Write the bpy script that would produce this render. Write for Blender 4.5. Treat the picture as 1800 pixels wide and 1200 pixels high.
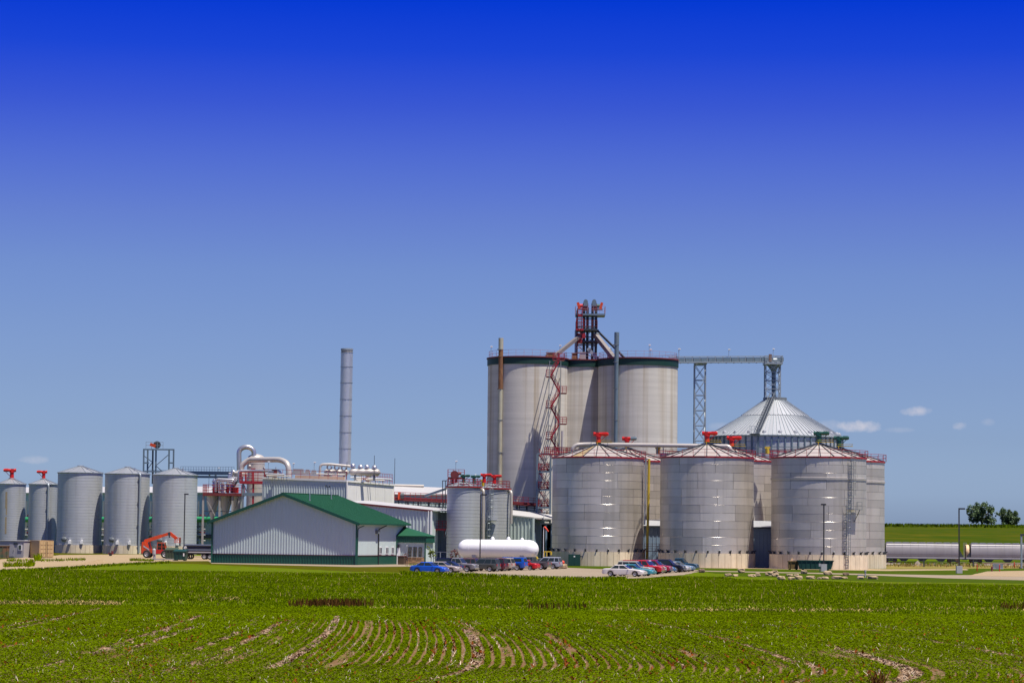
import bpy, math, random
import numpy as np
from mathutils import Vector, Matrix, Euler, noise

sc = bpy.context.scene
for o in list(bpy.data.objects):
    bpy.data.objects.remove(o)
random.seed(7)
rng = np.random.default_rng(11)
V = Vector
PI = math.pi

# ------------------------------------------------------------------ camera
CAM_H, FOC, PITCH, ROLL = 4.9, 4500.0, math.atan(340 / 4500.0), math.radians(0.63)
cam_data = bpy.data.cameras.new('camera')
cam = bpy.data.objects.new('camera', cam_data)
sc.collection.objects.link(cam)
sc.camera = cam
cam_data.lens = 90.0
cam_data.sensor_width = 36.0
cam_data.clip_start = 0.5
cam_data.clip_end = 20000.0
CAM_R = Matrix.Rotation(PI / 2 + PITCH, 3, 'X') @ Matrix.Rotation(ROLL, 3, 'Z')
cam.matrix_world = Matrix.Translation((0, 0, CAM_H)) @ CAM_R.to_4x4()

# ------------------------------------------------------------------ world, sun, exposure
def lin(c):
    return tuple((x / 255 / 12.92) if x / 255 < .04045 else ((x / 255 + .055) / 1.055) ** 2.4 for x in c)

SUN = V((0.266, -0.235, 1.0)).normalized()
world = bpy.data.worlds.new('World')
sc.world = world
world.use_nodes = True
wn = world.node_tree
wl = wn.links.new
bg = wn.nodes['Background']
sky = wn.nodes.new('ShaderNodeTexSky')
sky.sky_type = 'NISHITA'
sky.sun_disc = False
sky.sun_elevation = math.asin(SUN.z)
sky.sun_rotation = math.atan2(SUN.x, SUN.y)
tc = wn.nodes.new('ShaderNodeTexCoord')
sep = wn.nodes.new('ShaderNodeSeparateXYZ')
wl(tc.outputs['Generated'], sep.inputs[0])
mr = wn.nodes.new('ShaderNodeMapRange')
mr.inputs[1].default_value = 0.0
mr.inputs[2].default_value = 0.63
wl(sep.outputs[2], mr.inputs[0])
ramp = wn.nodes.new('ShaderNodeValToRGB')
wl(mr.outputs[0], ramp.inputs[0])
NISH = [(.231, .352, .5), (.252, .37, .516), (.274, .395, .531), (.299, .423, .543), (.329, .452, .55), (.364, .481, .548),
        (.402, .506, .529), (.437, .515, .488), (.451, .488, .416), (.394, .393, .315)]
SKYT = [(3, 58, 212), (28, 71, 214), (58, 89, 212), (82, 111, 211), (101, 129, 208), (115, 145, 207),
        (125, 154, 206), (134, 161, 204), (141, 166, 201), (146, 168, 198)]
els = ramp.color_ramp.elements
stops = []
for k in range(10):
    py = 96 * k
    z = math.sin((940 - py) / 4500.0)
    t = lin(SKYT[k])
    stops.append((min(1, z / 0.63), [t[i] / NISH[k][i] for i in range(3)]))
stops.append((1.0, [.22, .34, .80]))     # higher up the sky is an ordinary clear noon blue
stops.sort()
while len(els) < len(stops):
    els.new(0.5)
for e, (p, c) in zip(els, stops):
    e.position = p
    e.color = (c[0], c[1], c[2], 1)
mul = wn.nodes.new('ShaderNodeMix')
mul.data_type = 'RGBA'
mul.blend_type = 'MULTIPLY'
mul.inputs[0].default_value = 1.0
wl(sky.outputs[0], mul.inputs[6])
wl(ramp.outputs[0], mul.inputs[7])
# a few small fair weather clouds low over the horizon: (px, py, half width, half height, strength)
CLOUDS = [(1512, 749, 46, 11, 1.0), (1612, 722, 28, 9, .75), (1688, 748, 15, 7, .55), (1455, 748, 30, 12, .35),
          (1580, 755, 30, 5, .22), (60, 808, 26, 8, .5), (1270, 750, 30, 10, .3), (1735, 742, 14, 7, .2)]
cn = wn.nodes.new('ShaderNodeTexNoise')
cn.inputs['Scale'].default_value = 260
cn.inputs['Detail'].default_value = 6
cn.inputs['Roughness'].default_value = 0.6
wl(tc.outputs['Generated'], cn.inputs['Vector'])
acc = None
def wmath(op, a, b=None, clamp=False):
    n = wn.nodes.new('ShaderNodeMath')
    n.operation = op
    n.use_clamp = clamp
    for i, x in enumerate((a, b)):
        if x is None:
            continue
        if isinstance(x, (int, float)):
            n.inputs[i].default_value = x
        else:
            wl(x, n.inputs[i])
    return n.outputs[0]
cnoise = wmath('MULTIPLY', wmath('SUBTRACT', cn.outputs[0], .5), 2.4)
for (px, py, hw, hh, st) in CLOUDS:
    d = (CAM_R @ V(((px - 900) / FOC, (600 - py) / FOC, -1))).normalized()
    az, el = math.atan2(d.x, d.y), math.asin(d.z)
    dx = wmath('DIVIDE', wmath('SUBTRACT', sep.outputs[0], math.sin(az) * math.cos(el)), hw / FOC)
    dz = wmath('DIVIDE', wmath('SUBTRACT', sep.outputs[2], math.sin(el)), hh / FOC)
    dd = wmath('ADD', wmath('MULTIPLY', dx, dx), wmath('MULTIPLY', dz, dz))
    m = wmath('MULTIPLY', wmath('ADD', wmath('SUBTRACT', 1.0, dd), cnoise), .75, clamp=True)
    front = wmath('GREATER_THAN', sep.outputs[1], 0.0)
    m = wmath('MULTIPLY', wmath('MULTIPLY', m, st), front)
    acc = m if acc is None else wmath('MAXIMUM', acc, m)
cm = wn.nodes.new('ShaderNodeMix')
cm.data_type = 'RGBA'
wl(wmath('MULTIPLY', acc, .72), cm.inputs[0])
wl(mul.outputs[2], cm.inputs[6])
cm.inputs[7].default_value = (7.0, 6.7, 7.3, 1)
wl(cm.outputs[2], bg.inputs[0])
bg.inputs[1].default_value = 0.0585

sun_data = bpy.data.lights.new('sun', 'SUN')
sun_data.energy = 4.4
sun_data.angle = math.radians(0.5)
sun_data.color = (1.0, 0.94, 0.83)
sun = bpy.data.objects.new('sun', sun_data)
sc.collection.objects.link(sun)
sun.rotation_euler = (-SUN).to_track_quat('-Z', 'Y').to_euler()
sun.location = SUN * 300
sc.view_settings.view_transform = 'Standard'
sc.view_settings.look = 'None'
sc.view_settings.gamma = 1.0
sc.view_settings.use_curve_mapping = False
sc.view_settings.exposure = 0.75
sc.cycles.max_bounces = 6
sc.cycles.use_denoising = True
sc.cycles.denoiser = 'OPENIMAGEDENOISE'
sc.cycles.denoising_prefilter = 'ACCURATE'

# ------------------------------------------------------------------ pixel helpers (1800 x 1200 photograph -> place)
def ray(px, py):
    return CAM_R @ V(((px - 900) / FOC, (600 - py) / FOC, -1))
def W(px, py, Y):
    d = ray(px, py)
    return V((0, 0, CAM_H)) + d * (Y / d.y)
def G(px, py, z=0.0):
    d = ray(px, py)
    return V((0, 0, CAM_H)) + d * ((z - CAM_H) / d.z)
def M(px, Y):            # metres covered by px pixels at depth Y
    return px * Y / FOC
UA = math.radians(20)
U = V((math.cos(UA), -math.sin(UA), 0))      # the plant's street grid: along the fronts
N = V((math.sin(UA), math.cos(UA), 0))       # and away from the viewer

# ------------------------------------------------------------------ materials
def mat(name, col, rough=.6, metal=0.0, var=.08, scale=1.2, rnd=0.0, bump=0.0, bscale=20.0, streak=None, streak_amt=.5,
        streak_scale=(1.2, 1.2, .05), spec=.5, col2=None, thr=(.45, .65), island=0.0, transl=0.0, coat=0.0, detail=5, stretch=None):
    m = bpy.data.materials.new(name)
    m.use_nodes = True
    nt = m.node_tree
    L = nt.links.new
    b = nt.nodes['Principled BSDF']
    b.inputs['Roughness'].default_value = rough
    b.inputs['Metallic'].default_value = metal
    b.inputs['Specular IOR Level'].default_value = spec
    b.inputs['Coat Weight'].default_value = coat
    b.inputs['Coat Roughness'].default_value = .12
    geo = nt.nodes.new('ShaderNodeNewGeometry')
    pos = geo.outputs['Position']
    if stretch:
        mp = nt.nodes.new('ShaderNodeMapping')
        mp.inputs['Scale'].default_value = stretch
        L(pos, mp.inputs[0])
        pos2 = mp.outputs[0]
    else:
        pos2 = pos
    nz = nt.nodes.new('ShaderNodeTexNoise')
    nz.inputs['Scale'].default_value = scale
    nz.inputs['Detail'].default_value = detail
    nz.inputs['Roughness'].default_value = .62
    L(pos2, nz.inputs['Vector'])
    r = nt.nodes.new('ShaderNodeMapRange')
    r.inputs[1].default_value, r.inputs[2].default_value = thr if col2 else (.25, .75)
    L(nz.outputs[0], r.inputs[0])
    mx = nt.nodes.new('ShaderNodeMix')
    mx.data_type = 'RGBA'
    L(r.outputs[0], mx.inputs[0])
    c2 = col2 if col2 else tuple(min(1, x * (1 + var)) for x in col)
    c1 = col if col2 else tuple(x * (1 - var) for x in col)
    mx.inputs[6].default_value = (*c1, 1)
    mx.inputs[7].default_value = (*c2, 1)
    out = mx.outputs[2]
    def mulval(out, src, lo, hi):
        q = nt.nodes.new('ShaderNodeMapRange')
        q.inputs[3].default_value, q.inputs[4].default_value = lo, hi
        L(src, q.inputs[0])
        h = nt.nodes.new('ShaderNodeMix')
        h.data_type = 'RGBA'
        h.blend_type = 'MULTIPLY'
        h.inputs[0].default_value = 1
        L(out, h.inputs[6])
        L(q.outputs[0], h.inputs[7])
        return h.outputs[2]
    if rnd:
        oi = nt.nodes.new('ShaderNodeObjectInfo')
        out = mulval(out, oi.outputs['Random'], 1 - rnd, 1 + rnd)
    if island:
        out = mulval(out, geo.outputs['Random Per Island'], 1 - island, 1 + island)
    if streak:
        mp = nt.nodes.new('ShaderNodeMapping')
        mp.inputs['Scale'].default_value = streak_scale
        L(pos, mp.inputs[0])
        n2 = nt.nodes.new('ShaderNodeTexNoise')
        n2.inputs['Scale'].default_value = 1.0
        n2.inputs['Detail'].default_value = 6
        n2.inputs['Roughness'].default_value = .6
        L(mp.outputs[0], n2.inputs['Vector'])
        q = nt.nodes.new('ShaderNodeMapRange')
        q.inputs[1].default_value, q.inputs[2].default_value = .5, .78
        q.inputs[4].default_value = streak_amt
        L(n2.outputs[0], q.inputs[0])
        h = nt.nodes.new('ShaderNodeMix')
        h.data_type = 'RGBA'
        L(q.outputs[0], h.inputs[0])
        L(out, h.inputs[6])
        h.inputs[7].default_value = (*streak, 1)
        out = h.outputs[2]
    L(out, b.inputs['Base Color'])
    if bump:
        n3 = nt.nodes.new('ShaderNodeTexNoise')
        n3.inputs['Scale'].default_value = bscale
        n3.inputs['Detail'].default_value = 4
        L(pos, n3.inputs['Vector'])
        bp = nt.nodes.new('ShaderNodeBump')
        bp.inputs['Strength'].default_value = bump
        bp.inputs['Distance'].default_value = .1
        L(n3.outputs[0], bp.inputs['Height'])
        L(bp.outputs[0], b.inputs['Normal'])
    if transl:
        tr = nt.nodes.new('ShaderNodeBsdfTranslucent')
        L(out, tr.inputs[0])
        ms = nt.nodes.new('ShaderNodeMixShader')
        ms.inputs[0].default_value = transl
        L(b.outputs[0], ms.inputs[1])
        L(tr.outputs[0], ms.inputs[2])
        L(ms.outputs[0], nt.nodes['Material Output'].inputs[0])
    return m

MT = {}
MT['stainless'] = mat('brushed stainless sheet', (.585, .53, .475), .40, .52, .08, .35, rnd=.17, streak=(.30, .255, .20), streak_amt=.45, streak_scale=(.9, .9, .04), bump=.08, bscale=1.2)
MT['seam'] = mat('tank seam', (.16, .145, .13), .6, .3)
MT['bead'] = mat('ground weld bead', (.6, .56, .52), .2, .8)
MT['galv'] = mat('weathered galvanized sheet', (.50, .515, .53), .48, .38, .05, .5, rnd=.07, streak=(.30, .29, .27), streak_amt=.45, streak_scale=(.8, .8, .03), bump=.06, bscale=1.5)
MT['galv_rust'] = mat('galvanized sheet with rust runs', (.44, .47, .51), .5, .4, .05, .5, streak=(.34, .24, .10), streak_amt=.8, streak_scale=(.75, .75, .05))
MT['galv_roof'] = mat('bright galvanized roofing', (.36, .37, .395), .45, .2, .05, .8, rnd=.06)
MT['tank_roof'] = mat('pale tank roofing', (.40, .36, .34), .5, .2, .08, 1.0, rnd=.07, streak=(.42, .32, .2), streak_amt=.4, streak_scale=(.8, .8, .8))
MT['tank_roof_stained'] = mat('stained tank roofing', (.36, .27, .14), .5, .2, .3, 1.4)
MT['concrete'] = mat('slipformed concrete', (.55, .515, .465), .85, 0, .17, .30, streak=(.27, .18, .075), streak_amt=.85, streak_scale=(.55, .55, .010), bump=.25, bscale=5, stretch=(.12, .12, 3.0))
MT['foundation'] = mat('cast concrete panel', (.68, .57, .41), .85, 0, .12, .7, rnd=.10, streak=(.36, .25, .12), streak_amt=.5, streak_scale=(1.6, 1.6, .1))
MT['joint'] = mat('shade painted concrete joint', (.28, .23, .17), .9)  # darkened copy of the panel concrete, paints shade into the gaps
MT['greenband'] = mat('dark green coping', (.004, .034, .024), .5)
MT['white'] = mat('white metal siding', (.50, .580, .570), .5, 0, .03, .4, streak=(.45, .44, .42), streak_amt=.3, streak_scale=(.7, .7, .06))
MT['cream'] = mat('cream insulated siding', (.80, .785, .74), .5, 0, .04, .5, rnd=.03, streak=(.5, .46, .38), streak_amt=.35, streak_scale=(.8, .8, .07))
MT['roofwhite'] = mat('white roof sheet', (.43, .42, .41), .5, 0, .06, .5)
MT['greenroof'] = mat('green metal roofing', (.014, .080, .040), .6, 0, .06, .6, spec=.2, bump=.05, bscale=3)
MT['greentrim'] = mat('dark green trim', (.008, .075, .05), .45, 0, .08, 1)
MT['red'] = mat('red painted steel', (.31, .015, .024), .45, 0, .15, 1.5)
MT['brightred'] = mat('signal red enamel', (.50, .013, .008), .35, 0, .08, 1.5)
MT['darkred'] = mat('oxide red steel', (.145, .022, .022), .55, 0, .2, 1)
MT['steel'] = mat('grey structural steel', (.20, .22, .23), .5, .3, .12, 1)
MT['bluesteel'] = mat('blue grey steel', (.16, .215, .255), .5, .35, .12, 1, streak=(.1, .11, .12), streak_amt=.5)
MT['darksteel'] = mat('dark steel', (.045, .052, .062), .5, .2, .2, 1)
MT['galvsteel'] = mat('galvanized angle steel', (.33, .37, .40), .5, .4, .12, 1)
MT['orange'] = mat('orange machine paint', (.58, .062, .010), .4, 0, .1, 1, streak=(.3, .12, .05), streak_amt=.3)
MT['motorgreen'] = mat('dark green motor enamel', (.008, .07, .05), .4)
MT['yellow'] = mat('yellow safety paint', (.52, .36, .03), .45, 0, .15, 2)
MT['pipe'] = mat('insulated pipe cladding', (.47, .43, .39), .42, .25, .06, 1, rnd=.05)
MT['alu'] = mat('bright aluminium cladding', (.52, .52, .53), .34, .75, .06, 1)
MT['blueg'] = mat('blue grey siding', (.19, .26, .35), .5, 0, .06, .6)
MT['rust'] = mat('rusted pipe', (.17, .075, .035), .8, 0, .3, 1.2, col2=(.27, .14, .06))
MT['palepipe'] = mat('pale pipe with stains', (.45, .43, .33), .5, .2, .1, .6, streak=(.3, .2, .08), streak_amt=.6, streak_scale=(1.5, 1.5, .15))
MT['black'] = mat('black rubber', (.018, .018, .019), .75)
MT['blackpaint'] = mat('black painted pole', (.022, .02, .024), .4)
MT['rim'] = mat('alloy rim', (.40, .39, .38), .45, .2)
MT['glass'] = mat('dark car glass', (.022, .032, .034), .12, 0, .05, 1, spec=.3)
MT['window'] = mat('window glass', (.05, .06, .065), .08, 0, .05, 1, spec=.8)
MT['brown'] = mat('brown window frame', (.10, .07, .045), .6)
MT['whitepaint'] = mat('white tank enamel', (.80, .79, .785), .28, 0, .015, .5, coat=.3)
MT['tan'] = mat('tan container paint', (.50, .35, .17), .55, 0, .06, .8, streak=(.36, .2, .08), streak_amt=.4)
MT['greybox'] = mat('grey site cabin', (.38, .36, .37), .6, 0, .05, .8)
MT['rustgreen'] = mat('rusty green steel', (.06, .09, .05), .7, 0, .3, 1, col2=(.16, .08, .04), thr=(.4, .6))
MT['dumpgreen'] = mat('dark green dumpster', (.006, .045, .034), .5, 0, .1, 1)
MT['olive'] = mat('olive dumpster', (.045, .065, .035), .6, 0, .15, 1)
MT['brownbin'] = mat('brown steel skip', (.16, .10, .03), .7, 0, .25, 1)
MT['chrome'] = mat('chrome', (.7, .7, .7), .15, .95)
MT['headlamp'] = mat('headlamp lens', (.75, .77, .8), .12, .3, spec=.8)
MT['tail'] = mat('red lamp lens', (.45, .01, .015), .2)
MT['bumper'] = mat('grey plastic', (.12, .12, .125), .6)
MT['railcar'] = mat('grey hopper car paint', (.36, .34, .345), .5, 0, .08, .5, streak=(.26, .23, .21), streak_amt=.5, streak_scale=(.6, .6, .1))
MT['beige'] = mat('beige end sheet', (.68, .48, .27), .6)
MT['bluepipe'] = mat('slate blue plastic pipe', (.055, .065, .10), .4)
MT['greenpipe'] = mat('green process pipe', (.04, .30, .11), .4)
MT['stone'] = mat('limestone boulder', (.37, .27, .16), .9, 0, .25, 1.5, rnd=.15, bump=.6, bscale=4)
MT['darkstone'] = mat('brown boulder', (.20, .13, .09), .9, 0, .25, 2, bump=.6, bscale=4)
MT['brick'] = mat('tan stone facing', (.46, .29, .15), .9, 0, .2, 2, rnd=.28)
MT['mortar'] = mat('mortar', (.36, .30, .23), .95)
MT['bark'] = mat('bark', (.09, .07, .05), .9, 0, .25, 3)
MT['leaf'] = mat('broad leaves', (.082, .135, .050), .6, 0, .2, .5, island=.5, transl=.25)
MT['leaf_young'] = mat('fresh leaves', (.16, .22, .03), .6, 0, .2, 2, island=.35, transl=.3)
MT['leaf_red'] = mat('russet leaves', (.17, .065, .05), .6, 0, .2, 2, island=.4, transl=.2)
MT['sock'] = mat('orange red windsock', (.75, .07, .03), .7)
MT['meshgrey'] = mat('grey weathered timber', (.30, .29, .28), .8, 0, .15, 2)
MT['roofcurb'] = mat('tan roof curb', (.48, .33, .24), .7, 0, .1, 1)
MT['stackmetal'] = mat('brushed stack steel', (.60, .62, .645), .38, .6, .06, .4, rnd=.07, streak=(.34, .34, .36), streak_amt=.4, streak_scale=(1.5, 1.5, .1))
MT['steel2'] = mat('grey sheet hood', (.30, .30, .31), .5, .2, .1, 1)
MT['chute'] = mat('worn grey brown chute', (.21, .185, .17), .55, .2, .15, 1)
MT['rust_run'] = mat('brown rust run', (.34, .27, .17), .7, 0, .25, 2)

# ------------------------------------------------------------------ mesh builder
class MB:
    def __init__(s):
        s.v, s.f = [], []
    def add(s, vs, fs):
        o = len(s.v)
        s.v.extend([tuple(p) for p in vs])
        s.f.extend([tuple(i + o for i in f) for f in fs])
        return s
    def box(s, c, d, rz=0.0):
        hx, hy, hz = d[0] / 2, d[1] / 2, d[2] / 2
        ca, sa = math.cos(rz), math.sin(rz)
        vs = []
        for z in (-hz, hz):
            for x, y in ((-hx, -hy), (hx, -hy), (hx, hy), (-hx, hy)):
                vs.append((c[0] + x * ca - y * sa, c[1] + x * sa + y * ca, c[2] + z))
        return s.add(vs, [(3, 2, 1, 0), (4, 5, 6, 7), (0, 1, 5, 4), (1, 2, 6, 5), (2, 3, 7, 6), (3, 0, 4, 7)])
    def bar(s, p, q, w, h=None, up=(0, 0, 1)):
        p, q = V(p), V(q)
        h = h or w
        d = (q - p).normalized()
        up = V(up)
        if abs(d.dot(up)) > .98:
            up = V((0, 1, 0))
        a = d.cross(up).normalized() * (w / 2)
        b = a.cross(d).normalized() * (h / 2)
        vs = [e + i * a + j * b for e in (p, q) for i, j in ((-1, -1), (1, -1), (1, 1), (-1, 1))]
        return s.add(vs, [(0, 1, 2, 3), (7, 6, 5, 4), (1, 0, 4, 5), (2, 1, 5, 6), (3, 2, 6, 7), (0, 3, 7, 4)])
    def cyl(s, p, q, r0, r1=None, n=12, caps=True):
        p, q = V(p), V(q)
        r1 = r0 if r1 is None else r1
        d = (q - p).normalized()
        t = V((1, 0, 0)) if abs(d.x) < .9 else V((0, 1, 0))
        a = d.cross(t).normalized()
        b = d.cross(a)
        vs = []
        for e, r in ((p, r0), (q, r1)):
            for k in range(n):
                t = 2 * PI * k / n
                vs.append(e + a * (r * math.cos(t)) + b * (r * math.sin(t)))
        fs = [(k, (k + 1) % n, n + (k + 1) % n, n + k) for k in range(n)]
        if caps:
            fs += [tuple(range(n))[::-1], tuple(range(n, 2 * n))]
        return s.add(vs, fs)
    def tube(s, pts, r, n=10, caps=True):
        pts = [V(p) for p in pts]
        rings, a = [], None
        for i, p in enumerate(pts):
            d = ((pts[min(i + 1, len(pts) - 1)] - pts[max(i - 1, 0)])).normalized()
            if a is None:
                t = V((0, 0, 1)) if abs(d.z) < .9 else V((1, 0, 0))
                a = d.cross(t).normalized()
            else:
                a = (a - d * a.dot(d)).normalized()
            b = d.cross(a)
            rr = r[i] if isinstance(r, (list, tuple)) else r
            rings.append([p + a * (rr * math.cos(2 * PI * k / n)) + b * (rr * math.sin(2 * PI * k / n)) for k in range(n)])
        vs = [v for g in rings for v in g]
        fs = []
        for i in range(len(pts) - 1):
            for k in range(n):
                k2 = (k + 1) % n
                fs.append((i * n + k, i * n + k2, (i + 1) * n + k2, (i + 1) * n + k))
        if caps:
            fs += [tuple(range(n))[::-1], tuple(range((len(pts) - 1) * n, len(pts) * n))]
        return s.add(vs, fs)
    def lathe(s, prof, n=32, c=(0, 0, 0), a0=0.0, a1=2 * PI, axis='z'):
        full = abs(a1 - a0 - 2 * PI) < 1e-6
        m = n if full else n + 1
        vs, fs = [], []
        for r, z in prof:
            for k in range(m):
                t = a0 + (a1 - a0) * k / n
                if axis == 'z':
                    vs.append((c[0] + r * math.cos(t), c[1] + r * math.sin(t), c[2] + z))
                else:
                    vs.append((c[0] + z, c[1] + r * math.cos(t), c[2] + r * math.sin(t)))
        for i in range(len(prof) - 1):
            for k in range(n):
                k2 = (k + 1) % m
                fs.append((i * m + k, i * m + k2, (i + 1) * m + k2, (i + 1) * m + k))
        return s.add(vs, fs)
    def extrude(s, poly, vec):
        n = len(poly)
        vec = V(vec)
        vs = [V(p) for p in poly] + [V(p) + vec for p in poly]
        fs = [tuple(range(n))[::-1], tuple(range(n, 2 * n))] + [(k, (k + 1) % n, n + (k + 1) % n, n + k) for k in range(n)]
        return s.add(vs, fs)
    def quad(s, *p):
        return s.add(p, [tuple(range(len(p)))])
    def mesh(s, m, smooth=None):
        me = bpy.data.meshes.new('shape')
        me.from_pydata(s.v, [], s.f)
        me.materials.append(MT[m] if isinstance(m, str) else m)
        if smooth is not None:
            me.polygons.foreach_set('use_smooth', [True] * len(me.polygons))
            me.update()
            me.set_sharp_from_angle(angle=math.radians(smooth))
        me.update()
        return me
    def build(s, name, m, parent=None, smooth=None, loc=None):
        return NEW(name, s.mesh(m, smooth), parent, Matrix.Translation(loc) if loc is not None else None)

COL = sc.collection
def NEW(name, data, parent=None, mtx=None):
    o = bpy.data.objects.new(name, data)
    COL.objects.link(o)
    if parent is not None:
        o.parent = parent
    if mtx is not None:
        o.matrix_basis = mtx
    return o
def tag(o, label, cat, group=None, kind=None):
    if label:
        o['label'] = label
    if cat:
        o['category'] = cat
    if group:
        o['group'] = group
    if kind:
        o['kind'] = kind
    return o
def thing(name, label, cat, loc=(0, 0, 0), rz=0.0, group=None):
    o = NEW(name, None)
    o.location = loc
    o.rotation_euler = (0, 0, rz)
    o.empty_display_size = .5
    return tag(o, label, cat, group)
def children(o):
    return [c for c in KIDS.get(o.name, [])]
def copy_tree(o, parent=None):
    c = o.copy()
    COL.objects.link(c)
    c.parent = parent
    for ch in list(o.children):
        copy_tree(ch, c)
    return c
UNIT = {}
def unit(shape, m):
    if (shape, m) not in UNIT:
        b = MB()
        if shape == 'box':
            b.box((0, 0, 0), (1, 1, 1))
            UNIT[(shape, m)] = b.mesh(m)
        else:
            b.cyl((0, 0, -.5), (0, 0, .5), .5, n=12)
            UNIT[(shape, m)] = b.mesh(m, 40)
    return UNIT[(shape, m)]
def bar(name, p, q, w, m, parent=None, shape='box', h=None):
    """one straight member from p to q as an object of its own"""
    p, q = V(p), V(q)
    if parent is not None:
        p, q = p - parent.location, q - parent.location
    d = q - p
    z = d.normalized()
    up = V((0, 0, 1)) if abs(z.z) < .98 else V((0, 1, 0))
    x = up.cross(z).normalized()
    y = z.cross(x)
    mt = Matrix((x, y, z)).transposed().to_4x4()
    mt.translation = (p + q) / 2
    return NEW(name, unit(shape, m), parent, mt @ Matrix.Diagonal((w, h or w, d.length, 1)))
def rail_mb(b, pts, h=1.1, w=.06, step=2.0, closed=False, rails=(1.0, .52)):
    pts = [V(p) for p in pts]
    if closed:
        pts = pts + [pts[0]]
    for p, q in zip(pts[:-1], pts[1:]):
        for f in rails:
            b.bar(p + V((0, 0, h * f)), q + V((0, 0, h * f)), w)
        n = max(1, int(round((q - p).length / step)))
        for k in range(n):
            e = p + (q - p) * (k / n)
            b.bar(e, e + V((0, 0, h)), w)
    b.bar(pts[-1], pts[-1] + V((0, 0, h)), w)
    return b
def arc(c, r, a0, a1, n, z=0):
    return [V((c[0] + r * math.cos(a0 + (a1 - a0) * k / n), c[1] + r * math.sin(a0 + (a1 - a0) * k / n), z)) for k in range(n + 1)]
def bend(pts, r, n=6):
    """polyline with rounded corners"""
    pts = [V(p) for p in pts]
    out = [pts[0]]
    for a, b, c in zip(pts[:-2], pts[1:-1], pts[2:]):
        d1, d2 = (a - b), (c - b)
        k = min(r, d1.length * .49, d2.length * .49)
        p, q = b + d1.normalized() * k, b + d2.normalized() * k
        for i in range(n + 1):
            t = i / n
            out.append((p * (1 - t) + b * t) * (1 - t) + (b * (1 - t) + q * t) * t)
    out.append(pts[-1])
    return out
def ribbed(p0, p1, ztop, zbot, m, name, parent, pitch=.45, depth=.045, out=None):
    """ribbed sheet wall from p0 to p1; ztop is a number or a function of t in 0..1"""
    p0, p1 = V(p0), V(p1)
    d = (p1 - p0)
    Ln = d.length
    d.normalize()
    o = out if out is not None else V((d.y, -d.x, 0))
    zt = ztop if callable(ztop) else (lambda t: ztop)
    zb = zbot if callable(zbot) else (lambda t: zbot)
    b = MB()
    n = max(1, int(Ln / pitch))
    pr = []
    for k in range(n):
        s = Ln * k / n
        pw = Ln / n
        pr += [(s, 0), (s + pw * .62, 0), (s + pw * .70, depth), (s + pw * .90, depth), (s + pw * .98, 0)]
    pr.append((Ln, 0))
    ts = []
    for s, e in pr:
        t = s / Ln
        x = p0 + d * s + o * e
        ts.append((V((x.x, x.y, zb(t))), V((x.x, x.y, zt(t)))))
    vs = [v for pq in ts for v in pq]
    b.add(vs, [(2 * i, 2 * i + 2, 2 * i + 3, 2 * i + 1) for i in range(len(ts) - 1)])
    if parent is not None:
        b.v = [tuple(V(v) - parent.location) for v in b.v]
    return b.build(name, m, parent)
# ================================================================== ground
def gmat(name, c1, c2, c3, s1, s2, rough=.95, bump=.0, stretch=(1, 1, 1)):
    """ground cover: three soil or grass colours mixed by two scales of noise"""
    m = bpy.data.materials.new(name)
    m.use_nodes = True
    nt = m.node_tree
    L = nt.links.new
    b = nt.nodes['Principled BSDF']
    b.inputs['Roughness'].default_value = rough
    b.inputs['Specular IOR Level'].default_value = .02
    geo = nt.nodes.new('ShaderNodeNewGeometry')
    outs = []
    mp = nt.nodes.new('ShaderNodeMapping')
    mp.inputs['Scale'].default_value = stretch
    L(geo.outputs['Position'], mp.inputs[0])
    for s, lo, hi in ((s1, .38, .62), (s2, .42, .62)):
        n = nt.nodes.new('ShaderNodeTexNoise')
        n.inputs['Scale'].default_value = s
        n.inputs['Detail'].default_value = 7
        n.inputs['Roughness'].default_value = .7
        L(mp.outputs[0], n.inputs['Vector'])
        r = nt.nodes.new('ShaderNodeMapRange')
        r.inputs[1].default_value, r.inputs[2].default_value = lo, hi
        L(n.outputs[0], r.inputs[0])
        outs.append(r.outputs[0])
    a = nt.nodes.new('ShaderNodeMix'); a.data_type = 'RGBA'
    L(outs[0], a.inputs[0]); a.inputs[6].default_value = (*c1, 1); a.inputs[7].default_value = (*c2, 1)
    d = nt.nodes.new('ShaderNodeMix'); d.data_type = 'RGBA'
    L(outs[1], d.inputs[0]); L(a.outputs[2], d.inputs[6]); d.inputs[7].default_value = (*c3, 1)
    L(d.outputs[2], b.inputs['Base Color'])
    if bump:
        n = nt.nodes.new('ShaderNodeTexNoise')
        n.inputs['Scale'].default_value = 3
        n.inputs['Detail'].default_value = 8
        L(geo.outputs['Position'], n.inputs['Vector'])
        bp = nt.nodes.new('ShaderNodeBump')
        bp.inputs['Strength'].default_value = bump
        bp.inputs['Distance'].default_value = .3
        L(n.outputs[0], bp.inputs['Height'])
        L(bp.outputs[0], b.inputs['Normal'])
    return m
MT['ground'] = gmat('rough meadow ground', (.082, .118, .002), (.105, .132, .003), (.068, .102, .002), .05, .35, bump=.3)
MT['lawn'] = gmat('mown lawn', (.060, .060, .001), (.048, .058, .001), (.070, .065, .002), .06, .5)
MT['lawn_green'] = gmat('green mown lawn', (.044, .070, .002), (.053, .076, .002), (.038, .063, .002), .06, .5)
MT['soil'] = gmat('field soil with crop residue', (.13, .08, .036), (.105, .036, .008), (.215, .15, .085), .35, 3.4, bump=.4)
MT['gravel'] = gmat('crushed limestone', (.31, .23, .14), (.35, .27, .175), (.26, .19, .11), .12, 2.0)
MT['gravel_grey'] = gmat('pale packed gravel', (.26, .205, .15), (.29, .235, .175), (.225, .18, .13), .12, 2.0)
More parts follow.
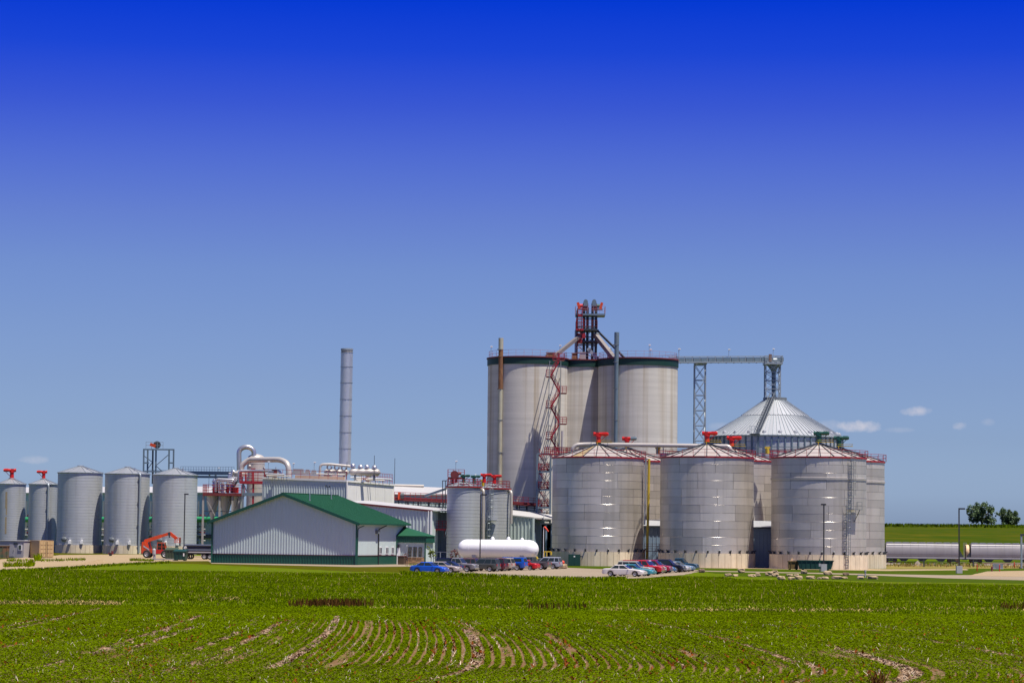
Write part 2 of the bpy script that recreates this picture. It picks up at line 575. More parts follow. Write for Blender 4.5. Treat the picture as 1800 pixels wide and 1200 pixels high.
MT['drystrip'] = gmat('dry grass verge', (.27, .20, .06), (.09, .10, .01), (.20, .16, .05), .15, .8)
MT['hill'] = gmat('pasture hillside', (.040, .058, .001), (.085, .074, .004), (.030, .054, .001), .03, .14, stretch=(.5, 1, 1))
MT['sandpile'] = gmat('sand heap', (.30, .22, .13), (.34, .25, .155), (.25, .18, .10), .5, 3)
MT['ballast'] = gmat('rail ballast', (.24, .20, .165), (.29, .25, .21), (.17, .145, .12), .6, 3)

def struct(name, b, m):
    return tag(b.build(name, m), None, None, kind='structure')
b = MB()
b.quad((-6000, -200, 0), (6000, -200, 0), (6000, 9000, 0), (-6000, 9000, 0))
struct('ground', b, 'ground')
def gsheet(name, pts, z, m, jit=0.0, sub=1):
    """flat sheet laid on the ground; pts are (px, py) of its outline"""
    g = [G(*p) for p in pts]
    out = []
    for p, q in zip(g, g[1:] + g[:1]):
        n = max(1, int((q - p).length / sub)) if jit else 1
        for k in range(min(n, 90)):
            e = p + (q - p) * (k / min(n, 90))
            d = (q - p)
            nn = V((-d.y, d.x, 0)).normalized() if d.length > 0 else V((0, 0, 0))
            e = e + nn * (jit * (noise.noise(V((e.x * .6, e.y * .35, z * 50))) + .5 * noise.noise(V((e.x * 1.7, e.y * .9, 3)))))
            out.append((e.x, e.y, z))
    b = MB()
    b.quad(*out)
    return struct(name, b, m)

b = MB()
b.quad((-150, 40, .006), (150, 40, .006), (150, 166, .006), (-150, 166, .006))
struct('crop_field', b, 'soil')
gsheet('lawn', [(-60, 990), (330, 990), (620, 1004), (730, 1006), (730, 990), (700, 985), (370, 982), (300, 975), (-60, 966)], .012, 'lawn', .8, 2)
gsheet('lawn', [(960, 1001), (1060, 1003), (1100, 1004), (1240, 1005), (1300, 1012), (1560, 1022), (1900, 1026), (1900, 985), (1560, 985), (1000, 984)], .012, 'lawn_green', .8, 2)
gsheet('gravel_road', [(-80, 1003), (60, 1000), (130, 996), (215, 990), (300, 986), (372, 985.5), (372, 977), (300, 975), (240, 974), (160, 974.5), (110, 975), (-80, 988)], .022, 'gravel', .9, 2)
gsheet('gravel_apron', [(364, 984.5), (372, 990.0), (627, 996.2), (700, 995.5), (775, 995), (775, 985), (700, 985), (628, 985)], .026, 'gravel_grey', .25, 2)
gsheet('parking_lot', [(722, 1008), (790, 1009.5), (860, 1012.5), (960, 1017), (1060, 1018), (1140, 1015), (1200, 1010), (1226, 1005), (1224, 1001), (1060, 1000), (1000, 997.5), (962, 995.5), (780, 993), (752, 996)], .022, 'gravel_grey', .5, 2)
gsheet('footpath', [(1222, 1003.6), (1400, 1007.2), (1540, 1011.0), (1660, 1016), (1800, 1019.5), (1990, 1024), (1990, 1012), (1800, 1010), (1660, 1010.5), (1540, 1008.5), (1400, 1005.6), (1222, 1002.2)], .022, 'gravel_grey', .1, 2)
gsheet('driveway', [(1700, 1012), (1735, 1004), (1990, 999), (1990, 1016)], .030, 'gravel', .2, 2)
gsheet('gravel_strip', [(1100, 995.5), (1560, 1003), (1700, 1001.5), (1700, 999.5), (1560, 1000), (1100, 990)], .018, 'gravel', .4, 2)
gsheet('dry_verge', [(1556, 999), (1700, 999), (1900, 998), (1900, 993), (1700, 993.5), (1556, 994)], .018, 'drystrip', .6, 2)
gsheet('dry_verge', [(100, 971), (260, 972), (372, 975), (372, 972), (260, 970), (100, 969)], .018, 'lawn_green', .4, 2)
gsheet('rail_bed', [(1400, 991), (2200, 997), (2200, 992), (1400, 986)], .03, 'ballast', .4, 3)

# the long low hill behind the railway
b = MB()
nx, ny = 90, 40
vs, fs = [], []
for j in range(ny + 1):
    for i in range(nx + 1):
        x = -500 + 1600 * i / nx
        y = 600 + 1400 * j / ny
        s = max(0, min(1, (y - 620) / 270))
        s = s * s * (3 - 2 * s)
        e = max(0, min(1, (x + 120) / 240))
        e = e * e * (3 - 2 * e)
        z = -.4 + s * (3.0 + 6.9 * e) + .35 * s * noise.noise(V((x * .008, y * .006, 1)))
        z -= max(0, (y - 950)) * .004
        vs.append((x, y, z))
for j in range(ny):
    for i in range(nx):
        a = j * (nx + 1) + i
        fs.append((a, a + 1, a + nx + 2, a + nx + 1))
b.add(vs, fs)
o = struct('hill', b, 'hill')
def hill_z(x, y):
    s = max(0, min(1, (y - 620) / 270)); s = s * s * (3 - 2 * s)
    e = max(0, min(1, (x + 120) / 240)); e = e * e * (3 - 2 * e)
    return -.4 + s * (3.0 + 6.9 * e) + .35 * s * noise.noise(V((x * .008, y * .006, 1))) - max(0, (y - 950)) * .004

HZ = hill_z
# ================================================================== vegetation that nobody could count
def np_mesh(name, verts, quad, m, nper):
    """verts (n, nper, 3) -> one face per row"""
    n = verts.shape[0]
    me = bpy.data.meshes.new(name)
    me.vertices.add(n * nper)
    me.vertices.foreach_set('co', verts.astype(np.float32).ravel())
    me.loops.add(n * nper)
    me.loops.foreach_set('vertex_index', np.arange(n * nper, dtype=np.int32))
    me.polygons.add(n)
    me.polygons.foreach_set('loop_start', np.arange(0, n * nper, nper, dtype=np.int32))
    me.polygons.foreach_set('loop_total', np.full(n, nper, dtype=np.int32))
    me.materials.append(MT[m])
    me.update()
    me.validate()
    return NEW(name, me)
def vnoise(x, y, s, seed):
    """cheap smooth value noise on arrays"""
    r = np.random.default_rng(seed)
    T = r.random((64, 64))
    u, v = x * s, y * s
    i, j = np.floor(u).astype(int), np.floor(v).astype(int)
    f, g = u - i, v - j
    f, g = f * f * (3 - 2 * f), g * g * (3 - 2 * g)
    a = T[i % 64, j % 64]; bb = T[(i + 1) % 64, j % 64]; c = T[i % 64, (j + 1) % 64]; d = T[(i + 1) % 64, (j + 1) % 64]
    return (a * (1 - f) + bb * f) * (1 - g) + (c * (1 - f) + d * f) * g

MT['soy'] = mat('young soybean leaves', (.094, .138, .001), .8, 0, .25, .09, island=.42, transl=.25, spec=.0)
MT['grass'] = mat('meadow grass', (.135, .190, .001), .8, 0, .30, .08, island=.32, transl=.3, spec=.0)
MT['straw'] = mat('dry straw', (.29, .21, .08), .8, 0, .2, .4, island=.35, spec=0)
MT['residue'] = mat('weathered crop residue', (.25, .165, .10), .85, 0, .2, .4, island=.5)
MT['stalk'] = mat('bleached corn stalk', (.52, .43, .32), .8, 0, .2, .4, island=.3)
MT['weed'] = mat('brown dock weed', (.075, .036, .010), .8, 0, .2, .5, island=.4, spec=0)
MT['redweed'] = mat('rusty low weed', (.15, .04, .008), .8, 0, .2, .5, island=.35, spec=0)

def bulge(Y, c):
    A = np.clip(.8 + .035 * c, .35, 1.45)
    far = -3.0 * ((Y - 98) / 50) ** 2
    near = -2.6 * ((98 - Y) / 14) ** 2
    return A * np.where(Y > 98, far, np.maximum(near, -9))
PITCHR = .40
rows = np.arange(-70, 62, PITCHR)
nrow = len(rows)
YY = np.arange(74, 166.5, .115)
R_, Y_ = np.meshgrid(np.arange(nrow), YY, indexing='ij')
R_, Y_ = R_.ravel(), Y_.ravel()
C_ = rows[R_]
Y_ = Y_ + rng.uniform(-.05, .05, Y_.size)
X_ = C_ + bulge(Y_, C_)
keep = np.abs(X_) < .2 * Y_ * 1.10 + 2
R_, Y_, C_, X_ = R_[keep], Y_[keep], C_[keep], X_[keep]
rr = np.random.default_rng(5)
rowq = rr.random(nrow)
# rows stay separate through the middle of the field, close over elsewhere
mid = np.exp(-((C_ + 1.5) / 14) ** 4) * np.clip((152 - Y_) / 12, 0, 1) * np.clip((Y_ - 84) / 12, 0, 1)
mid = np.maximum(mid, np.exp(-((C_ - 13) / 10) ** 2) * np.clip((116 - Y_) / 12, 0, 1) * .95)
mid = np.maximum(mid, np.exp(-((C_ + 16) / 7) ** 2) * np.clip((155 - Y_) / 15, 0, 1) * .7)
patch = vnoise(C_ * .6, Y_ * .22, 1.0, 3)
fine = vnoise(R_ * 3.7, Y_ * .8, 1.0, 23)
spread = .215 - .120 * np.clip(mid * (.2 + .6 * patch + .75 * fine), 0, 1)
dens = np.ones_like(X_)
gapn = vnoise(R_ * 1.0, Y_ * .12, 1.0, 9)
dens -= (.85 * mid * (rowq[R_] > .8) * (gapn > .5))
dens -= .30 * (vnoise(C_ * .5, Y_ * .3, 1.0, 17) > .74)
STRIPS = ((-8.35, .24, 92, 152), (-1.2, .14, 84, 135), (6.6, .15, 80, 130), (15.2, .18, 78, 118), (-16.6, .2, 90, 142), (11.2, .10, 100, 160), (21.5, .12, 85, 140))
sr = random.Random(12)
STRIPS = STRIPS + tuple((sr.choice((-1, 1)) * sr.uniform(11, 32), sr.uniform(.06, .11), y_, y_ + sr.uniform(18, 45)) for y_ in [sr.uniform(80, 125) for _ in range(26)])
for c0, wd, y0, y1 in STRIPS:
    dens -= 1.0 * (np.abs(C_ - c0) < wd + .10 * (fine - .5)) * (Y_ > y0) * (Y_ < y1) * (.45 + .6 * (fine > .3))
keep = rr.random(X_.size) < dens
X_, Y_, C_, spread = X_[keep], Y_[keep], C_[keep], spread[keep]
def leaves(X, Y, spread, per, size, h0, h1, seed):
    r = np.random.default_rng(seed)
    n = X.size * per
    x = np.repeat(X, per) + r.uniform(-1, 1, n) * np.repeat(spread, per)
    y = np.repeat(Y, per) + r.uniform(-.09, .09, n)
    z = r.uniform(h0, h1, n)
    a = r.uniform(0, 2 * PI, n)
    tilt = r.uniform(-.35, .75, n)
    s = r.uniform(.65, 1.25, n) * size
    ux, uy, uz = np.cos(a) * np.cos(tilt), np.sin(a) * np.cos(tilt), np.sin(tilt)
    wx, wy = -np.sin(a), np.cos(a)
    P = np.stack([x, y, z], 1)
    Uv = np.stack([ux, uy, uz], 1) * s[:, None]
    Wv = np.stack([wx, wy, r.uniform(-.35, .35, n)], 1) * (s * .40)[:, None]
    q = np.stack([P - Uv * .5, P + Wv, P + Uv * .55, P - Wv], 1)
    return q
near = Y_ < 112
q1 = leaves(X_[near], Y_[near], spread[near], 9, .085, .02, .13, 1)
q2 = leaves(X_[~near], Y_[~near], spread[~near], 6, .11, .02, .13, 2)
crop = np_mesh('soybean_crop', np.concatenate([q1, q2]), True, 'soy', 4)
tag(crop, 'low green soybean plants growing in curved rows across the field', 'crop', kind='stuff')
# residue lying between the rows
def slivers(name, X, Y, m, label, cat, hgt, wid, lean, seed, z0=.0):
    r = np.random.default_rng(seed)
    n = X.size
    a = r.uniform(0, 2 * PI, n)
    l = r.uniform(.5, 1.3, n) * hgt
    dx, dy = r.normal(0, lean, n) * l, r.normal(0, lean, n) * l
    ww = wid * r.uniform(.6, 1.3, n)
    wx, wy = np.cos(a) * ww, np.sin(a) * ww * .3
    z = np.full(n, z0)
    if callable(z0):
        z = z0(X, Y)
    P0 = np.stack([X - wx, Y - wy, z], 1)
    P1 = np.stack([X + wx, Y + wy, z], 1)
    P2 = np.stack([X + wx * .5 + dx, Y + dy, z + l], 1)
    P3 = np.stack([X - wx * .5 + dx, Y + dy, z + l], 1)
    o = np_mesh(name, np.stack([P0, P1, P2, P3], 1), True, m, 4)
    return tag(o, label, cat, kind='stuff')
def in_field(n, seed, y0=76, y1=150):
    r = np.random.default_rng(seed)
    y = np.sqrt(r.random(n) * (y1 ** 2 - y0 ** 2) + y0 ** 2)
    return r.uniform(-1, 1, n) * .21 * y, y
r = np.random.default_rng(44)
Rr = r.integers(0, nrow, 30000)
Yr = r.uniform(78, 152, 30000)
Cr = rows[Rr] + PITCHR / 2 + r.uniform(-.07, .07, 30000)
sel = (vnoise(Rr * 1.0, Yr * .07, 1.0, 31) > .72) & (np.abs(Cr) < 32)
Cr, Yr = Cr[sel], Yr[sel]
Xr = Cr + bulge(Yr, Cr)
slivers('corn_stubble', Xr, Yr, 'stalk', 'bleached corn stalks left standing between the soybean rows', 'stubble', .13, .016, .8, 46)
rs_ = np.random.default_rng(47)
XS, YS_ = [], []
for c0, wd, y0, y1 in STRIPS:
    n_ = int((y1 - y0) * wd * 170)
    yy = rs_.uniform(y0, y1, n_); cc = c0 + rs_.uniform(-1, 1, n_) * wd * .95
    XS.append(cc + bulge(yy, cc)); YS_.append(yy)
slivers('crop_residue', np.concatenate(XS), np.concatenate(YS_), 'residue', 'tan crop residue lying on the bare strips of the field', 'residue', .05, .055, 2.2, 48)
xs, ys = in_field(800, 50)
slivers('corn_stubble', xs, ys, 'stalk', 'scattered pale straw stems poking through the soybean crop', 'stubble', .19, .015, .55, 51)
Rr = r.integers(0, nrow, 26000); Yr = r.uniform(80, 150, 26000)
Cr = rows[Rr] + PITCHR / 2 + r.uniform(-.1, .1, 26000)
sel = (vnoise(Rr * .7, Yr * .10, 1.0, 61) > .62) & (np.abs(Cr) < 34)
slivers('rust_weed', Cr[sel] + bulge(Yr[sel], Cr[sel]), Yr[sel], 'redweed', 'rusty low weeds between the soybean rows', 'weeds', .15, .05, .8, 62)
# weeds at the edge of the field
def band(n, px0, px1, py, dpy, seed, clump=None):
    r = np.random.default_rng(seed)
    X, Y = [], []
    for k in range(n):
        u = r.random()
        if clump:
            u = min(1, max(0, clump(r)))
        g = G(px0 + (px1 - px0) * u, py + r.normal(0, dpy))
        X.append(g.x); Y.append(g.y)
    return np.array(X), np.array(Y)
X1, Y1 = band(700, 508, 655, 1064.5, .9, 70, lambda r: .5 + r.normal(0, .24))
X2, Y2 = band(60, 925, 1032, 1069, 1.0, 71)
X3, Y3 = band(60, 1758, 1805, 1069, 1.2, 72)
slivers('dock_weed', np.concatenate([X1, X2, X3]), np.concatenate([Y1, Y2, Y3]), 'weed', 'dark brown seeded weeds standing along the edge of the field', 'weeds', .42, .04, .14, 73)
X4, Y4 = band(70, 1530, 1556, 1204, 4, 74)
slivers('dock_weed', X4, Y4, 'weed', 'reddish brown weed clump standing alone among the soybeans', 'weeds', .42, .022, .35, 75)
segs = [(850, -40, 215, 1061, 1.5, 76), (220, 345, 420, 1053, 2.0, 77), (800, 1050, 1560, 1072.5, 1.3, 78), (160, 650, 900, 1068.5, 1.3, 79), (160, 1560, 1810, 1070.5, 1.4, 80), (400, -20, 200, 1058, 1.5, 84)]
XY = [band(*s) for s in segs]
slivers('dry_grass', np.concatenate([x for x, y in XY]), np.concatenate([y for x, y in XY]), 'straw', 'dry straw coloured grass lining the edge of the field', 'grass', .13, .04, .9, 81)
# meadow between the field and the plant
r = np.random.default_rng(90)
n = 210000
y = 164 + (318 - 164) * r.random(n) ** .8
x = r.uniform(-1, 1, n) * .23 * y
t = vnoise(x, y, .12, 91) * .6 + vnoise(x, y, .45, 92) * .4
edge = np.array([G(0, 1000 + 0)[1]])
# the near edge of the lawns and gravel, in pixels
ex = np.array([-60, 0, 130, 215, 330, 620, 730, 790, 860, 960, 1060, 1140, 1226, 1300, 1560, 1860])
ey = np.array([1006, 1004, 1000, 994, 993, 1006, 1008, 1011.5, 1014, 1018, 1019, 1016, 1008, 1018, 1025, 1029])
def to_px(x, y, z=0):
    d = CAM_R.transposed() @ np.stack([x, y, z - CAM_H + 0 * x])
    return 900 + FOC * d[0] / -d[2], 600 - FOC * d[1] / -d[2]
def rt(x, y, z):
    Rm = np.array(CAM_R).T
    d = Rm @ np.stack([x, y, np.full_like(x, z - CAM_H)])
    return 900 + FOC * d[0] / -d[2], 600 - FOC * d[1] / -d[2]
pxs, pys = rt(x, y, 0.0)
ok = (pys > np.interp(pxs, ex, ey)) & (r.random(n) < .25 + 1.0 * t)
x, y, t = x[ok], y[ok], t[ok]
hh = .04 + .12 * t
a = r.uniform(0, 2 * PI, x.size)
quads = []
for k in range(2):
    nn = x.size
    bx, by = x + r.normal(0, .12, nn), y + r.normal(0, .12, nn)
    l = hh * r.uniform(.6, 1.3, nn)
    dx, dy = r.normal(0, .35, nn) * l, r.normal(0, .35, nn) * l
    ww = r.uniform(.02, .05, nn)
    quads.append(np.stack([np.stack([bx - ww, by, 0 * bx], 1), np.stack([bx + ww, by, 0 * bx], 1), np.stack([bx + dx + ww * .3, by + dy, l], 1), np.stack([bx + dx - ww * .3, by + dy, l], 1)], 1))
o = np_mesh('meadow_grass', np.concatenate(quads), True, 'grass', 4)
tag(o, 'tufted green meadow grass between the field and the plant', 'grass', kind='stuff')
# pale seed heads in the meadow
sel = r.random(x.size) < .03
slivers('seed_grass', x[sel], y[sel], 'straw', 'pale seeding grass stems scattered through the meadow', 'grass', .26, .022, .4, 95)
# taller grass along the gravel and round the containers
def tall(pts, n, hgt, seed, m='grass', dpy=.9, lab='', wid=.07):
    r = np.random.default_rng(seed)
    X, Y = [], []
    for k in range(n):
        i = r.integers(0, len(pts) - 1)
        t = r.random()
        p = (pts[i][0] * (1 - t) + pts[i + 1][0] * t, pts[i][1] * (1 - t) + pts[i + 1][1] * t)
        g = G(p[0], p[1] + abs(r.normal(0, dpy)))
        X.append(g.x); Y.append(g.y)
    slivers('tall_grass', np.array(X), np.array(Y), m, lab, 'grass', hgt, wid, .35, seed + 1)
tall([(705, 1008), (760, 1010), (860, 1013.5), (960, 1018), (1060, 1019.5), (1100, 1019)], 3000, .38, 100, lab='ragged grass along the field side of the gravel car park')
tall([(5, 995), (50, 994), (60, 993)], 500, .55, 104, lab='tall grass tuft beside the rusty skip on the gravel road')
tall([(12, 985), (50, 985.5), (105, 984.5), (150, 983)], 500, .35, 108, lab='weedy grass growing along the foot of the containers')
tall([(60, 983), (72, 983)], 90, .9, 112, lab='tall weeds growing against the doors of the tan container')
tall([(-40, 1005), (60, 1002), (130, 998), (215, 992), (300, 988)], 2200, .3, 116, lab='short grass along the meadow side of the limestone road')
tall([(228, 984), (270, 985)], 260, .35, 120, lab='weedy grass patch beside the grey stand pipe')
tall([(1560, 994), (1640, 994), (1760, 996), (1800, 997)], 700, .5, 124, m='straw', lab='dry grass standing between the tanks and the railway')
tall([(1570, 991.5), (1640, 992), (1730, 993)], 500, .5, 128, m='grass', lab='green weeds standing beside the railway')

r = np.random.default_rng(140)
n = 5200
xh = r.uniform(95, 230, n); yh = 850 + 70 * r.random(n)
zh = np.array([HZ(a_, b_) for a_, b_ in zip(xh, yh)])
MT['corn'] = mat('young corn', (.058, .090, .004), .8, 0, .25, .02, island=.35, spec=0)
slivers('corn_crop', xh, yh, 'corn', 'dark young corn crop covering the crest of the hill', 'crop', .75, .22, .2, 141, lambda a_, b_: zh)
# ================================================================== round steel tanks and silos
def arc_panel(R, a, h, gap_a, gap_h, th, m, seg=6):
    """curved sheet centred on the +X axis, its foot at z = 0"""
    b = MB()
    a0, a1 = -a / 2 + gap_a / 2, a / 2 - gap_a / 2
    z0, z1 = gap_h / 2, h - gap_h / 2
    vs, fs = [], []
    for k in range(seg + 1):
        t = a0 + (a1 - a0) * k / seg
        for r, z in ((R, z0), (R, z1), (R - th, z1), (R - th, z0)):
            vs.append((r * math.cos(t), r * math.sin(t), z))
    for k in range(seg):
        o = 4 * k
        for i in range(3):
            fs.append((o + i, o + 4 + i, o + 4 + i + 1, o + i + 1))
    fs += [(0, 1, 2, 3), (4 * seg + 3, 4 * seg + 2, 4 * seg + 1, 4 * seg)]
    return b.add(vs, fs).mesh(m, 35)
def roof_sector(r0, z0, r1, z1, a, gap, th, m, seg=2):
    b = MB()
    vs, fs = [], []
    for k in range(seg + 1):
        t = -a / 2 + gap / 2 + (a - gap) * k / seg
        for r, z in ((r0, z0), (r1, z1), (r1, z1 - th), (r0, z0 - th)):
            vs.append((r * math.cos(t), r * math.sin(t), z))
    for k in range(seg):
        o = 4 * k
        for i, j in ((0, 1), (1, 2), (3, 0)):
            fs.append((o + i, o + j, o + 4 + j, o + 4 + i))
    fs += [(0, 3, 2, 1), (4 * seg, 4 * seg + 1, 4 * seg + 2, 4 * seg + 3)]
    return b.add(vs, fs).mesh(m)
CACHE = {}
MT['silo_roof'] = mat('dull galvanized roofing', (.30, .31, .33), .45, .35, .08, .8, rnd=.1)
def cached(key, fn):
    if key not in CACHE:
        CACHE[key] = fn()
    return CACHE[key]
RZ = lambda t, z=0: Matrix.Translation((0, 0, z)) @ Matrix.Rotation(t, 4, 'Z')

def foundation(t, R, h, n=40, vents=0):
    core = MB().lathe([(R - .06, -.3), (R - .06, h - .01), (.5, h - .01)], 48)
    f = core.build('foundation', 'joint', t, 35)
    a = 2 * PI / n
    me = cached(('fp', R, h, n), lambda: arc_panel(R, a, h, .05 / R, 0, .1, 'foundation', 2))
    for k in range(n):
        NEW('concrete_panel', me, f, RZ(k * a + .03))
    if vents:
        vm = cached(('vent', h), lambda: MB().box((0, 0, .22), (.22, .26, .44)).cyl((.05, 0, .3), (.3, 0, .5), .1).mesh('darksteel'))
        for k in range(vents):
            th = 2 * PI * k / vents + .07
            NEW('anchor_bracket', vm, t, Matrix.Translation((math.cos(th) * (R - .12), math.sin(th) * (R - .12), h)) @ Matrix.Rotation(th, 4, 'Z'))
    return f
def cone_roof(t, R, zr, za, n, ov, m, rib=None, r0=.7, ribw=.12, off=0.0, stained=()):
    a = 2 * PI / n
    zz = zr - (za - zr) * ov / R
    me = cached(('roof', R, n, m, round(zr, 2), round(za, 2)), lambda: roof_sector(r0, za, R + ov, zz, a, .012, .05, m))
    st = cached(('roofs', R, n, m, round(zr, 2), round(za, 2)), lambda: roof_sector(r0, za, R + ov, zz, a, .012, .05, 'tank_roof_stained'))
    rb = None
    if rib:
        b = MB().bar((r0, 0, za + .06), (R + ov - .05, 0, zz + .06), ribw, .16)
        rb = cached(('rib', R, n, rib, round(zr, 2), round(za, 2)), lambda: b.mesh(rib))
    for k in range(n):
        NEW('roof_panel', st if k in stained else me, t, RZ(k * a + a / 2 + off))
        if rb:
            NEW('roof_rib', rb, t, RZ(k * a + off))
    MB().lathe([(r0 + .15, za - .02), (r0 + .15, za + .22), (.0, za + .3)], 16).build('roof_cap', 'galvsteel', t, 35)

TANK_R, FH, TH = 7.65, 2.33, 15.55
def big_tank(label, px, Yc, group, detail=True, pos=None, stained=(), seed=0):
    c = pos if pos is not None else W(px, 890, Yc)
    t = thing('steel_tank', label, 'tank', (c.x, c.y, 0), 0, group)
    foundation(t, TANK_R + .28, FH, 46, 26)
    zb, zr = FH, FH + TH
    MB().lathe([(TANK_R - .05, zb - .02), (TANK_R - .05, zr), (.3, zr)], 64).build('tank_shell', 'seam', t, 35)
    nr, npan = 12, 8
    rh, a = TH / nr, 2 * PI / npan
    me = cached('tankpanel', lambda: arc_panel(TANK_R, a, rh, .05 / TANK_R, .038, .05, 'stainless', 8))
    rr = random.Random(seed)
    offs = [rr.random() for _ in range(nr)]
    for k in range(nr):
        off = ((k // 2) * .47 + seed * .13) * a + (.02 * offs[k])
        for j in range(npan):
            NEW('shell_panel', me, t, RZ(off + j * a, zb + k * rh))
    if detail:
        bead = cached('bead', lambda: MB().lathe([(TANK_R + .002, -.019), (TANK_R + .014, 0), (TANK_R + .002, .019)], 96).mesh('bead', 60))
        for k in range(1, nr):
            if rr.random() < .78:
                NEW('seam_bead', bead, t, RZ(0, zb + k * rh) @ Matrix.Diagonal((1, 1, rr.uniform(.35, .95), 1)))
    za = zr + 2.15
    cone_roof(t, TANK_R, zr, za, 22, .10, 'tank_roof', 'darksteel', .8, .13, .06, stained)
    zz = zr - .12
    MB().lathe([(TANK_R + .02, zz - .10), (TANK_R + .15, zz - .08), (TANK_R + .15, zz + .14), (TANK_R + .06, zz + .18)], 64).build('eave_ring', 'red', t, 35)
    rl = MB()
    rail_mb(rl, [(math.cos(2 * PI * k / 26) * (TANK_R + .30), math.sin(2 * PI * k / 26) * (TANK_R + .30), zr) for k in range(26)], 1.15, .06, 9, True)
    rl.build('railing', 'red', t)
    MB().box((.9, -.9, za + .42), (2.6, 1.0, .09), -.3).box((.9, -1.4, za + .75), (2.6, .06, .06), -.3).box((2.0, -1.7, za + .58), (.06, .06, .4)).box((-.2, -1.1, za + .2), (.1, .1, .5)).build('catwalk', 'yellow', t)
    return t, c
def agitator(label, p, m, s=1.0, rz=0.0, motor=None, group='agitator motors on the tank roofs'):
    t = thing('agitator_drive', label, 'mixer', p, rz, group)
    MB().cyl((0, 0, 0), (0, 0, 1.5 * s), .42 * s, .36 * s, 14).cyl((0, 0, 1.28 * s), (0, 0, 1.44 * s), .5 * s, n=14).cyl((0, 0, 0), (0, 0, .12 * s), .62 * s, n=14).build('stand', m, t, 40)
    b = MB().cyl((-.75 * s, 0, 1.72 * s), (.62 * s, 0, 1.72 * s), .27 * s, n=14).box((-.1 * s, 0, 1.72 * s), (.5 * s, .62 * s, .56 * s)).cyl((-.78 * s, 0, 1.72 * s), (-.55 * s, 0, 1.72 * s), .33 * s, n=14)
    b.build('gearbox', m, t, 40)
    b = MB().cyl((.62 * s, 0, 1.72 * s), (1.5 * s, 0, 1.72 * s), .29 * s, n=14).cyl((1.5 * s, 0, 1.72 * s), (1.62 * s, 0, 1.72 * s), .24 * s, n=14)
    for k in range(8):
        b.box((1.05 * s, math.cos(k * PI / 4) * .3 * s, 1.72 * s + math.sin(k * PI / 4) * .3 * s), (.7 * s, .04 * s, .04 * s))
    b.build('motor', motor or m, t, 40)
    MB().bar((.28 * s, 0, .5 * s), (1.25 * s, 0, 1.5 * s), .09 * s).build('strut', m, t)
    return t

GT = 'round steel tanks standing in two rows'
T1, c1 = big_tank('front steel tank beside the red stair tower, with ochre stain on its roof', 1051, 428, GT, stained=(14,), seed=1)
T2, c2 = big_tank('front steel tank between the yellow pipe and the ladder tank', 1242.5, 420, GT, seed=2)
T3, c3 = big_tank('front steel tank with a caged ladder climbing its wall', 1439, 415, GT, seed=5)
BK = V((5.6, 18.2, 0))
T4, c4 = big_tank('rear steel tank behind the yellow pipe, backing on the concrete silos', 0, 0, GT, False, c1 + BK, seed=3)
T5, c5 = big_tank('rear steel tank seen through the gap beside the ladder tank', 0, 0, GT, False, c2 + BK, seed=4)
T6, c6 = big_tank('rear steel tank at the railway end of its row', 0, 0, GT, False, c3 + BK, seed=6)
# stiffening rings on the end pair
for t in (T3, T6):
    MB().lathe([(TANK_R, -.2), (TANK_R + .12, -.16), (TANK_R + .12, .16), (TANK_R, .2)], 64, (0, 0, FH + TH - 3.45)).build('stiffener_ring', 'stainless', t, 35)
zt = FH + TH + 2.3
for cc, m, lab, mo in ((c1, 'brightred', 'red agitator drive on the roof of the tank beside the stair tower', None), (c4, 'brightred', 'red agitator drive with a dark motor end on a rear tank roof', 'bluesteel'),
                   (c2, 'brightred', 'red agitator drive on the middle front tank roof above the white pipe', None), (c5, 'brightred', 'red agitator drive on the middle rear tank roof at the end of the white pipe', None),
                   (c3, 'motorgreen', 'dark green agitator drive on the roof of the ladder tank', None), (c6, 'motorgreen', 'dark green agitator drive on the end tank beside the railway', None)):
    agitator(lab, (cc.x, cc.y, zt - .1), m, 1.05, -.25, mo)
# ladder with its cage on the third tank
lp = W(1484, 900, 407)
an = math.atan2(-(TANK_R), 0)
lx = M(1484 - 1440, 408)
ang = -PI / 2 + math.asin(min(.95, lx / TANK_R))
t = thing('caged_ladder', 'grey caged access ladder with a rest platform on the wall of a steel tank', 'ladder', (c3.x, c3.y, 0))
def pol(r, a, z):
    return V((r * math.cos(a), r * math.sin(a), z))
def ladder(name, a, z0, z1, r, cage=True, m='steel'):
    b = MB()
    da = .25 / r
    for s in (-1, 1):
        b.bar(pol(r, a + s * da, z0), pol(r, a + s * da, z1), .07)
    z = z0 + .2
    while z < z1:
        b.bar(pol(r, a - da, z), pol(r, a + da, z), .045)
        z += .42
    if cage:
        z = z0 + 2.2
        while z < z1 + .9:
            pts = [pol(r, a, z) + (pol(1, a, 0) * (.75 * math.sin(q)) + V((-math.sin(a), math.cos(a), 0)) * (.42 * math.cos(q))) for q in np.linspace(0, PI, 7)]
            b.tube(pts, .035, 4)
            z += 1.1
        for q in (0.4, 1.2, 1.95, 2.7):
            off = pol(1, a, 0) * (.75 * math.sin(q)) + V((-math.sin(a), math.cos(a), 0)) * (.42 * math.cos(q))
            b.bar(pol(r, a, z0 + 2.2) + off, pol(r, a, z1 + .9) + off, .035)
    return b.build(name, m, t)
ladder('lower_ladder', ang - .07, 0.1, 10.3, TANK_R + .42)
ladder('upper_ladder', ang + .05, 9.5, FH + TH + .2, TANK_R + .42)
pa = ang + .10
b = MB().box(pol(TANK_R + .75, pa, 9.55), (1.9, 1.2, .1), pa + PI / 2)
b.bar(pol(TANK_R, pa + .06, 7.6), pol(TANK_R + 1.2, pa + .06, 9.5), .09)
b.build('rest_platform', 'steel', t)
rl = MB()
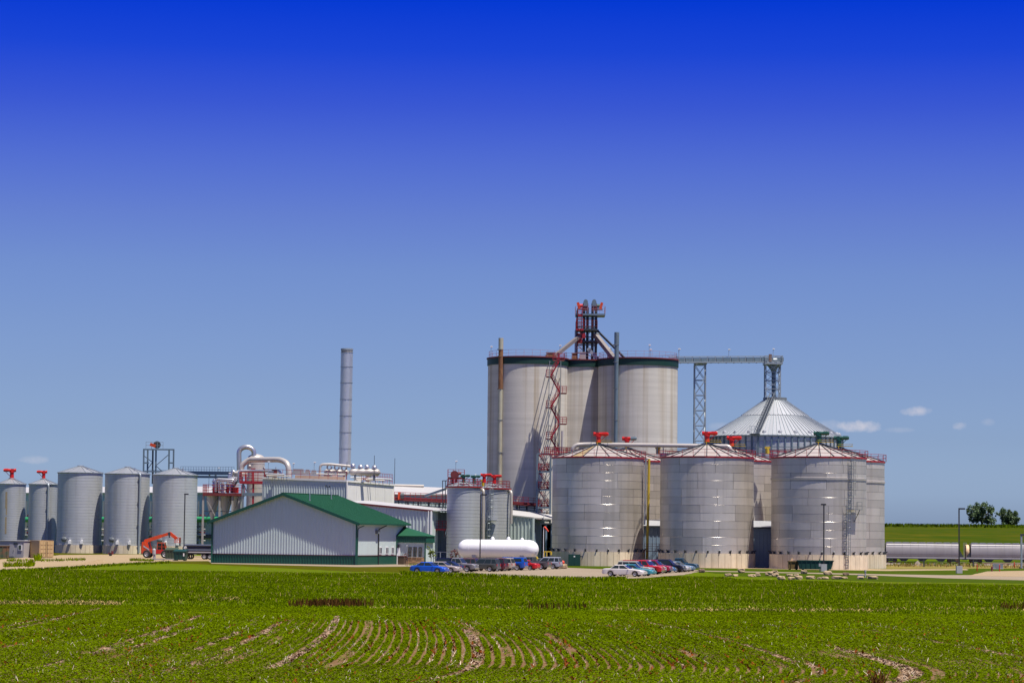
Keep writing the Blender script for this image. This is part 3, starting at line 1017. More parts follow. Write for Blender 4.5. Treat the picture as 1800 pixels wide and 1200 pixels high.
rail_mb(rl, [pol(TANK_R + .2, pa + .11, 9.6), pol(TANK_R + 1.35, pa + .10, 9.6), pol(TANK_R + 1.35, pa - .02, 9.6)], 1.15, .05, 2)
rl.build('railing', 'steel', t)
# white transfer pipe across the tank tops
t = thing('transfer_pipe', 'long white insulated pipe running across the tops of the steel tanks', 'pipe', (0, 0, 0))
Yp = 438
pts = bend([W(1007, 806, Yp + 2), W(1007, 782, Yp + 2), W(1030, 780.5, Yp + 2), W(1284, 784.2, Yp - 6), W(1284, 800, Yp - 6)], 1.3)
MB().tube(pts, .36, 12).build('pipe_run', 'pipe', t, 50)
for px in (1059, 1155, 1166, 1224):
    y = Yp - 2
    f = (px - 1030) / 254
    bar('pipe_support', W(px, 781 + f * 4, y), W(px, 800, y), .14, 'galvsteel', t)
for px in (1040, 1069, 1156, 1228):
    f = (px - 1030) / 254
    p = W(px, 780.5 + f * 3.7, Yp + 2 - 8 * f)
    bar('pipe_band', p - U * .06, p + U * .06, .78, 'steel', t, 'cyl')
# linking catwalks between tanks
for i, (ca, cb, lab) in enumerate(((c4, c5, 'red railed catwalk linking the rear tank roofs above the yellow pipe'), (c5, c6, 'red railed catwalk linking the rear tank roofs beside the ladder tank'))):
    p, q = ca + (cb - ca).normalized() * (TANK_R + .1), cb - (cb - ca).normalized() * (TANK_R + .1)
    p = V((p.x, p.y - 7, FH + TH + .3)); q = V((q.x, q.y - 7, FH + TH + .3))
    p, q = p - U * 1.6, q + U * 1.6
    t = thing('catwalk', lab, 'catwalk', ((p + q) / 2))
    d = (q - p).normalized(); s = V((-d.y, d.x, 0)) * .6
    bar('deck', p, q, 1.2, 'red', t, h=.4)
    rl = MB(); rail_mb(rl, [p + s - t.location, q + s - t.location], 1.3, .07, 1.2); rl.build('railing', 'red', t)
    rl = MB(); rail_mb(rl, [p - s - t.location, q - s - t.location], 1.3, .07, 1.2); rl.build('railing', 'red', t)
    MB().tube([p - t.location + V((-.3, -.2, .55)), q - t.location + V((.3, -.2, .55))], .33, 10).build('pipe_run', 'roofwhite', t, 50)
    MB().cyl(p - t.location + V((-.7, 0, .8)), p - t.location + V((-.7, 0, 1.7)), .35).box(p - t.location + V((-.7, 0, 1.8)), (.9, .5, .35)).build('valve', 'yellow', t, 40)
# yellow pipe between first and second tanks
t = thing('yellow_pipe', 'yellow riser pipe standing between two steel tanks', 'pipe', (0, 0, 0))
MB().tube([W(1141, 806, 425), W(1140, 870, 425), W(1137, 985, 425)], .22, 10).build('riser', 'yellow', t, 50)
MB().tube([W(1135.5, 806, 425), W(1134.5, 870, 425), W(1133, 922, 425)], .16, 8).build('drain_pipe', 'alu', t, 50)
# low blue grey pump building behind the front row
def pump_house(px0, px1, pyr, Y, lab):
    a, c = W(px0, pyr, Y), W(px1, pyr, Y)
    t = thing('pump_house', lab, 'building', (a.x, a.y, 0))
    z = a.z
    ribbed((a.x, a.y, 0), (c.x, c.y, 0), z, 0, 'blueg', 'wall', t, .6, .06)
    MB().extrude([(-.3, -.25, z), ((c - a).x + .3, (c - a).y - .25, z), ((c - a).x + .3, 8, z + 1.1), (-.3, 8, z + 1.1)], (0, 0, .12)).build('roof', 'galv_roof', t)
    MB().box(((c - a).x / 2, (c - a).y - .34, z + .02), ((c - a).x + .7, .12, .22)).build('gutter', 'darksteel', t)
    return t
pump_house(1122, 1170, 924.5, 431, 'narrow blue grey metal building between the two tanks by the yellow pipe')
pump_house(1316, 1362, 927, 423, 'narrow blue grey metal building between the ladder tank and its neighbour')
t = thing('red_platform', 'small dark red railed platform at the foot of the gap between two tanks', 'platform', W(1146, 968, 424))
MB().box((0, 0, 0), (2.6, 1.2, .1)).build('deck', 'darkred', t)
rl = MB(); rail_mb(rl, [(-1.3, -.6, 0), (1.3, -.6, 0), (1.3, .6, 0)], 1.2, .06, .6, rails=(1, .66, .33)); rl.build('railing', 'darkred', t)
for s in (-1, 1):
    MB().box((s * 1.2, .5, -t.location.z / 2), (.12, .12, t.location.z)).build('post', 'darkred', t)
# green cabinet on the first foundation
p = W(1009.5, 985, 419.3)
t = thing('green_cabinet', 'dark green metal cabinet against the concrete foot of a tank', 'cabinet', (p.x, p.y, 0))
MB().box((0, 0, .95), (1.95, .9, 1.9)).build('cabinet_body', 'dumpgreen', t)
for s in (-1, 1):
    MB().box((s * .48, -.47, .95), (.92, .04, 1.75)).build('door', 'dumpgreen', t)
MB().box((0, -.5, 1.55), (.25, .02, .2)).build('notice', 'whitepaint', t)
MB().box((1.2, 0, 1.55), (.5, .3, .18)).build('handle', 'darksteel', t)

def silo(label, px, Yc, R, zf, zr, za, nring, group, m='galv', nroof=18, fnd=True, fn=30, ring_gap=.05, roofm='silo_roof', rib='galvsteel', name='steel_silo', cat='silo', pym=890):
    c = W(px, pym, Yc)
    t = thing(name, label, cat, (c.x, c.y, 0), 0, group)
    if fnd:
        foundation(t, R + .2, zf, fn)
    prof = []
    rh = (zr - zf) / nring
    for k in range(nring):
        z = zf + k * rh
        prof += [(R - .05, z), (R, z + ring_gap * .5), (R, z + rh - ring_gap), (R - .05, z + rh - ring_gap * .5)]
    prof += [(R - .05, zr), (.3, zr)]
    MB().lathe(prof, 56).build('silo_shell', m, t, 30)
    cone_roof(t, R, zr, za, nroof, .18, roofm, rib, .55, .07)
    MB().lathe([(R + .16, zr - .14), (R + .2, zr - .1), (R + .2, zr), (R + .12, zr + .03)], 48).build('eave_ring', 'galvsteel', t, 35)
    return t, c
# ------------------------------------------------------------------ the five galvanized silos
YS = 560
GS = 'galvanized silos in a row behind the containers'
S = {}
def zpy(py, px, Y):
    return W(px, py, Y).z
def left_silo(key, px, Y, rpx, pyr, pya, lab, nring, m='galv', zf=1.75):
    R = M(rpx, Y)
    S[key] = silo(lab, px, Y + R * 0, R, zf, zpy(pyr, px, Y), zpy(pya, px, Y), nring, GS, m, 16)
    return S[key]
left_silo('a', 19.5, 566, 25, 850, 841.5, 'narrow silo with a brown rust run, behind the grey site cabin', 26, 'galv')
left_silo('b', 75.5, 563, 25, 850.5, 842.5, 'narrow silo with red drive, behind the tan container', 26)
left_silo('c', 140, 556, 39, 830.5, 819.5, 'wide silo beside the two narrow ones', 25)
left_silo('d', 223, 553, 39, 832.5, 821.5, 'middle wide silo with a tall downpipe, behind the telehandler', 25)
left_silo('e', 307, 550, 39, 834.5, 823.5, 'wide silo behind the black lamp post and pipe trailer', 25)
for k, lab in (('a', 'red agitator drive on the rust stained narrow silo'), ('b', 'red agitator drive on the narrow silo behind the tan container')):
    t, c = S[k]
    z = zpy(842, 50, 565)
    agitator(lab, (c.x, c.y, z), 'brightred', 1.15 if k == 'a' else .95, PI + .1)
# rust runs on silo a as a stained strip of sheet
t, c = S['a']
for py0, py1, dpx, w in ((864, 893, -4, .45), (876, 905, -3, .3), (908, 938, -3.6, .4)):
    R = M(25, 566)
    x = M(dpx, 566)
    a0 = -PI / 2 + math.asin(x / R)
    MB().lathe([(R + .012, zpy(py1, 20, 566 - R)), (R + .012, zpy(py0, 20, 566 - R))], 4, (0, 0, 0), a0 - w / R / 2, a0 + w / R / 2).build('rust_stain', 'rust_run', t) if 'rust_run' in MT else None
def downpipe(lab, sk, dpx, pyt, pyb, r=.22, m='galvsteel'):
    t0, c = S[sk]
    R = M(39 if sk in 'cde' else 25, YS)
    x = M(dpx, YS)
    th = -PI / 2 + math.asin(x / R)
    p = V((c.x, c.y, 0)) + V((math.cos(th), math.sin(th), 0)) * (R + .35)
    zt, zb = zpy(pyt, 200, YS), .2
    t = thing('downpipe', lab, 'pipe', (p.x, p.y, 0))
    q = V((-math.cos(th), -math.sin(th), 0))
    MB().tube(bend([q * 1.0 + V((0, 0, zt + .2)), V((0, 0, zt)), V((0, 0, zb))], .5), r, 10).build('pipe_run', m, t, 50)
    for k in range(4):
        z = 1.5 + (zt - 2.5) * k / 3
        MB().box((q.x * .2, q.y * .2, z), (.6, .6, .12)).build('pipe_clamp', 'steel', t)
downpipe('galvanized downpipe on the narrow silo behind the tan container', 'b', 12, 852, 950)
downpipe('galvanized downpipe down the middle wide silo', 'd', 25, 834, 968)
for k in 'cde':
    t, c = S[k]
    R = M(39, YS)
    for dpx, z in ((-19, 2.6), (-9, 2.2), (11, 2.2)):
        th = -PI / 2 + math.asin(dpx / 39)
        p = V((math.cos(th), math.sin(th), 0))
        if dpx == -19:
            MB().cyl(p * (R - .1) + V((0, 0, z + .4)), p * (R + .5) + V((0, 0, z + .4)), .45, n=16).cyl(p * (R + .5) + V((0, 0, z + .4)), p * (R + .7) + V((0, 0, z + .4)), .55, .2, 16).cyl(p * (R + .3) + V((0, 0, z + .8)), p * (R + .3) + V((0, 0, z + 1.5)), .08).build('manway', 'steel', t, 40)
        else:
            MB().box(p * (R + .2) + V((0, 0, z + .15)), (.55, .55, .7)).cyl(p * (R + .2) + V((0, 0, z + .5)), p * (R + .2) + V((0, 0, z + .75)), .22).build('vent_box', 'whitepaint', t)
    MB().cyl((M(15, YS), -2.2, S[k][0].children[0].location.z + zpy(831, 150, YS)), (M(15, YS), -2.2, zpy(823, 150, YS)), .16).build('roof_vent', 'alu', t)

# ------------------------------------------------------------------ twin silver tanks with red railings
GTT = 'silver tanks with red roof railings'
def twin(lab, px, Y, rpx, pyr, pya):
    R = M(rpx, Y)
    t, c = silo(lab, px, Y, R, .4, zpy(pyr, px, Y), zpy(pya, px, Y), 22, GTT, 'galv', 16, True, 24, .05, name='silver_tank', cat='tank')
    zr = zpy(pyr, px, Y)
    rl = MB()
    rail_mb(rl, [(math.cos(2 * PI * k / 20) * R, math.sin(2 * PI * k / 20) * R, zr) for k in range(20)], 1.25, .07, 1.3, True, rails=(1, .66, .33))
    rl.build('railing', 'red', t)
    MB().lathe([(R + .2, zr - .22), (R + .28, zr - .15), (R + .28, zr + .02)], 48).build('kick_ring', 'red', t)
    return t, c, zr, R
tw1, ct1, zr1, R1 = twin('silver tank beside the small red landing, behind the pressure vessel', 815, 436, 29.5, 855, 847)
tw2, ct2, zr2, R2 = twin('silver tank with a wall ladder behind the white pressure vessel', 865.5, 446, 30.5, 858, 850)
for px, py, Y, m, lab, rz in ((815, 848, 434, 'motorgreen', 'dark green agitator drive beside the dark red round conveyor head', -.1), (833, 849, 438, 'motorgreen', 'dark green agitator drive beside a red one', -.1),
                     (851, 848, 440, 'brightred', 'red agitator drive on the silver tank with yellow valve', -.1), (869, 850, 444, 'brightred', 'red agitator drive in front of the rusty silo stack', -.1)):
    p = W(px, py, Y)
    agitator(lab, p, m, .68 if m == 'motorgreen' else .78, rz)
def riser(lab, pxt, pyt, pyb, Y, dx, m='pipe', r=.26):
    t = thing('riser_pipe', lab, 'pipe', (0, 0, 0))
    MB().tube(bend([W(pxt + dx, pyt, Y + 1.2), W(pxt, pyt, Y), W(pxt - .6, pyb, Y)], .6), r, 10).build('pipe_run', m, t, 50)
    return t
riser('insulated riser between the two silver tanks', 850, 860, 960, 437, -5)
riser('insulated riser beside the corrugated shed wall', 899, 863, 920, 444, -6)
for px, py in ((817, 838), (834, 834), (852, 833)):
    p = W(px, py, 440)
    t = thing('vent_pipe', 'thin gooseneck vent pipe above the silver tanks', 'pipe', (0, 0, 0), group='gooseneck vents')
    MB().tube([W(px, 856, 440), W(px, py + 2, 440), W(px + 1, py, 440), W(px + 3, py, 440), W(px + 3.5, py + 4, 440)], .07, 6).build('pipe_run', 'alu', t)
p = W(849, 850, 441)
t = thing('yellow_valve', 'yellow valve standing between the red agitator drives', 'valve', p)
MB().cyl((0, 0, -.4), (0, 0, .5), .28).box((0, 0, .6), (.7, .4, .3)).build('valve_body', 'yellow', t, 40)
# ladder on the second silver tank
t = thing('tank_ladder', 'thin wall ladder with a small landing on the silver tank', 'ladder', (ct2.x, ct2.y, 0))
la = -PI / 2 + math.asin((864 - 865.5) / 30.5)
ladder('upper_ladder', la, 7.5, zr2, R2 + .35, True, 'galvsteel')
ladder('lower_ladder', la - .1, .3, 8, R2 + .35, True, 'galvsteel')
MB().box(pol(R2 + .6, la + .05, 7.4), (1.6, 1, .1), la + PI / 2).build('rest_platform', 'steel', t)

# ------------------------------------------------------------------ concrete silos
YK = 480
KR = M(70, YK)
ZK = zpy(633, 1000, YK)
GK = 'slipformed concrete silos'
def concrete_silo(lab, px, Y, pym=760):
    c = W(px, pym, Y)
    t = thing('concrete_silo', lab, 'silo', (c.x, c.y, 0), 0, GK)
    MB().lathe([(KR, -.2), (KR, ZK - 1.0)], 96).build('silo_wall', 'concrete', t, 40)
    MB().lathe([(KR - .1, ZK - 1.25), (KR + .16, ZK - 1.2), (KR + .16, ZK - .05), (KR - .1, ZK)], 96).build('coping', 'greenband', t, 35)
    MB().lathe([(KR + .02, ZK - .02), (KR + .3, ZK), (KR + .3, ZK + .22), (.1, ZK + .3)], 96).build('roof_slab', 'darkred', t, 35)
    rl = MB()
    rail_mb(rl, [(math.cos(2 * PI * k / 30) * (KR - .15), math.sin(2 * PI * k / 30) * (KR - .15), ZK + .25) for k in range(30)], 1.15, .045, 1.6, True)
    rl.build('railing', 'railgrey', t)
    return t, c
MT['railgrey'] = mat('mauve grey railing', (.36, .22, .28), .5)
K1, k1 = concrete_silo('concrete silo with the rust streaked vent stack', 926.5, YK)
K2, k2 = concrete_silo('concrete silo set back between the other two', 1024, YK + 7.2)
K3, k3 = concrete_silo('concrete silo carrying the blue grey vent stack', 1120.5, YK)
# dark window of the middle silo
p = W(1012, 779, YK + 3.1)
t = thing('wall_hatch', 'dark framed hatch in the concrete silo wall above the white pipe', 'hatch', p)
MB().box((0, 0, 0), (1.75, .25, 1.9)).build('hatch_frame', 'darksteel', t)
MB().box((0, -.16, 0), (1.4, .06, 1.55)).build('hatch_pane', 'blueg', t)
# vent stacks
def stack(lab, px, pyt, pyb, Y, segs, r):
    t = thing('vent_stack', lab, 'stack', (0, 0, 0))
    prev = pyt
    for py, m, rr in segs:
        MB().cyl(W(px + (py - 760) * -.01, py, Y), W(px + (prev - 760) * -.01, prev, Y), rr, n=18).build('stack_section', m, t, 40)
        if py != segs[-1][0]:
            bar('stack_flange', W(px, py - .6, Y), W(px, py + .6, Y), rr * 2.35, 'steel' if m != 'rust' else 'rust', t, 'cyl')
        prev = py
    for py in (685, 742, 795):
        if py < pyb:
            bar('wall_bracket', W(px, py, Y), W(px + 4.5, py + 3, Y + 1.5), .22, 'galvsteel', t)
    return t
stack('tall vent stack with a rusted upper length on the concrete silo', 879, 594, 852, YK - 6.0, [(614, 'palepipe', .46), (626, 'rust', .44), (683, 'rust', .43), (738, 'palepipe', .40), (795, 'palepipe', .39), (858, 'palepipe', .38)], .44)
stack('blue grey vent stack on the front of the concrete silo', 1082.5, 584, 790, YK - 6.75, [(606, 'bluesteel', .46), (636, 'bluesteel', .42), (682, 'bluesteel', .40), (738, 'bluesteel', .38), (792, 'bluesteel', .37)], .44)
# lamps on the silo roofs: thin poles with a small white head
def mast(px, pyt, pyb, Y, lab, m='galvsteel', head=True, r=.05):
    t = thing('light_mast', lab, 'lamp', W(px, pyb, Y), 0, 'thin light masts on the roofs')
    h = W(px, pyt, Y).z - t.location.z
    MB().cyl((0, 0, 0), (0, 0, h), r, r * .8, 6).build('mast', m, t)
    if head:
        MB().box((.1, 0, h), (.42, .3, .18)).box((.12, -.02, h - .14), (.25, .2, .12)).build('lamp_head', 'whitepaint', t)
    return t
for px, pyt, pyb in ((863, 609, 632), (984, 607, 632), (1141, 606, 634), (1143, 614, 634), (1193, 613, 636)):
    mast(px, pyt, pyb, YK - 2, 'thin light mast on the concrete silo roofs')
# ------------------------------------------------------------------ head house with two bucket elevators
YH = YK + 6
t = thing('head_tower', 'steel tower with railed platforms holding up the grain elevator heads', 'tower', W(1034, 634, YH))
for px in (1014, 1047):
    for dy in (-1.6, 1.6):
        bar('leg', W(px, 634, YH + dy), W(px + .5, 545, YH + dy), .3, 'darksteel', t)
for py in (620, 606, 592, 575, 560):
    for dy in (-1.6, 1.6):
        bar('girt', W(1014, py, YH + dy), W(1047, py, YH + dy), .2, 'darksteel', t)
for py0, py1 in ((634, 606), (606, 575)):
    bar('brace', W(1014, py0, YH - 1.6), W(1047, py1, YH - 1.6), .12, 'steel', t)
    bar('brace', W(1047, py0, YH - 1.6), W(1014, py1, YH - 1.6), .12, 'steel', t)
def deck(t, px0, px1, py, Y0, Y1, m, th=.35, rail=None, rh=1.4, w=.06):
    p, q = W(px0, py, Y0), W(px1, py, Y0)
    c = (p + q) / 2 - t.location
    o = MB().box((c.x, c.y + (Y1 - Y0) / 2, c.z - th / 2), ((q - p).x, Y1 - Y0, th)).build('deck', m, t)
    if rail:
        rl = MB()
        a = V(((p - t.location).x, (p - t.location).y, c.z)); bq = V(((q - t.location).x, (p - t.location).y, c.z))
        dd = V((0, Y1 - Y0, 0))
        rail_mb(rl, [a + dd, a, bq, bq + dd], rh, w, 1.1, rails=(1, .66, .33))
        rl.build('railing', rail, t)
    return o
deck(t, 1012, 1064, 551, YH - 2.2, YH + 2.2, 'bluesteel', .35, 'railgrey', 1.4, .05)
deck(t, 1013, 1050, 577, YH - 2.6, YH + 2.0, 'darksteel', .4, 'darkred', 1.5, .1)
deck(t, 1013, 1026, 577, YH - 3.4, YH - 2.4, 'red', .4, 'red', 1.8, .09)
deck(t, 1016, 1024, 553, YH - 3.0, YH - 2.0, 'red', .3, 'red', 1.6, .09)
deck(t, 1016, 1052, 598, YH - 2.0, YH + 2.0, 'darksteel', .4)
b = MB()
for s in (-.35, .35):
    p, q = W(1018, 634, YH - 2.9), W(1019, 548, YH - 2.9)
    b.bar(p + V((s, 0, 0)) - t.location, q + V((s, 0, 0)) - t.location, .09)
for k in range(20):
    p = W(1018 + k / 20, 634 - 86 * k / 20, YH - 2.9) - t.location
    b.bar(p - V((.35, 0, 0)), p + V((.35, 0, 0)), .06)
    if k % 2:
        b.tube([p + V((.4 * math.cos(q), -.7 * math.sin(q), 0)) for q in np.linspace(0, PI, 6)], .05, 4)
b.build('caged_ladder', 'darkred', t)
MB().box(W(1022, 590, YH - 2.2) - t.location, (1.5, .6, .9), .0).box(W(1019, 596, YH - 2.2) - t.location, (.9, .6, 1.3)).build('guard_panel', 'red', t)
for px, lab in ((1028.5, 'bucket elevator leg with its drive on the stair side'), (1043.5, 'bucket elevator leg nearer the blue grey stack')):
    e = thing('bucket_elevator', lab, 'elevator', W(px, 634, YH - .6), 0, 'grain bucket elevators')
    zt_ = W(px, 541, YH).z - e.location.z
    for s in (-1, 1):
        MB().box((s * .33 + .05, 0, zt_ / 2), (.5, .8, zt_)).build('leg_casing', 'darksteel', e)
    hz = W(px, 527, YH).z - e.location.z
    MB().box((0, 0, zt_ + .15), (1.0, 1.1, 1.3)).build('discharge_hood', 'darkred', e)
    prof = [(-.42, zt_ + .3), (-.42, hz - .5)] + [(-.42 * math.cos(q), hz - .5 + .5 * math.sin(q)) for q in np.linspace(.2, PI - .2, 8)] + [(.42, hz - .5), (.42, zt_ + .3)]
    MB().extrude([(x, -.65, z) for x, z in prof], (0, 1.3, 0)).build('head_cover', 'bluesteel', e, 40)
    s = -1 if px < 1035 else 1
    MB().cyl((s * .5, -.2, hz - 1.2), (s * 1.3, -.2, hz - 1.2), .34, n=14).box((s * .95, .2, hz - 1.2), (.5, .5, .7)).build('drive_motor', 'motorgreen' if s > 0 else 'brightred', e, 40)
    MB().bar((s * 1.15, -.45, hz - 1.9), (s * 1.5, -.45, hz - .6), .35, .5).build('belt_guard', 'orange', e)
    MB().box((s * 1.0, 0, hz - 1.85), (1.2, .8, .25)).build('motor_base', 'darkred', e)
def spout(lab, p, q, w, m):
    t = thing('grain_spout', lab, 'chute', p, 0)
    bar('spout_chute', p, q, w, m, t)
    d = (q - p).normalized()
    bar('spout_flange', p + d * .3, p + d * .55, w * 1.35, 'steel', t)
    bar('spout_flange', q - d * .5, q - d * .25, w * 1.35, 'steel', t)
spout('long sloping grain chute down to the silo with the rusted stack', W(1026, 585, YH - 1.5), W(966, 633, YK - 3), .62, 'chute')  if 'chute' in MT else None
spout('broad sloping grain chute down toward the blue grey stack', W(1046, 588, YH - 1.5), W(1081, 632, YK - 2), .8, 'chute')
spout('thin sloping grain chute passing behind the blue grey stack', W(1048, 579, YH + 1), W(1101, 632, YK + 1), .32, 'darksteel')
spout('short sloping chute at the foot of the head tower', W(1033, 612, YH - 2), W(1052, 632, YH - 2), .6, 'galvsteel')
for px, py, w, h, m, lab in ((1009, 627, 1.0, 1.2, 'rust', 'rusty box on the silo roof beside the head tower'), (968, 631, 1.9, .8, 'rust', 'rusty transition box under the long chute'), (1024, 628, 1.3, 1.4, 'tank_roof', 'pale hopper box at the foot of the head tower')):
    p = W(px, py, YH - 3 if px > 1000 else YK - 4)
    t = thing('roof_box', lab, 'hopper', (p.x, p.y, ZK + .25))
    MB().extrude([(-w / 2, -.5, 0), (w / 2, -.5, 0), (w / 2 * .8, -.5, h), (-w / 2 * .8, -.5, h)], (0, 1, 0)).build('box_body', m, t)
    MB().box((0, 0, h + .05), (w * .95, 1.15, .12)).build('box_lid', m, t)
p = W(1071, 634, YH + 4)
t = thing('roof_vessel', 'grey cylindrical dust filter on the silo roof', 'filter', p)
MB().lathe([(.1, 0), (.42, .6), (.42, 2.4), (.3, 2.55), (.05, 2.6)], 18).build('filter_body', 'bluesteel', t, 40)
for k in range(3):
    MB().box((math.cos(k * 2.1) * .4, math.sin(k * 2.1) * .4, .3), (.08, .08, .8)).build('leg', 'steel', t)
t = thing('standpipe', 'slim pale pipe beside the red stair', 'pipe', (0, 0, 0))
MB().cyl(W(1011.5, 634, YH - 2.2), W(1012, 580, YH - 2.2), .2, n=10).build('pipe_run', 'galvsteel', t, 40)
t = thing('standpipe', 'white vent pipe rising beside the lower end of the red stair', 'pipe', (0, 0, 0))
MB().cyl(W(987.5, 800, 462), W(988.5, 757, 462), .2, n=10).build('pipe_run', 'pipe', t, 40)
t = thing('standpipe', 'pale pipe climbing the concrete wall behind the red stair', 'pipe', (0, 0, 0))
MB().cyl(W(981.5, 790, 474), W(983.5, 692, 474), .19, n=10).build('pipe_run', 'palepipe', t, 40)
# ------------------------------------------------------------------ red zigzag stair up the silos and the steel stair tower below
YZ = 468.5
t = thing('zigzag_stair', 'red zigzag stair climbing the concrete silos to the roof', 'stair', W(975, 800, YZ))
levels = [(632, 'r'), (661, 'l'), (690, 'r'), (715, 'l'), (744, 'r'), (770, 'l'), (797, 'r')]
XL, XRt = (958, 966), (984, 995)
def flight(px0, py0, px1, py1, Y):
    p, q = W(px0, py0, Y) - t.location, W(px1, py1, Y) - t.location
    b = MB()
    for dy in (-.42, .42):
        b.bar(p + V((0, dy, 0)), q + V((0, dy, 0)), .07, .26)
    n = 12
    for k in range(n):
        e = p + (q - p) * ((k + .5) / n)
        b.box(e, (.34, .8, .05))
    b.build('flight', 'red', t)
    rl = MB()
    for dy in (-.46, .46):
        rail_mb(rl, [p + V((0, dy, 0)), q + V((0, dy, 0))], 1.1, .06, .8, rails=(1, .6))
    rl.build('flight_railing', 'red', t)
for i, (py, s) in enumerate(levels):
    x0, x1 = ((960, 971) if s == 'l' else (982, 996))
    if i == 0:
        x0, x1 = 972, 992
    p, q = W(x0, py, YZ) - t.location, W(x1, py, YZ) - t.location
    MB().box(((p.x + q.x) / 2, p.y, p.z - .12), (q.x - p.x, 1.9, .2)).build('landing', 'darkred', t)
    rl = MB()
    a, e = (q, p) if s == 'l' else (p, q)
    rail_mb(rl, [V((a.x, a.y - .9, p.z)), V((e.x, a.y - .9, p.z)), V((e.x, a.y + .9, p.z)), V((a.x, a.y + .9, p.z))], 1.15, .06, .9, rails=(1, .66, .33))
    rl.build('landing_railing', 'red', t)
    if i < len(levels) - 1:
        nx, ns = levels[i + 1]
        flight(984 if s == 'r' else 968, py, 968 if s == 'r' else 984, nx, YZ + (.45 if i % 2 else -.45))
for px in (966, 986):
    for dy in (-.9, .9):
        bar('post', W(px - 3, 800, YZ + dy), W(px, 634, YZ + dy), .13, 'steel', t)
for i, (py, s) in enumerate(levels[:-1]):
    bar('wall_tie', W(968, py + 4, YZ + .9), W(964, py + 3, YK - 5.2), .12, 'steel', t)
    bar('wall_tie', W(984, py + 4, YZ + .9), W(984, py + 3, YK - 1.5), .12, 'steel', t)
YL = 462
t = thing('stair_tower', 'grey steel stair tower with red flights beside the steel tanks', 'tower', W(957, 985, YL))
for px in (944.5, 968):
    for dy in (-1.7, 1.7):
        p = W(px, 797, YL + dy)
        bar('leg', (p.x, p.y, 0), p, .34, 'bluesteel', t)
for py in (797, 829, 861, 892, 915):
    for dy in (-1.7, 1.7):
        bar('girt', W(944.5, py, YL + dy), W(968, py, YL + dy), .28, 'bluesteel', t)
for py0, py1 in ((797, 829), (829, 861), (861, 892), (892, 915)):
    for dy in (-1.7, 1.7):
        bar('brace', W(945, py0, YL + dy), W(968, py1, YL + dy), .11, 'steel', t)
        bar('brace', W(968, py0, YL + dy), W(945, py1, YL + dy), .11, 'steel', t)
    p, q = W(946, py1 - 2, YL), W(967, py1 - 2, YL)
    MB().box((p + q) / 2 - t.location, (q.x - p.x, 3.0, .2)).build('landing', 'darkred', t)
    rl = MB()
    a, e = p - t.location, q - t.location
    rail_mb(rl, [a + V((0, -1.5, 0)), e + V((0, -1.5, 0)), e + V((0, 1.5, 0)), a + V((0, 1.5, 0))], 1.25, .11, .5, rails=(1, .75, .5, .25))
    rl.build('landing_railing', 'red', t)
    b = MB()
    p, q = W(965, py1 - 2, YL - .9) - t.location, W(948, py0 + 2, YL - .9) - t.location
    for dy in (-.4, .4):
        b.bar(p + V((0, dy, 0)), q + V((0, dy, 0)), .08, .26)
    for k in range(10):
        b.box(p + (q - p) * ((k + .5) / 10), (.32, .76, .05))
    b.build('flight', 'red', t)
    rl = MB(); rail_mb(rl, [p + V((0, -.45, 0)), q + V((0, -.45, 0))], 1.1, .07, .7, rails=(1, .5)); rl.build('flight_railing', 'red', t)
# top walkway toward the tank
t = thing('red_walkway', 'bright red railed walkway from the stair tower onto the tank roofs', 'walkway', W(965, 797, YL - 3))
p, q = W(957, 798, YL - 3) - t.location, W(1005, 799, YL - 12) - t.location
bq = MB().bar(p, q, 1.6, .3).build('deck', 'brightred', t)
for s in (-.8, .8):
    rl = MB(); rail_mb(rl, [p + V((0, s, 0)), q + V((0, s, 0))], 1.25, .09, .7, rails=(1, .7, .4)); rl.build('railing', 'brightred', t)

# ------------------------------------------------------------------ big flat grain bin with conveyor bridge
YB = 496
BR = M(118, YB)
cb = W(1362, 768, YB)
ZE = cb.z
ZA = W(1360, 702, YB).z
t = thing('grain_bin', 'huge corrugated grain bin with a ribbed conical roof behind the steel tanks', 'grain bin', (cb.x, cb.y, 0))
nring = 20
for k in range(nring):
    h = ZE / nring
    prof = []
    for i in range(5):
        prof.append((BR + (.03 if i % 2 else -.02), i * h / 4 * .97))
    me = cached('binring', lambda: MB().lathe(prof, 72).mesh('galv', 40))
    NEW('wall_ring', me, t, RZ(0, k * h))
ns = 64
sm = cached('stiff', lambda: MB().box((BR + .12, 0, ZE / 2), (.18, .24, ZE)).mesh('bluesteel'))
for k in range(ns):
    NEW('wall_stiffener', sm, t, RZ(2 * PI * (k + .5) / ns))
prof2 = [(.0 + 2.0, ZA), (BR * .52, ZA - (ZA - ZE) * .46), (BR + .25, ZE - .12)]
# roof: two tiers of sheets with raised seams
nseam = 96
for (ra, za_, rb_, zb_, nm) in ((1.9, ZA, BR * .50, ZA - (ZA - ZE) * .44, 'upper'), (BR * .50 - .1, ZA - (ZA - ZE) * .44 - .07, BR + .3, ZE - .10, 'lower')):
    nn = nseam // 2 if nm == 'upper' else nseam
    a = 2 * PI / nn
    me = roof_sector(ra, za_, rb_, zb_, a, .0, .05, 'galv_roof', 2)
    sb = MB().bar((ra, 0, za_ + .05), (rb_, 0, zb_ + .05), .10, .16).mesh('galvsteel')
    for k in range(nn):
        NEW('roof_panel', me, t, RZ(a * (k + .5)))
        NEW('roof_seam', sb, t, RZ(a * k))
MB().lathe([(BR + .28, ZE - .28), (BR + .34, ZE - .25), (BR + .34, ZE - .06), (BR + .2, ZE)], 72).build('eave_ring', 'galvsteel', t, 35)
MB().lathe([(2.3, ZA - .1), (2.3, ZA + .35), (.2, ZA + .5)], 24).build('peak_ring', 'steel', t, 35)
vm = MB().lathe([(.42, 0), (.42, .35), (.3, .6), (.05, .7)], 12).mesh('galv_roof', 40)
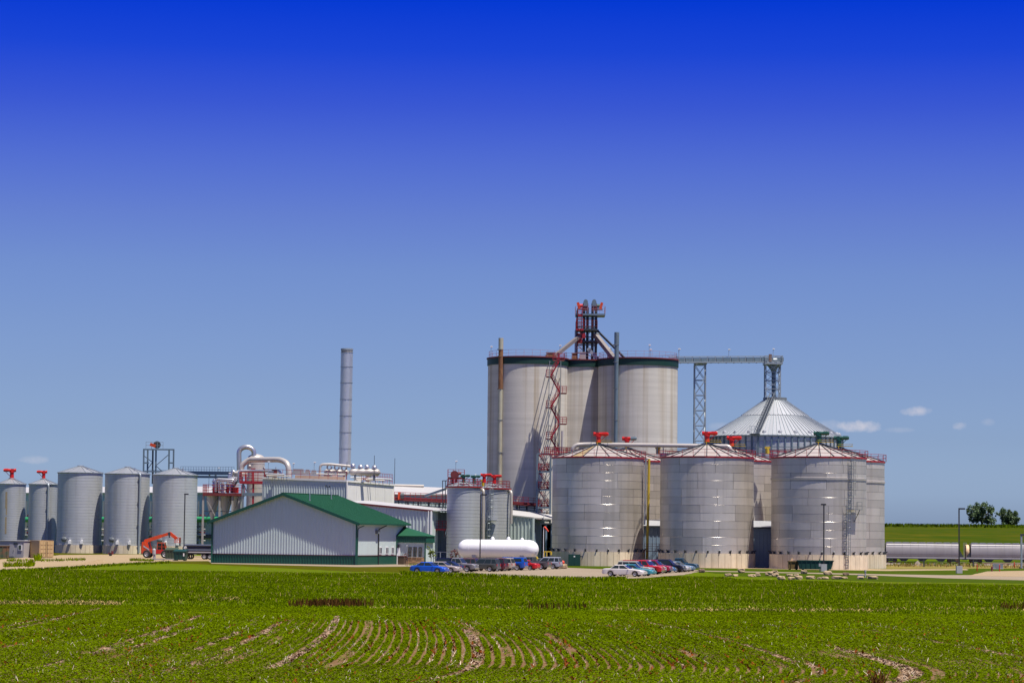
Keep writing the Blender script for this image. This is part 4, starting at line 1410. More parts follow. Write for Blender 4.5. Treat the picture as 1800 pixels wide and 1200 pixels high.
for k in range(26):
    a = 2 * PI * k / 26 + .1
    NEW('roof_vent', vm, t, Matrix.Translation((math.cos(a) * (BR - .7), math.sin(a) * (BR - .7), ZE + .22)))
rl = MB()
rail_mb(rl, [(math.cos(2 * PI * k / 40) * (BR + .6), math.sin(2 * PI * k / 40) * (BR + .6), ZE - 3.6) for k in range(40)], 1.1, .06, 2.2, True)
rl.build('ring_railing', 'galvsteel', t)
b = MB()
a0 = -PI / 2 - .36
for s in (-.45, .45):
    pv = V((-math.sin(a0), math.cos(a0), 0)) * s
    for hh in (.12, 1.1):
        b.bar(pol(BR, a0, ZE + hh) + pv, pol(2.2, a0, ZA + hh) + pv, .08)
    for k in range(15):
        f = k / 14
        e = pol(BR + (2.2 - BR) * f, a0, ZE + (ZA - ZE) * f) + pv
        b.bar(e, e + V((0, 0, 1.15)), .06)
for k in range(46):
    f = k / 45
    e = pol(BR + (2.2 - BR) * f, a0, ZE + (ZA - ZE) * f + .14)
    pv = V((-math.sin(a0), math.cos(a0), 0)) * .42
    b.bar(e - pv, e + pv, .16)
b.build('roof_stair', 'steel', t)
b = MB()
for s in (-.3, .3):
    e = pol(BR + .45, a0 - .02, 0) + V((s, 0, 0))
    b.bar(e, e + V((0, 0, ZE + .6)), .07)
for k in range(50):
    e = pol(BR + .45, a0 - .02, k * ZE / 50)
    b.bar(e - V((.3, 0, 0)), e + V((.3, 0, 0)), .05)
b.build('wall_ladder', 'galvsteel', t)
MB().box(pol(BR + .6, a0 - .02, ZE + .1), (1.8, 1.4, .12), a0 + PI / 2).build('eave_platform', 'steel', t)
rl = MB(); rail_mb(rl, [pol(BR + .1, a0 - .08, ZE + .2), pol(BR + 1.2, a0 - .08, ZE + .2), pol(BR + 1.2, a0 + .04, ZE + .2)], 1.3, .06, .9); rl.build('platform_railing', 'galvsteel', t)

def lattice_tower(lab, px0, px1, pyt, pyb, Y, nseg, leg, br, m, dep, zb=None, name='lattice_tower'):
    p0, p1 = W(px0, pyt, Y), W(px1, pyt, Y)
    w = (p1 - p0).x
    zb = W((px0 + px1) / 2, pyb, Y).z if zb is None else zb
    c = (p0 + p1) / 2
    t = thing(name, lab, 'tower', (c.x, c.y + dep / 2, zb))
    H = c.z - zb
    cs = [(-w / 2, -dep / 2), (w / 2, -dep / 2), (w / 2, dep / 2), (-w / 2, dep / 2)]
    for x, y in cs:
        MB().box((x, y, H / 2), (leg, leg, H)).build('leg', m, t)
    for k in range(nseg):
        z0, z1 = H * k / nseg, H * (k + 1) / nseg
        for i in range(4):
            (xa, ya), (xb, yb) = cs[i], cs[(i + 1) % 4]
            b = MB()
            b.bar((xa, ya, z1), (xb, yb, z1), br * 1.2)
            b.bar((xa, ya, z0), (xb, yb, z1), br)
            b.bar((xb, yb, z0), (xa, ya, z1), br)
            b.build('brace', m, t)
    return t
lattice_tower('slender lattice tower carrying the conveyor bridge between silo and grain bin', 1221.5, 1240.5, 641, 985, 489.5, 13, .2, .1, 'galvsteel', 2.1, 0.0)
lattice_tower('short lattice tower on the peak of the grain bin roof', 1346.5, 1372, 638, 698, YB - 1.5, 4, .2, .1, 'galvsteel', 3.0)
t = thing('drop_spout', 'dark vertical drop spout inside the short tower on the bin peak', 'chute', W(1360, 700, YB))
MB().cyl(W(1359.5, 640, YB) - t.location, W(1360, 652, YB) - t.location, 1.3, .5, 14).build('spout_funnel', 'bluesteel', t, 40)
MB().cyl(W(1360, 652, YB) - t.location, W(1360, 699, YB) - t.location, .42, n=14).build('spout_pipe', 'bluesteel', t, 40)
# conveyor bridge
A, B_ = W(1176, 632.5, 486), W(1376, 631.5, YB)
t = thing('conveyor_bridge', 'grey enclosed conveyor bridge from the concrete silos to the grain bin', 'conveyor', A)
d = (B_ - A)
n = 15
for k in range(n):
    p, q = A + d * (k / n), A + d * ((k + 1) / n)
    bar('side_panel', p + d.normalized() * .05, q - d.normalized() * .05, .9, 'bluesteel' if k else 'railgrey', t, h=.72)
    bar('bridge_post', p + V((0, -.5, -.55)), p + V((0, -.5, .62)), .12, 'galvsteel', t)
    m_ = (p + q) / 2
    bar('bridge_brace', p + V((0, -.5, -.5)), m_ + V((0, -.5, -.72)), .09, 'galvsteel', t)
for z, w in ((.6, .12), (-.5, .2)):
    for s in (-.52, .52):
        bar('bridge_chord', A + V((0, s, z)), B_ + V((0, s, z)), w, 'galvsteel', t)
h0 = thing('conveyor_head_platform', 'railed conveyor head platform with an orange brown drive above the bin peak', 'platform', W(1362, 637, YB))
deck(h0, 1345, 1376, 637, YB - 2.4, YB + 2.4, 'galvsteel', .3, 'galvsteel', 1.3, .07)
MB().box(W(1354, 629, YB - 1.5) - h0.location, (.55, .8, 1.4)).build('drive_housing', 'rust', h0)
MB().cyl(W(1359, 633, YB - 1) - h0.location, W(1366, 633, YB - 1) - h0.location, .5).build('drive_pulley', 'galvsteel', h0, 40)
MB().box(W(1231, 639.2, 490.5) - h0.location * 0, (2.4, 2.4, .3)).build('bridge_bearing', 'galvsteel').parent = None
o = bpy.data.objects['bridge_bearing']
tag(o, 'grey bearing plate between the slender lattice tower and the conveyor bridge', 'bearing')
for px, pyt in ((1193.5, 613), (1281, 614), (1359, 613)):
    mast(px, pyt, 627, 486 + (px - 1176) / 200 * 10, 'thin light mast along the conveyor bridge')
# ================================================================== green roofed shed
C0 = G(625.5, 992.8)
C0 = V((C0.x, C0.y, 0))
Y0 = C0.y
GWD, GLN = 24.7, 19.8
ZEV = W(625.5, 919, Y0).z
LC = C0 - U * GWD
PK = (C0 + LC) / 2
ZPK = W(498, 869, PK.y).z
t = thing('green_roofed_shed', 'white metal shed with green roof, green base and long gable wall', 'building', C0)
LO = lambda p: V(p) - C0
gz = lambda q: ZEV + (ZPK - ZEV) * (1 - abs(2 * q - 1))
BZ = 1.45
ribbed(LC, C0, gz, BZ, 'white', 'gable_wall', t, .46, .05)
ribbed(LC - N * 0 + (-N) * .06, C0 - N * .06, BZ, 0, 'greentrim', 'base_panel', t, .46, .05)
SE = C0 + N * GLN
ribbed(C0, SE, ZEV, BZ, 'white', 'side_wall', t, .46, .02)
ribbed(C0 + U * .06, SE + U * .06, BZ, 0, 'greentrim', 'base_panel', t, .46, .04)
BKR = SE - U * GWD
ribbed(SE, BKR, lambda q: gz(q), 0, 'white', 'rear_wall', t, .46, .04)
ribbed(BKR, LC, ZEV, 0, 'white', 'far_side_wall', t, .46, .04)
bar('base_flashing', LC - N * .10 + V((0, 0, BZ + .03)), C0 - N * .10 + V((0, 0, BZ + .03)), .08, 'darkred', t, h=.07)
bar('base_flashing', C0 + U * .10 + V((0, 0, BZ + .03)), SE + U * .10 + V((0, 0, BZ + .03)), .08, 'darkred', t, h=.07)
OV, OE, TH_ = .62, .75, .16
sl = (ZPK - ZEV) / (GWD / 2)
for s in (1, -1):
    ev = PK + U * (s * (GWD / 2 + OE))
    ze = ZEV - sl * OE + .12
    a, bq = PK - N * OV + V((0, 0, ZPK + .12)), PK + N * (GLN + OV) + V((0, 0, ZPK + .12))
    c_, d_ = V((ev.x, ev.y, ze)) + N * (GLN + OV), V((ev.x, ev.y, ze)) - N * OV
    pl = [LO(a), LO(bq), LO(c_), LO(d_)]
    if s < 0:
        pl = pl[::-1]
    roof = MB().extrude(pl, (0, 0, TH_)).build('roof_slope', 'greenroof', t)
    L_ = GLN + 2 * OV
    n = 34
    for k in range(n + 1):
        f = k / n
        p, q = a + (bq - a) * f + V((0, 0, TH_ + .015)), d_ + (c_ - d_) * f + V((0, 0, TH_ + .015))
        o = bar('roof_seam', p, q, .07, 'greenroof', None, h=.05)
        o.parent = roof
        o.matrix_basis = Matrix.Translation(-C0) @ o.matrix_basis
    bar('barge_board', a + V((0, 0, -.05)) - N * .04, d_ + V((0, 0, -.05)) - N * .04, .06, 'greentrim', t, h=.42)
    bar('gutter', d_ + V((0, 0, .02)) + U * s * .05, c_ + V((0, 0, .02)) + U * s * .05, .12, 'greentrim', t, h=.2)
bar('ridge_cap', PK - N * OV + V((0, 0, ZPK + .30)), PK + N * (GLN + OV) + V((0, 0, ZPK + .30)), .5, 'greenroof', t, h=.08)
for p in (LC, C0):
    bar('corner_trim', p + V((0, 0, 0)) - N * .07 + U * (.07 if p is C0 else -.07), p + V((0, 0, ZEV)) - N * .07 + U * (.07 if p is C0 else -.07), .26, 'greentrim', t)
bar('corner_trim', SE + U * .07, SE + U * .07 + V((0, 0, ZEV)), .16, 'greentrim', t)
def pipe_on(tt, pts, r, m, name='downspout', n=8, rad=.3):
    return MB().tube([p - tt.location for p in bend(pts, rad)], r, n).build(name, m, tt, 50)
e0 = C0 + U * .75 + V((0, 0, ZEV - .3))
pipe_on(t, [C0 + U * .8 + N * 1.2 + V((0, 0, ZEV - .35)), C0 + U * .15 + N * .3 + V((0, 0, ZEV - .8)), C0 + U * .15 + N * .2], .07, 'greentrim')
d1 = C0 + N * 8.6
pipe_on(t, [d1 + U * .75 + N * 1.6 + V((0, 0, ZEV - .3)), d1 + U * .14 + V((0, 0, ZEV - .9)), d1 + U * .14], .09, 'blackpaint')
# wall lamp box on the side wall
MB().box(LO(d1 - N * .7 + U * .25 + V((0, 0, ZEV - 1.3))), (.5, .8, .6), -UA).build('wall_light', 'steel', t)
for k, f in enumerate((9.6, 12.3, 14.6)):
    p = C0 + N * f + U * .03
    z0, z1 = 1.75, 2.75
    w = MB().bar(LO(p + V((0, 0, (z0 + z1) / 2)) - N * .55), LO(p + V((0, 0, (z0 + z1) / 2)) + N * .55), .10, 1.15).build('window', 'whitepaint', t)
    for s in (-.27, .27):
        MB().bar(LO(p + U * .055 + V((0, 0, (z0 + z1) / 2)) + N * (s - .19)), LO(p + U * .055 + V((0, 0, (z0 + z1) / 2)) + N * (s + .19)), .02, .9).build('pane', 'window', w)
# vents on the roof
for f, h in ((2.5, .9), (13.5, .9)):
    pp = PK + U * (3.2 if f < 5 else 2.0) + N * f
    z = ZPK - sl * (3.2 if f < 5 else 2.0)
    MB().cyl(LO(pp + V((0, 0, z))), LO(pp + V((0, 0, z + h + .5))), .08).cyl(LO(pp + V((0, 0, z + .2))), LO(pp + V((0, 0, z + .4))), .16).build('roof_vent', 'alu', t, 40)
ws = PK + N * 16.5
t2 = thing('weather_station', 'little weather station mast on the green roof ridge', 'instrument', ws + V((0, 0, ZPK + .3)))
MB().cyl((0, 0, 0), (0, 0, 1.5), .04).box((0, 0, 1.2), (.5, .06, .06)).cyl((.3, 0, 1.2), (.3, 0, 1.45), .12).cyl((-.25, 0, 1.25), (-.25, 0, 1.6), .09).build('mast', 'darksteel', t2)

# office wing on the side of the shed
QF = C0 + N * 16.3
QR = QF + U * 4.95
ZW = W(730, 953, QF.y).z
t = thing('office_wing', 'low white office wing with green hipped roof and tan stone wainscot', 'building', QF)
LQ = lambda p: V(p) - QF
DP = 3.4
ribbed(QF, QR, ZW, 0, 'white', 'front_wall', t, .3, .02)
ribbed(QR, QR + N * DP, ZW, 0, 'white', 'side_wall', t, .3, .02)
fz0, fz1 = ZW - .02, ZW + .95
for a, bq, nm in ((QF - U * .0 - N * .2, QR + U * .3 - N * .2, 'fascia'), (QR + U * .3 - N * .2, QR + U * .3 + N * DP, 'fascia')):
    ribbed(a, bq, fz1, fz0, 'greentrim', nm, t, .35, .04)
MB().extrude([LQ(QF - N * .2 + V((0, 0, fz0))), LQ(QR + U * .3 - N * .2 + V((0, 0, fz0))), LQ(QR + U * .3 + V((0, 0, fz0))), LQ(QF + V((0, 0, fz0)))], (0, 0, .04)).build('soffit', 'white', t)
ZT = W(714, 926.5, QF.y + 4).z
A_ = QF - U * .0 - N * .3 + V((0, 0, fz1)); B2 = QR + U * .4 - N * .3 + V((0, 0, fz1)); C2 = QR + U * .4 + N * DP + V((0, 0, fz1))
T_ = QF + N * 2.9 + V((0, 0, ZT)); T2_ = QF + N * DP + V((0, 0, ZT))
rb = MB()
rb.extrude([LQ(A_), LQ(B2), LQ(T_)], (0, 0, .12))
rb.build('roof_slope', 'greenroof', t)
MB().extrude([LQ(B2), LQ(C2), LQ(T2_), LQ(T_)], (0, 0, .12)).build('roof_slope', 'greenroof', t)
bar('corner_trim', QR + U * .05 - N * .05, QR + U * .05 - N * .05 + V((0, 0, ZW)), .22, 'greentrim', t)
bar('corner_trim', QF - N * .12 + U * .05, QF - N * .12 + U * .05 + V((0, 0, fz1)), .3, 'greentrim', t)
bar('door_post', QF - N * .12 + U * .42, QF - N * .12 + U * .42 + V((0, 0, ZW - .9)), .55, 'whitepaint', t, h=.1)
# stone wainscot
wz = 1.2
wc = MB().bar(LQ(QF - N * .06 + U * .7 + V((0, 0, wz / 2))), LQ(QR - N * .06 + V((0, 0, wz / 2))), .10, wz).build('stone_wainscot', 'mortar', t)
rr = random.Random(3)
nr = 5
for r_ in range(nr):
    x = .72
    while x < 4.85:
        w = rr.uniform(.35, .7)
        w = min(w, 4.93 - x)
        p = QF - N * (.13 + rr.uniform(0, .02)) + U * (x + w / 2) + V((0, 0, (r_ + .5) * wz / nr))
        o = NEW('stone', unit('box', 'brick'), wc, Matrix.Translation(LQ(p)) @ Matrix.Rotation(-UA, 4, 'Z') @ Matrix.Diagonal((w - .03, .06, wz / nr - .03, 1)))
        x += w
for f in (2.35, 3.25, 4.15):
    p = QF + U * f - N * .05
    w = MB().bar(LQ(p - U * .28 + V((0, 0, 2.0))), LQ(p + U * .28 + V((0, 0, 2.0))), .12, 1.65).build('window', 'brown', t)
    for z in (1.62, 2.4):
        MB().bar(LQ(p - U * .2 - N * .065 + V((0, 0, z))), LQ(p + U * .2 - N * .065 + V((0, 0, z))), .02, .66).build('pane', 'window', w)
    MB().bar(LQ(p - U * .34 - N * .1 + V((0, 0, 1.22))), LQ(p + U * .34 - N * .1 + V((0, 0, 1.22))), .16, .06).build('sill', 'roofwhite', w)
MB().box(LQ(QF + U * .45 - N * .25 + V((0, 0, 3.0))), (.3, .3, .45)).build('wall_lamp', 'blackpaint', t)
MB().box(LQ(QF + U * 1.9 - N * .12 + V((0, 0, 3.05))), (.14, .1, .2)).build('wall_lamp', 'whitepaint', t)
p = QF + U * 1.45 - N * 1.2
t = thing('entry_bin', 'dark brown slatted bin shelter by the office wall', 'shelter', p)
MB().box((0, 0, .65), (1.1, .8, 1.3), -UA).build('shelter_body', 'brown', t)
for k in range(6):
    o = MB().box((-.45 + k * .18, -.42, .62), (.13, .04, 1.2)).build('slat', 'brown', t)
    o.rotation_euler.z = -UA
MB().box((0, 0, 1.36), (1.25, .95, .1), -UA).build('lid', 'darkred', t)

# ================================================================== white process building with stack
def quadwall(name, p, q, zt0, zt1, zb, m, parent, pitch=.5, depth=.06):
    return ribbed(V((p.x, p.y, 0)), V((q.x, q.y, 0)), lambda f: zt0 + (zt1 - zt0) * f, zb, m, name, parent, pitch, depth)
YE = 470
EL, EC = W(462, 840, YE + 5.8), W(610.5, 845.5, YE)
ER = W(692, 852.5, YE + 22)
t = thing('process_building', 'tall white process building with red roof railings under the steel stack', 'building', V((EC.x, EC.y, 0)))
quadwall('front_wall', EL, EC, EL.z, EC.z, 0, 'white', t, .5, .07)
nseg = 5
for k in range(nseg):
    a, c = EC + (ER - EC) * (k / nseg), EC + (ER - EC) * ((k + 1) / nseg)
    d_ = (c - a).normalized()
    a2, c2_ = a + d_ * .05, c - d_ * .05
    o = V((d_.y, -d_.x, 0))
    p = [V((a2.x, a2.y, 0)), V((c2_.x, c2_.y, 0)), V((c2_.x, c2_.y, c2_.z)), V((a2.x, a2.y, a2.z))]
    MB().extrude([x - t.location for x in p], -o * .1).build('side_panel', 'cream', t)
a, c = EC, ER
MB().extrude([V((a.x - .1, a.y + .25, 0)) - t.location, V((c.x - .1, c.y, 0)) - t.location, V((c.x - .1, c.y, c.z - .1)) - t.location, V((a.x - .1, a.y + .25, a.z - .1)) - t.location], (-.1, 0.05, 0)).build('panel_backing', 'meshgrey', t)
EB = EL + (ER - EC)
MB().quad(EL - t.location, EC - t.location, ER - t.location, V((EB.x, EB.y, ER.z)) - t.location).build('roof', 'roofwhite', t)
quadwall('rear_wall', ER, V((EB.x, EB.y, ER.z)), ER.z, ER.z, 0, 'white', t)
quadwall('far_wall', EB, EL, ER.z, EL.z, 0, 'white', t)
bar('roof_trim', EL + V((0, -.1, .05)), EC + V((0, -.1, .05)), .2, 'cream', t, h=.35)
bar('roof_trim', EC + V((.1, 0, .05)), ER + V((.1, 0, .05)), .2, 'cream', t, h=.3)
bar('corner_trim', V((EC.x, EC.y - .06, 0)), EC + V((0, -.06, 0)), .22, 'cream', t)
bar('corner_trim', V((ER.x, ER.y - .06, 0)), ER + V((0, -.06, 0)), .25, 'cream', t)
rl = MB(); rail_mb(rl, [EL + V((.3, .3, .2)) - t.location, EC + V((-.2, .3, .2)) - t.location], 1.5, .07, 1.8, rails=(1, .5)); rl.build('roof_railing', 'red', t)
R2 = EC + (ER - EC) * .32
rl = MB(); rail_mb(rl, [R2 + V((-.2, 0, .15)) - t.location, ER + V((-.2, 0, .15)) - t.location], 1.9, .07, .9, rails=(1, .66, .33)); rl.build('roof_railing', 'red', t)
MB().box(EC + (ER - EC) * .38 + V((.8, -3, -8.2)) - t.location, (1.8, 2.2, .9)).build('roof_hood', 'cream', t)
# tan roof curb behind the front railing
p, q = W(520, 835, YE + 5), W(606, 838, YE + 3)
MB().bar(p - t.location + V((0, 0, -.25)), q - t.location + V((0, 0, -.25)), 1.0, .6).build('roof_curb', 'roofcurb', t)
# stack
YSK = YE + 14
t = thing('exhaust_stack', 'tall banded steel exhaust stack rising from the process building', 'stack', W(607, 822, YSK))
pys = [818, 788.5, 760, 731, 702, 673, 645, 619.5]
xs = lambda py: 606.2 + (815 - py) * .0185
for k in range(7):
    r0 = M(10.6, YSK)
    MB().cyl(W(xs(pys[k]), pys[k], YSK) - t.location, W(xs(pys[k + 1]), pys[k + 1], YSK) - t.location, r0, n=28).build('stack_section', 'stackmetal', t, 40)
    bar('stack_flange', W(xs(pys[k + 1]), pys[k + 1] + .35, YSK), W(xs(pys[k + 1]), pys[k + 1] - .35, YSK), r0 * 2.12, 'steel', t, 'cyl')
MB().cyl(W(xs(619), 619.5, YSK) - t.location, W(xs(614), 614.6, YSK) - t.location, M(10.2, YSK), n=28).build('stack_neck', 'meshgrey', t, 40)
bar('stack_rim', W(xs(614), 615.5, YSK), W(xs(612), 612.6, YSK), M(22, YSK), 'galvsteel', t, 'cyl')
# rounded vessels and pipework on that roof
YV = YE + 8
def roof_vessel(lab, px0, px1, pyt, pyb, domes, rings, Y):
    t = thing('roof_scrubber', lab, 'vessel', W((px0 + px1) / 2, 840, Y))
    p, q = W(px0, (pyt + pyb) / 2, Y) - t.location, W(px1, (pyt + pyb) / 2 + (px1 - px0) * .02, Y) - t.location
    r = M((pyb - pyt) / 2, Y)
    n = 3 if rings else 4
    L_ = (q - p).length
    prof = []
    for k in range(25):
        f = k / 24
        e = min(1, min(f, 1 - f) * L_ / r)
        base = math.sqrt(max(0, 1 - (1 - e) ** 2))
        prof.append((r * base * (.90 + .10 * abs(math.sin(f * PI * n))) + .02, f * L_))
    mb = MB().lathe(prof, 20, (0, 0, 0), axis='x')
    d_ = (q - p).normalized()
    mt = Matrix((d_, V((0, 0, 1)).cross(d_), V((0, 0, 1)))).transposed().to_4x4()
    mt.translation = p
    NEW('vessel_shell', mb.mesh('pipe', 50), t, mt)
    for px, py in domes:
        c = W(px, py, Y) - t.location
        MB().lathe([(.36, -1.0), (.36, -.1), (.5, .0), (.46, .32), (.3, .55), (.02, .64)], 16, c).build('vent_dome', 'alu', t, 40)
    for px, py in rings:
        c = W(px, py, Y - .9) - t.location
        MB().tube([c + V((.42 * math.cos(a), 0, .45 * math.sin(a))) for a in np.linspace(.6, 2 * PI + .3, 14)], .15, 8).build('loop_pipe', 'pipe', t, 50)
    for f in (.2, .8):
        e = p + (q - p) * f
        MB().box((e.x, e.y, e.z / 2 - .4), (.4, .9, e.z)).build('saddle', 'steel', t)
    return t
roof_vessel('long lobed scrubber vessel with loop pipes beneath the stack', 569, 614, 824, 835, (), ((579, 821), (592, 821.5), (604.5, 822.5)), YV)
roof_vessel('long lobed scrubber vessel with four bright domes beside the stack', 613, 669, 823, 835.5, ((620.5, 820), (633.5, 822), (645, 822), (658, 823)), (), YV - 2)
t = thing('roof_pipe', 'pale bent pipe running along the roof below the stack', 'pipe', (0, 0, 0))
MB().tube(bend([W(562.5, 842, YV - 1), W(562.5, 816, YV - 1), W(580, 815.5, YV - 1), W(618, 819.5, YV - 1)], .7), .24, 10).build('pipe_run', 'pipe', t, 50)
t = thing('roof_hatch', 'grey curved air hood on the process building roof', 'hood', W(535, 833, YE + 6))
w = M(44, YE)
for k, (x0, x1, h) in enumerate(((-w / 2, 0, .95), (0.02, w * .24, .85), (w * .25, w / 2, .75))):
    MB().extrude([(x0, -1, 0), (x1, -1, 0), (x1 - .2, -1, h), (x0 + .35, -1, h)], (0, 2, 0)).build('hood_section', 'steel2', t)
for px, pyt, pyb in ((471.5, 811, 838), (515, 814, 838), (552, 812, 838)):
    mast(px, pyt, pyb, YE + 2, 'thin light mast on the process building roof')
for px, pyt, pyb in ((693.5, 805, 850), (657.5, 800, 845), (609.5, 811, 842)):
    mast(px, pyt, pyb, YE + 4, 'slender aerial pole on the process building roof edge', 'darksteel', False, .06)

# ------------------------------------------------------------------ long low building in front of it
YF = 436
FL, FR = W(596, 881.5, YF + 4), W(758.5, 897.5, YF - 1.7)
t = thing('lower_process_hall', 'lower white ribbed hall with dark eave behind the green roof', 'building', V((FR.x, FR.y, 0)))
quadwall('front_wall', FL, FR, FL.z, FR.z, 0, 'white', t, .62, .09)
F2 = FR + V((M(10.5, YF), 3.2, 0))
quadwall('return_wall', FR, F2, FR.z, FR.z - .05, 0, 'white', t, .9, .05)
BF = V((F2.x + 2, F2.y + 22, F2.z + .4))
MB().extrude([FL + V((-.3, -.2, .02)) - t.location, FR + V((.2, -.22, .02)) - t.location, F2 + V((2.2, -.2, -.05)) - t.location, BF - t.location, V((FL.x + 4, FL.y + 22, FL.z + .4)) - t.location], (0, 0, .14)).build('roof', 'roofwhite', t)
bar('eave_trim', FL + V((-.3, -.2, 0)), FR + V((.2, -.22, 0)), .12, 'darkred', t, h=.3)
bar('corner_trim', V((FR.x, FR.y - .1, 0)), FR + V((0, -.1, 0)), .3, 'whitepaint', t)
bar('downspout', V((FR.x - .5, FR.y - .25, 0)), FR + V((-.5, -.25, 0)), .14, 'whitepaint', t)
# shaded link with red landing between hall and silver tanks
p = W(777, 900, 441)
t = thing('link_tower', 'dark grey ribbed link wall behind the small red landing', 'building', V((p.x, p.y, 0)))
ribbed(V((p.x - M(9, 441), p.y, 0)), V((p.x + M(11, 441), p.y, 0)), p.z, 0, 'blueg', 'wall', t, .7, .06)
b = t
t = thing('red_landing', 'small red railed landing between the white hall and silver tank', 'platform', W(774.5, 928.5, 437))
MB().box((0, 0, -.15), (1.9, 1.6, .3)).build('deck', 'red', t)
rl = MB(); rail_mb(rl, [(-.95, .7, 0), (-.95, -.8, 0), (.95, -.8, 0), (.95, .7, 0)], 1.3, .07, .65, rails=(1, .66, .33)); rl.build('railing', 'red', t)
for s in (-.7, .7):
    MB().bar((s, -.6, -.2), (s, .9, -1.3), .1).build('bracket', 'darkred', t)
# background hall with a white ridge tube and the red conveyor gallery
YG = 500
p = W(740, 900, YG)
t = thing('rear_hall', 'pale rear hall whose low roof shows above the red gallery', 'building', V((p.x, p.y, 0)))
a, c = W(688, 869, YG), W(800, 870, YG)
quadwall('front_wall', a, c, a.z, c.z, 0, 'white', t, .6, .06)
a2, c2_ = W(690, 854, YG + 14), W(800, 858.5, YG + 14)
MB().extrude([a + V((0, -.4, 0)) - t.location, c + V((0, -.4, 0)) - t.location, c2_ - t.location, a2 - t.location], (0, 0, .12)).build('roof', 'roofwhite', t)
MB().tube([W(694, 853, YG + 13) - t.location, W(745, 854, YG + 13) - t.location], .30, 10).build('ridge_tube', 'pipe', t, 50)
def gallery(lab, p, q, h=1.5, m='darkred', posts=()):
    t = thing('conveyor_gallery', lab, 'conveyor', p)
    d_ = q - p
    n = max(3, int(d_.length / 1.3))
    bar('trough', p, q, 1.0, m, t, h=.6)
    for z in (-.55,):
        bar('under_truss', p + V((0, -.4, z)), q + V((0, -.4, z)), .14, 'darksteel', t)
    for k in range(n):
        e = p + d_ * ((k + .5) / n)
        bar('hanger', e + V((0, -.42, -1.0)), e + V((0, -.42, -.2)), .16, 'darksteel', t)
    bar('walkway', p + V((0, -.9, -.15)), q + V((0, -.9, -.15)), .8, 'darkred', t, h=.18)
    rl = MB(); rail_mb(rl, [p + V((0, -1.3, -.1)) - t.location, q + V((0, -1.3, -.1)) - t.location], 1.35, .08, .9, rails=(1, .66, .33)); rl.build('railing', 'red', t)
    bar('under_truss', p + V((0, -.4, -1.05)), q + V((0, -.4, -1.05)), .18, 'steel', t)
    for f in posts:
        e = p + d_ * f
        bar('post', V((e.x, e.y, 0)), e + V((0, 0, -.3)), .35, 'steel', t)
    return t
g = gallery('red conveyor gallery running behind the lower hall roof', W(694, 876.5, 462), W(786, 881, 462), posts=(.25, .45, .65, .85))
MB().box(W(702, 871, 461) - g.location, (.5, .8, 1.3)).build('drive_guard', 'orange', g)
MB().cyl(W(704, 871, 460.5) - g.location, W(710, 871, 460.5) - g.location, .5).build('drive_motor', 'darksteel', g, 40)
gallery('red conveyor gallery between the silver tank and stair tower', W(893, 884, 466), W(946, 887.5, 466), posts=(.3, .62))
t = thing('inclined_conveyor', 'slender grey inclined conveyor rising to the round fan housing', 'conveyor', W(748, 871, 455))
bar('conveyor_tube', W(748, 871, 455), W(783, 859, 450), .35, 'bluesteel', t)
bar('conveyor_tube', W(783, 859, 450), W(790, 848, 446), .3, 'bluesteel', t)
bar('post', W(783, 905, 450), W(783, 844, 450), .14, 'darksteel', t)
bar('post', W(778, 905, 450), W(778, 844, 450), .14, 'darksteel', t)
bar('girt', W(778, 844.5, 450), W(786, 844.5, 450), .14, 'darksteel', t)
t = thing('elevator_head', 'dark red round conveyor head on a railed platform behind the silver tank', 'machine', W(799, 850, 449))
MB().cyl(W(799, 834, 448.5) - t.location, W(799, 834, 450.2) - t.location, M(7.2, 449), n=24).build('round_housing', 'darkred', t, 40)
for px in (795.5, 802):
    bar('casing', W(px, 856, 449.3), W(px, 834, 449.3), .5, 'darkred', t)
bar('drive_shaft', W(803, 832, 449), W(811, 832, 449), .5, 'darkred', t, 'cyl')
deck(t, 787, 816, 838, 449.8, 452.5, 'darkred', .25, 'red', 1.3, .07)
for px in (788, 815):
    bar('post', W(px, 862, 451), W(px, 838, 451), .2, 'darkred', t)
mast(801, 810, 838, 449, 'thin light mast above the round conveyor head')
# ------------------------------------------------------------------ low shed right of the silver tanks
YD = 452
a, c = W(893, 905.5, YD - 2.5), W(938, 911, YD - 4)
t = thing('receiving_shed', 'low grey white ribbed shed with bright roof edge beside the pressure vessel', 'building', V((c.x, c.y, 0)))
quadwall('front_wall', a, c, a.z, c.z, 0, 'white', t, .62, .1)
e = W(957, 915, YD + 6)
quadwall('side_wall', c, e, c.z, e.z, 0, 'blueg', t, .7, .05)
f = W(972, 914.5, YD - 1)
MB().extrude([a + V((-.3, -.18, 0)) - t.location, c + V((.1, -.2, 0)) - t.location, f + V((0, 0, .1)) - t.location, V((f.x, f.y + 9, f.z + .9)) - t.location, V((a.x, a.y + 9, a.z + .9)) - t.location], (0, 0, .22)).build('roof', 'roofwhite', t)
bar('corner_trim', V((c.x, c.y - .1, 0)), c + V((0, -.1, 0)), .35, 'white', t)
g1, g2 = W(952, 921, YD - 8), W(972, 921.5, YD - 8)
t = thing('dark_annex', 'dark blue grey ribbed annex behind the windsock', 'building', V((g1.x, g1.y, 0)))
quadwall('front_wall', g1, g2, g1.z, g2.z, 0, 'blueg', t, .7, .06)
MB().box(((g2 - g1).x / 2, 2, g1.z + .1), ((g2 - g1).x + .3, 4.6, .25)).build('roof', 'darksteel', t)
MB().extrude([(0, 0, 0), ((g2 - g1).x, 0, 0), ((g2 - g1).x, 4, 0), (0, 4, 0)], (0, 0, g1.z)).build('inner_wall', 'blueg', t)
mast(956, 898, 912, YD - 3, 'white topped lamp on the receiving shed roof', 'whitepaint', True, .1)

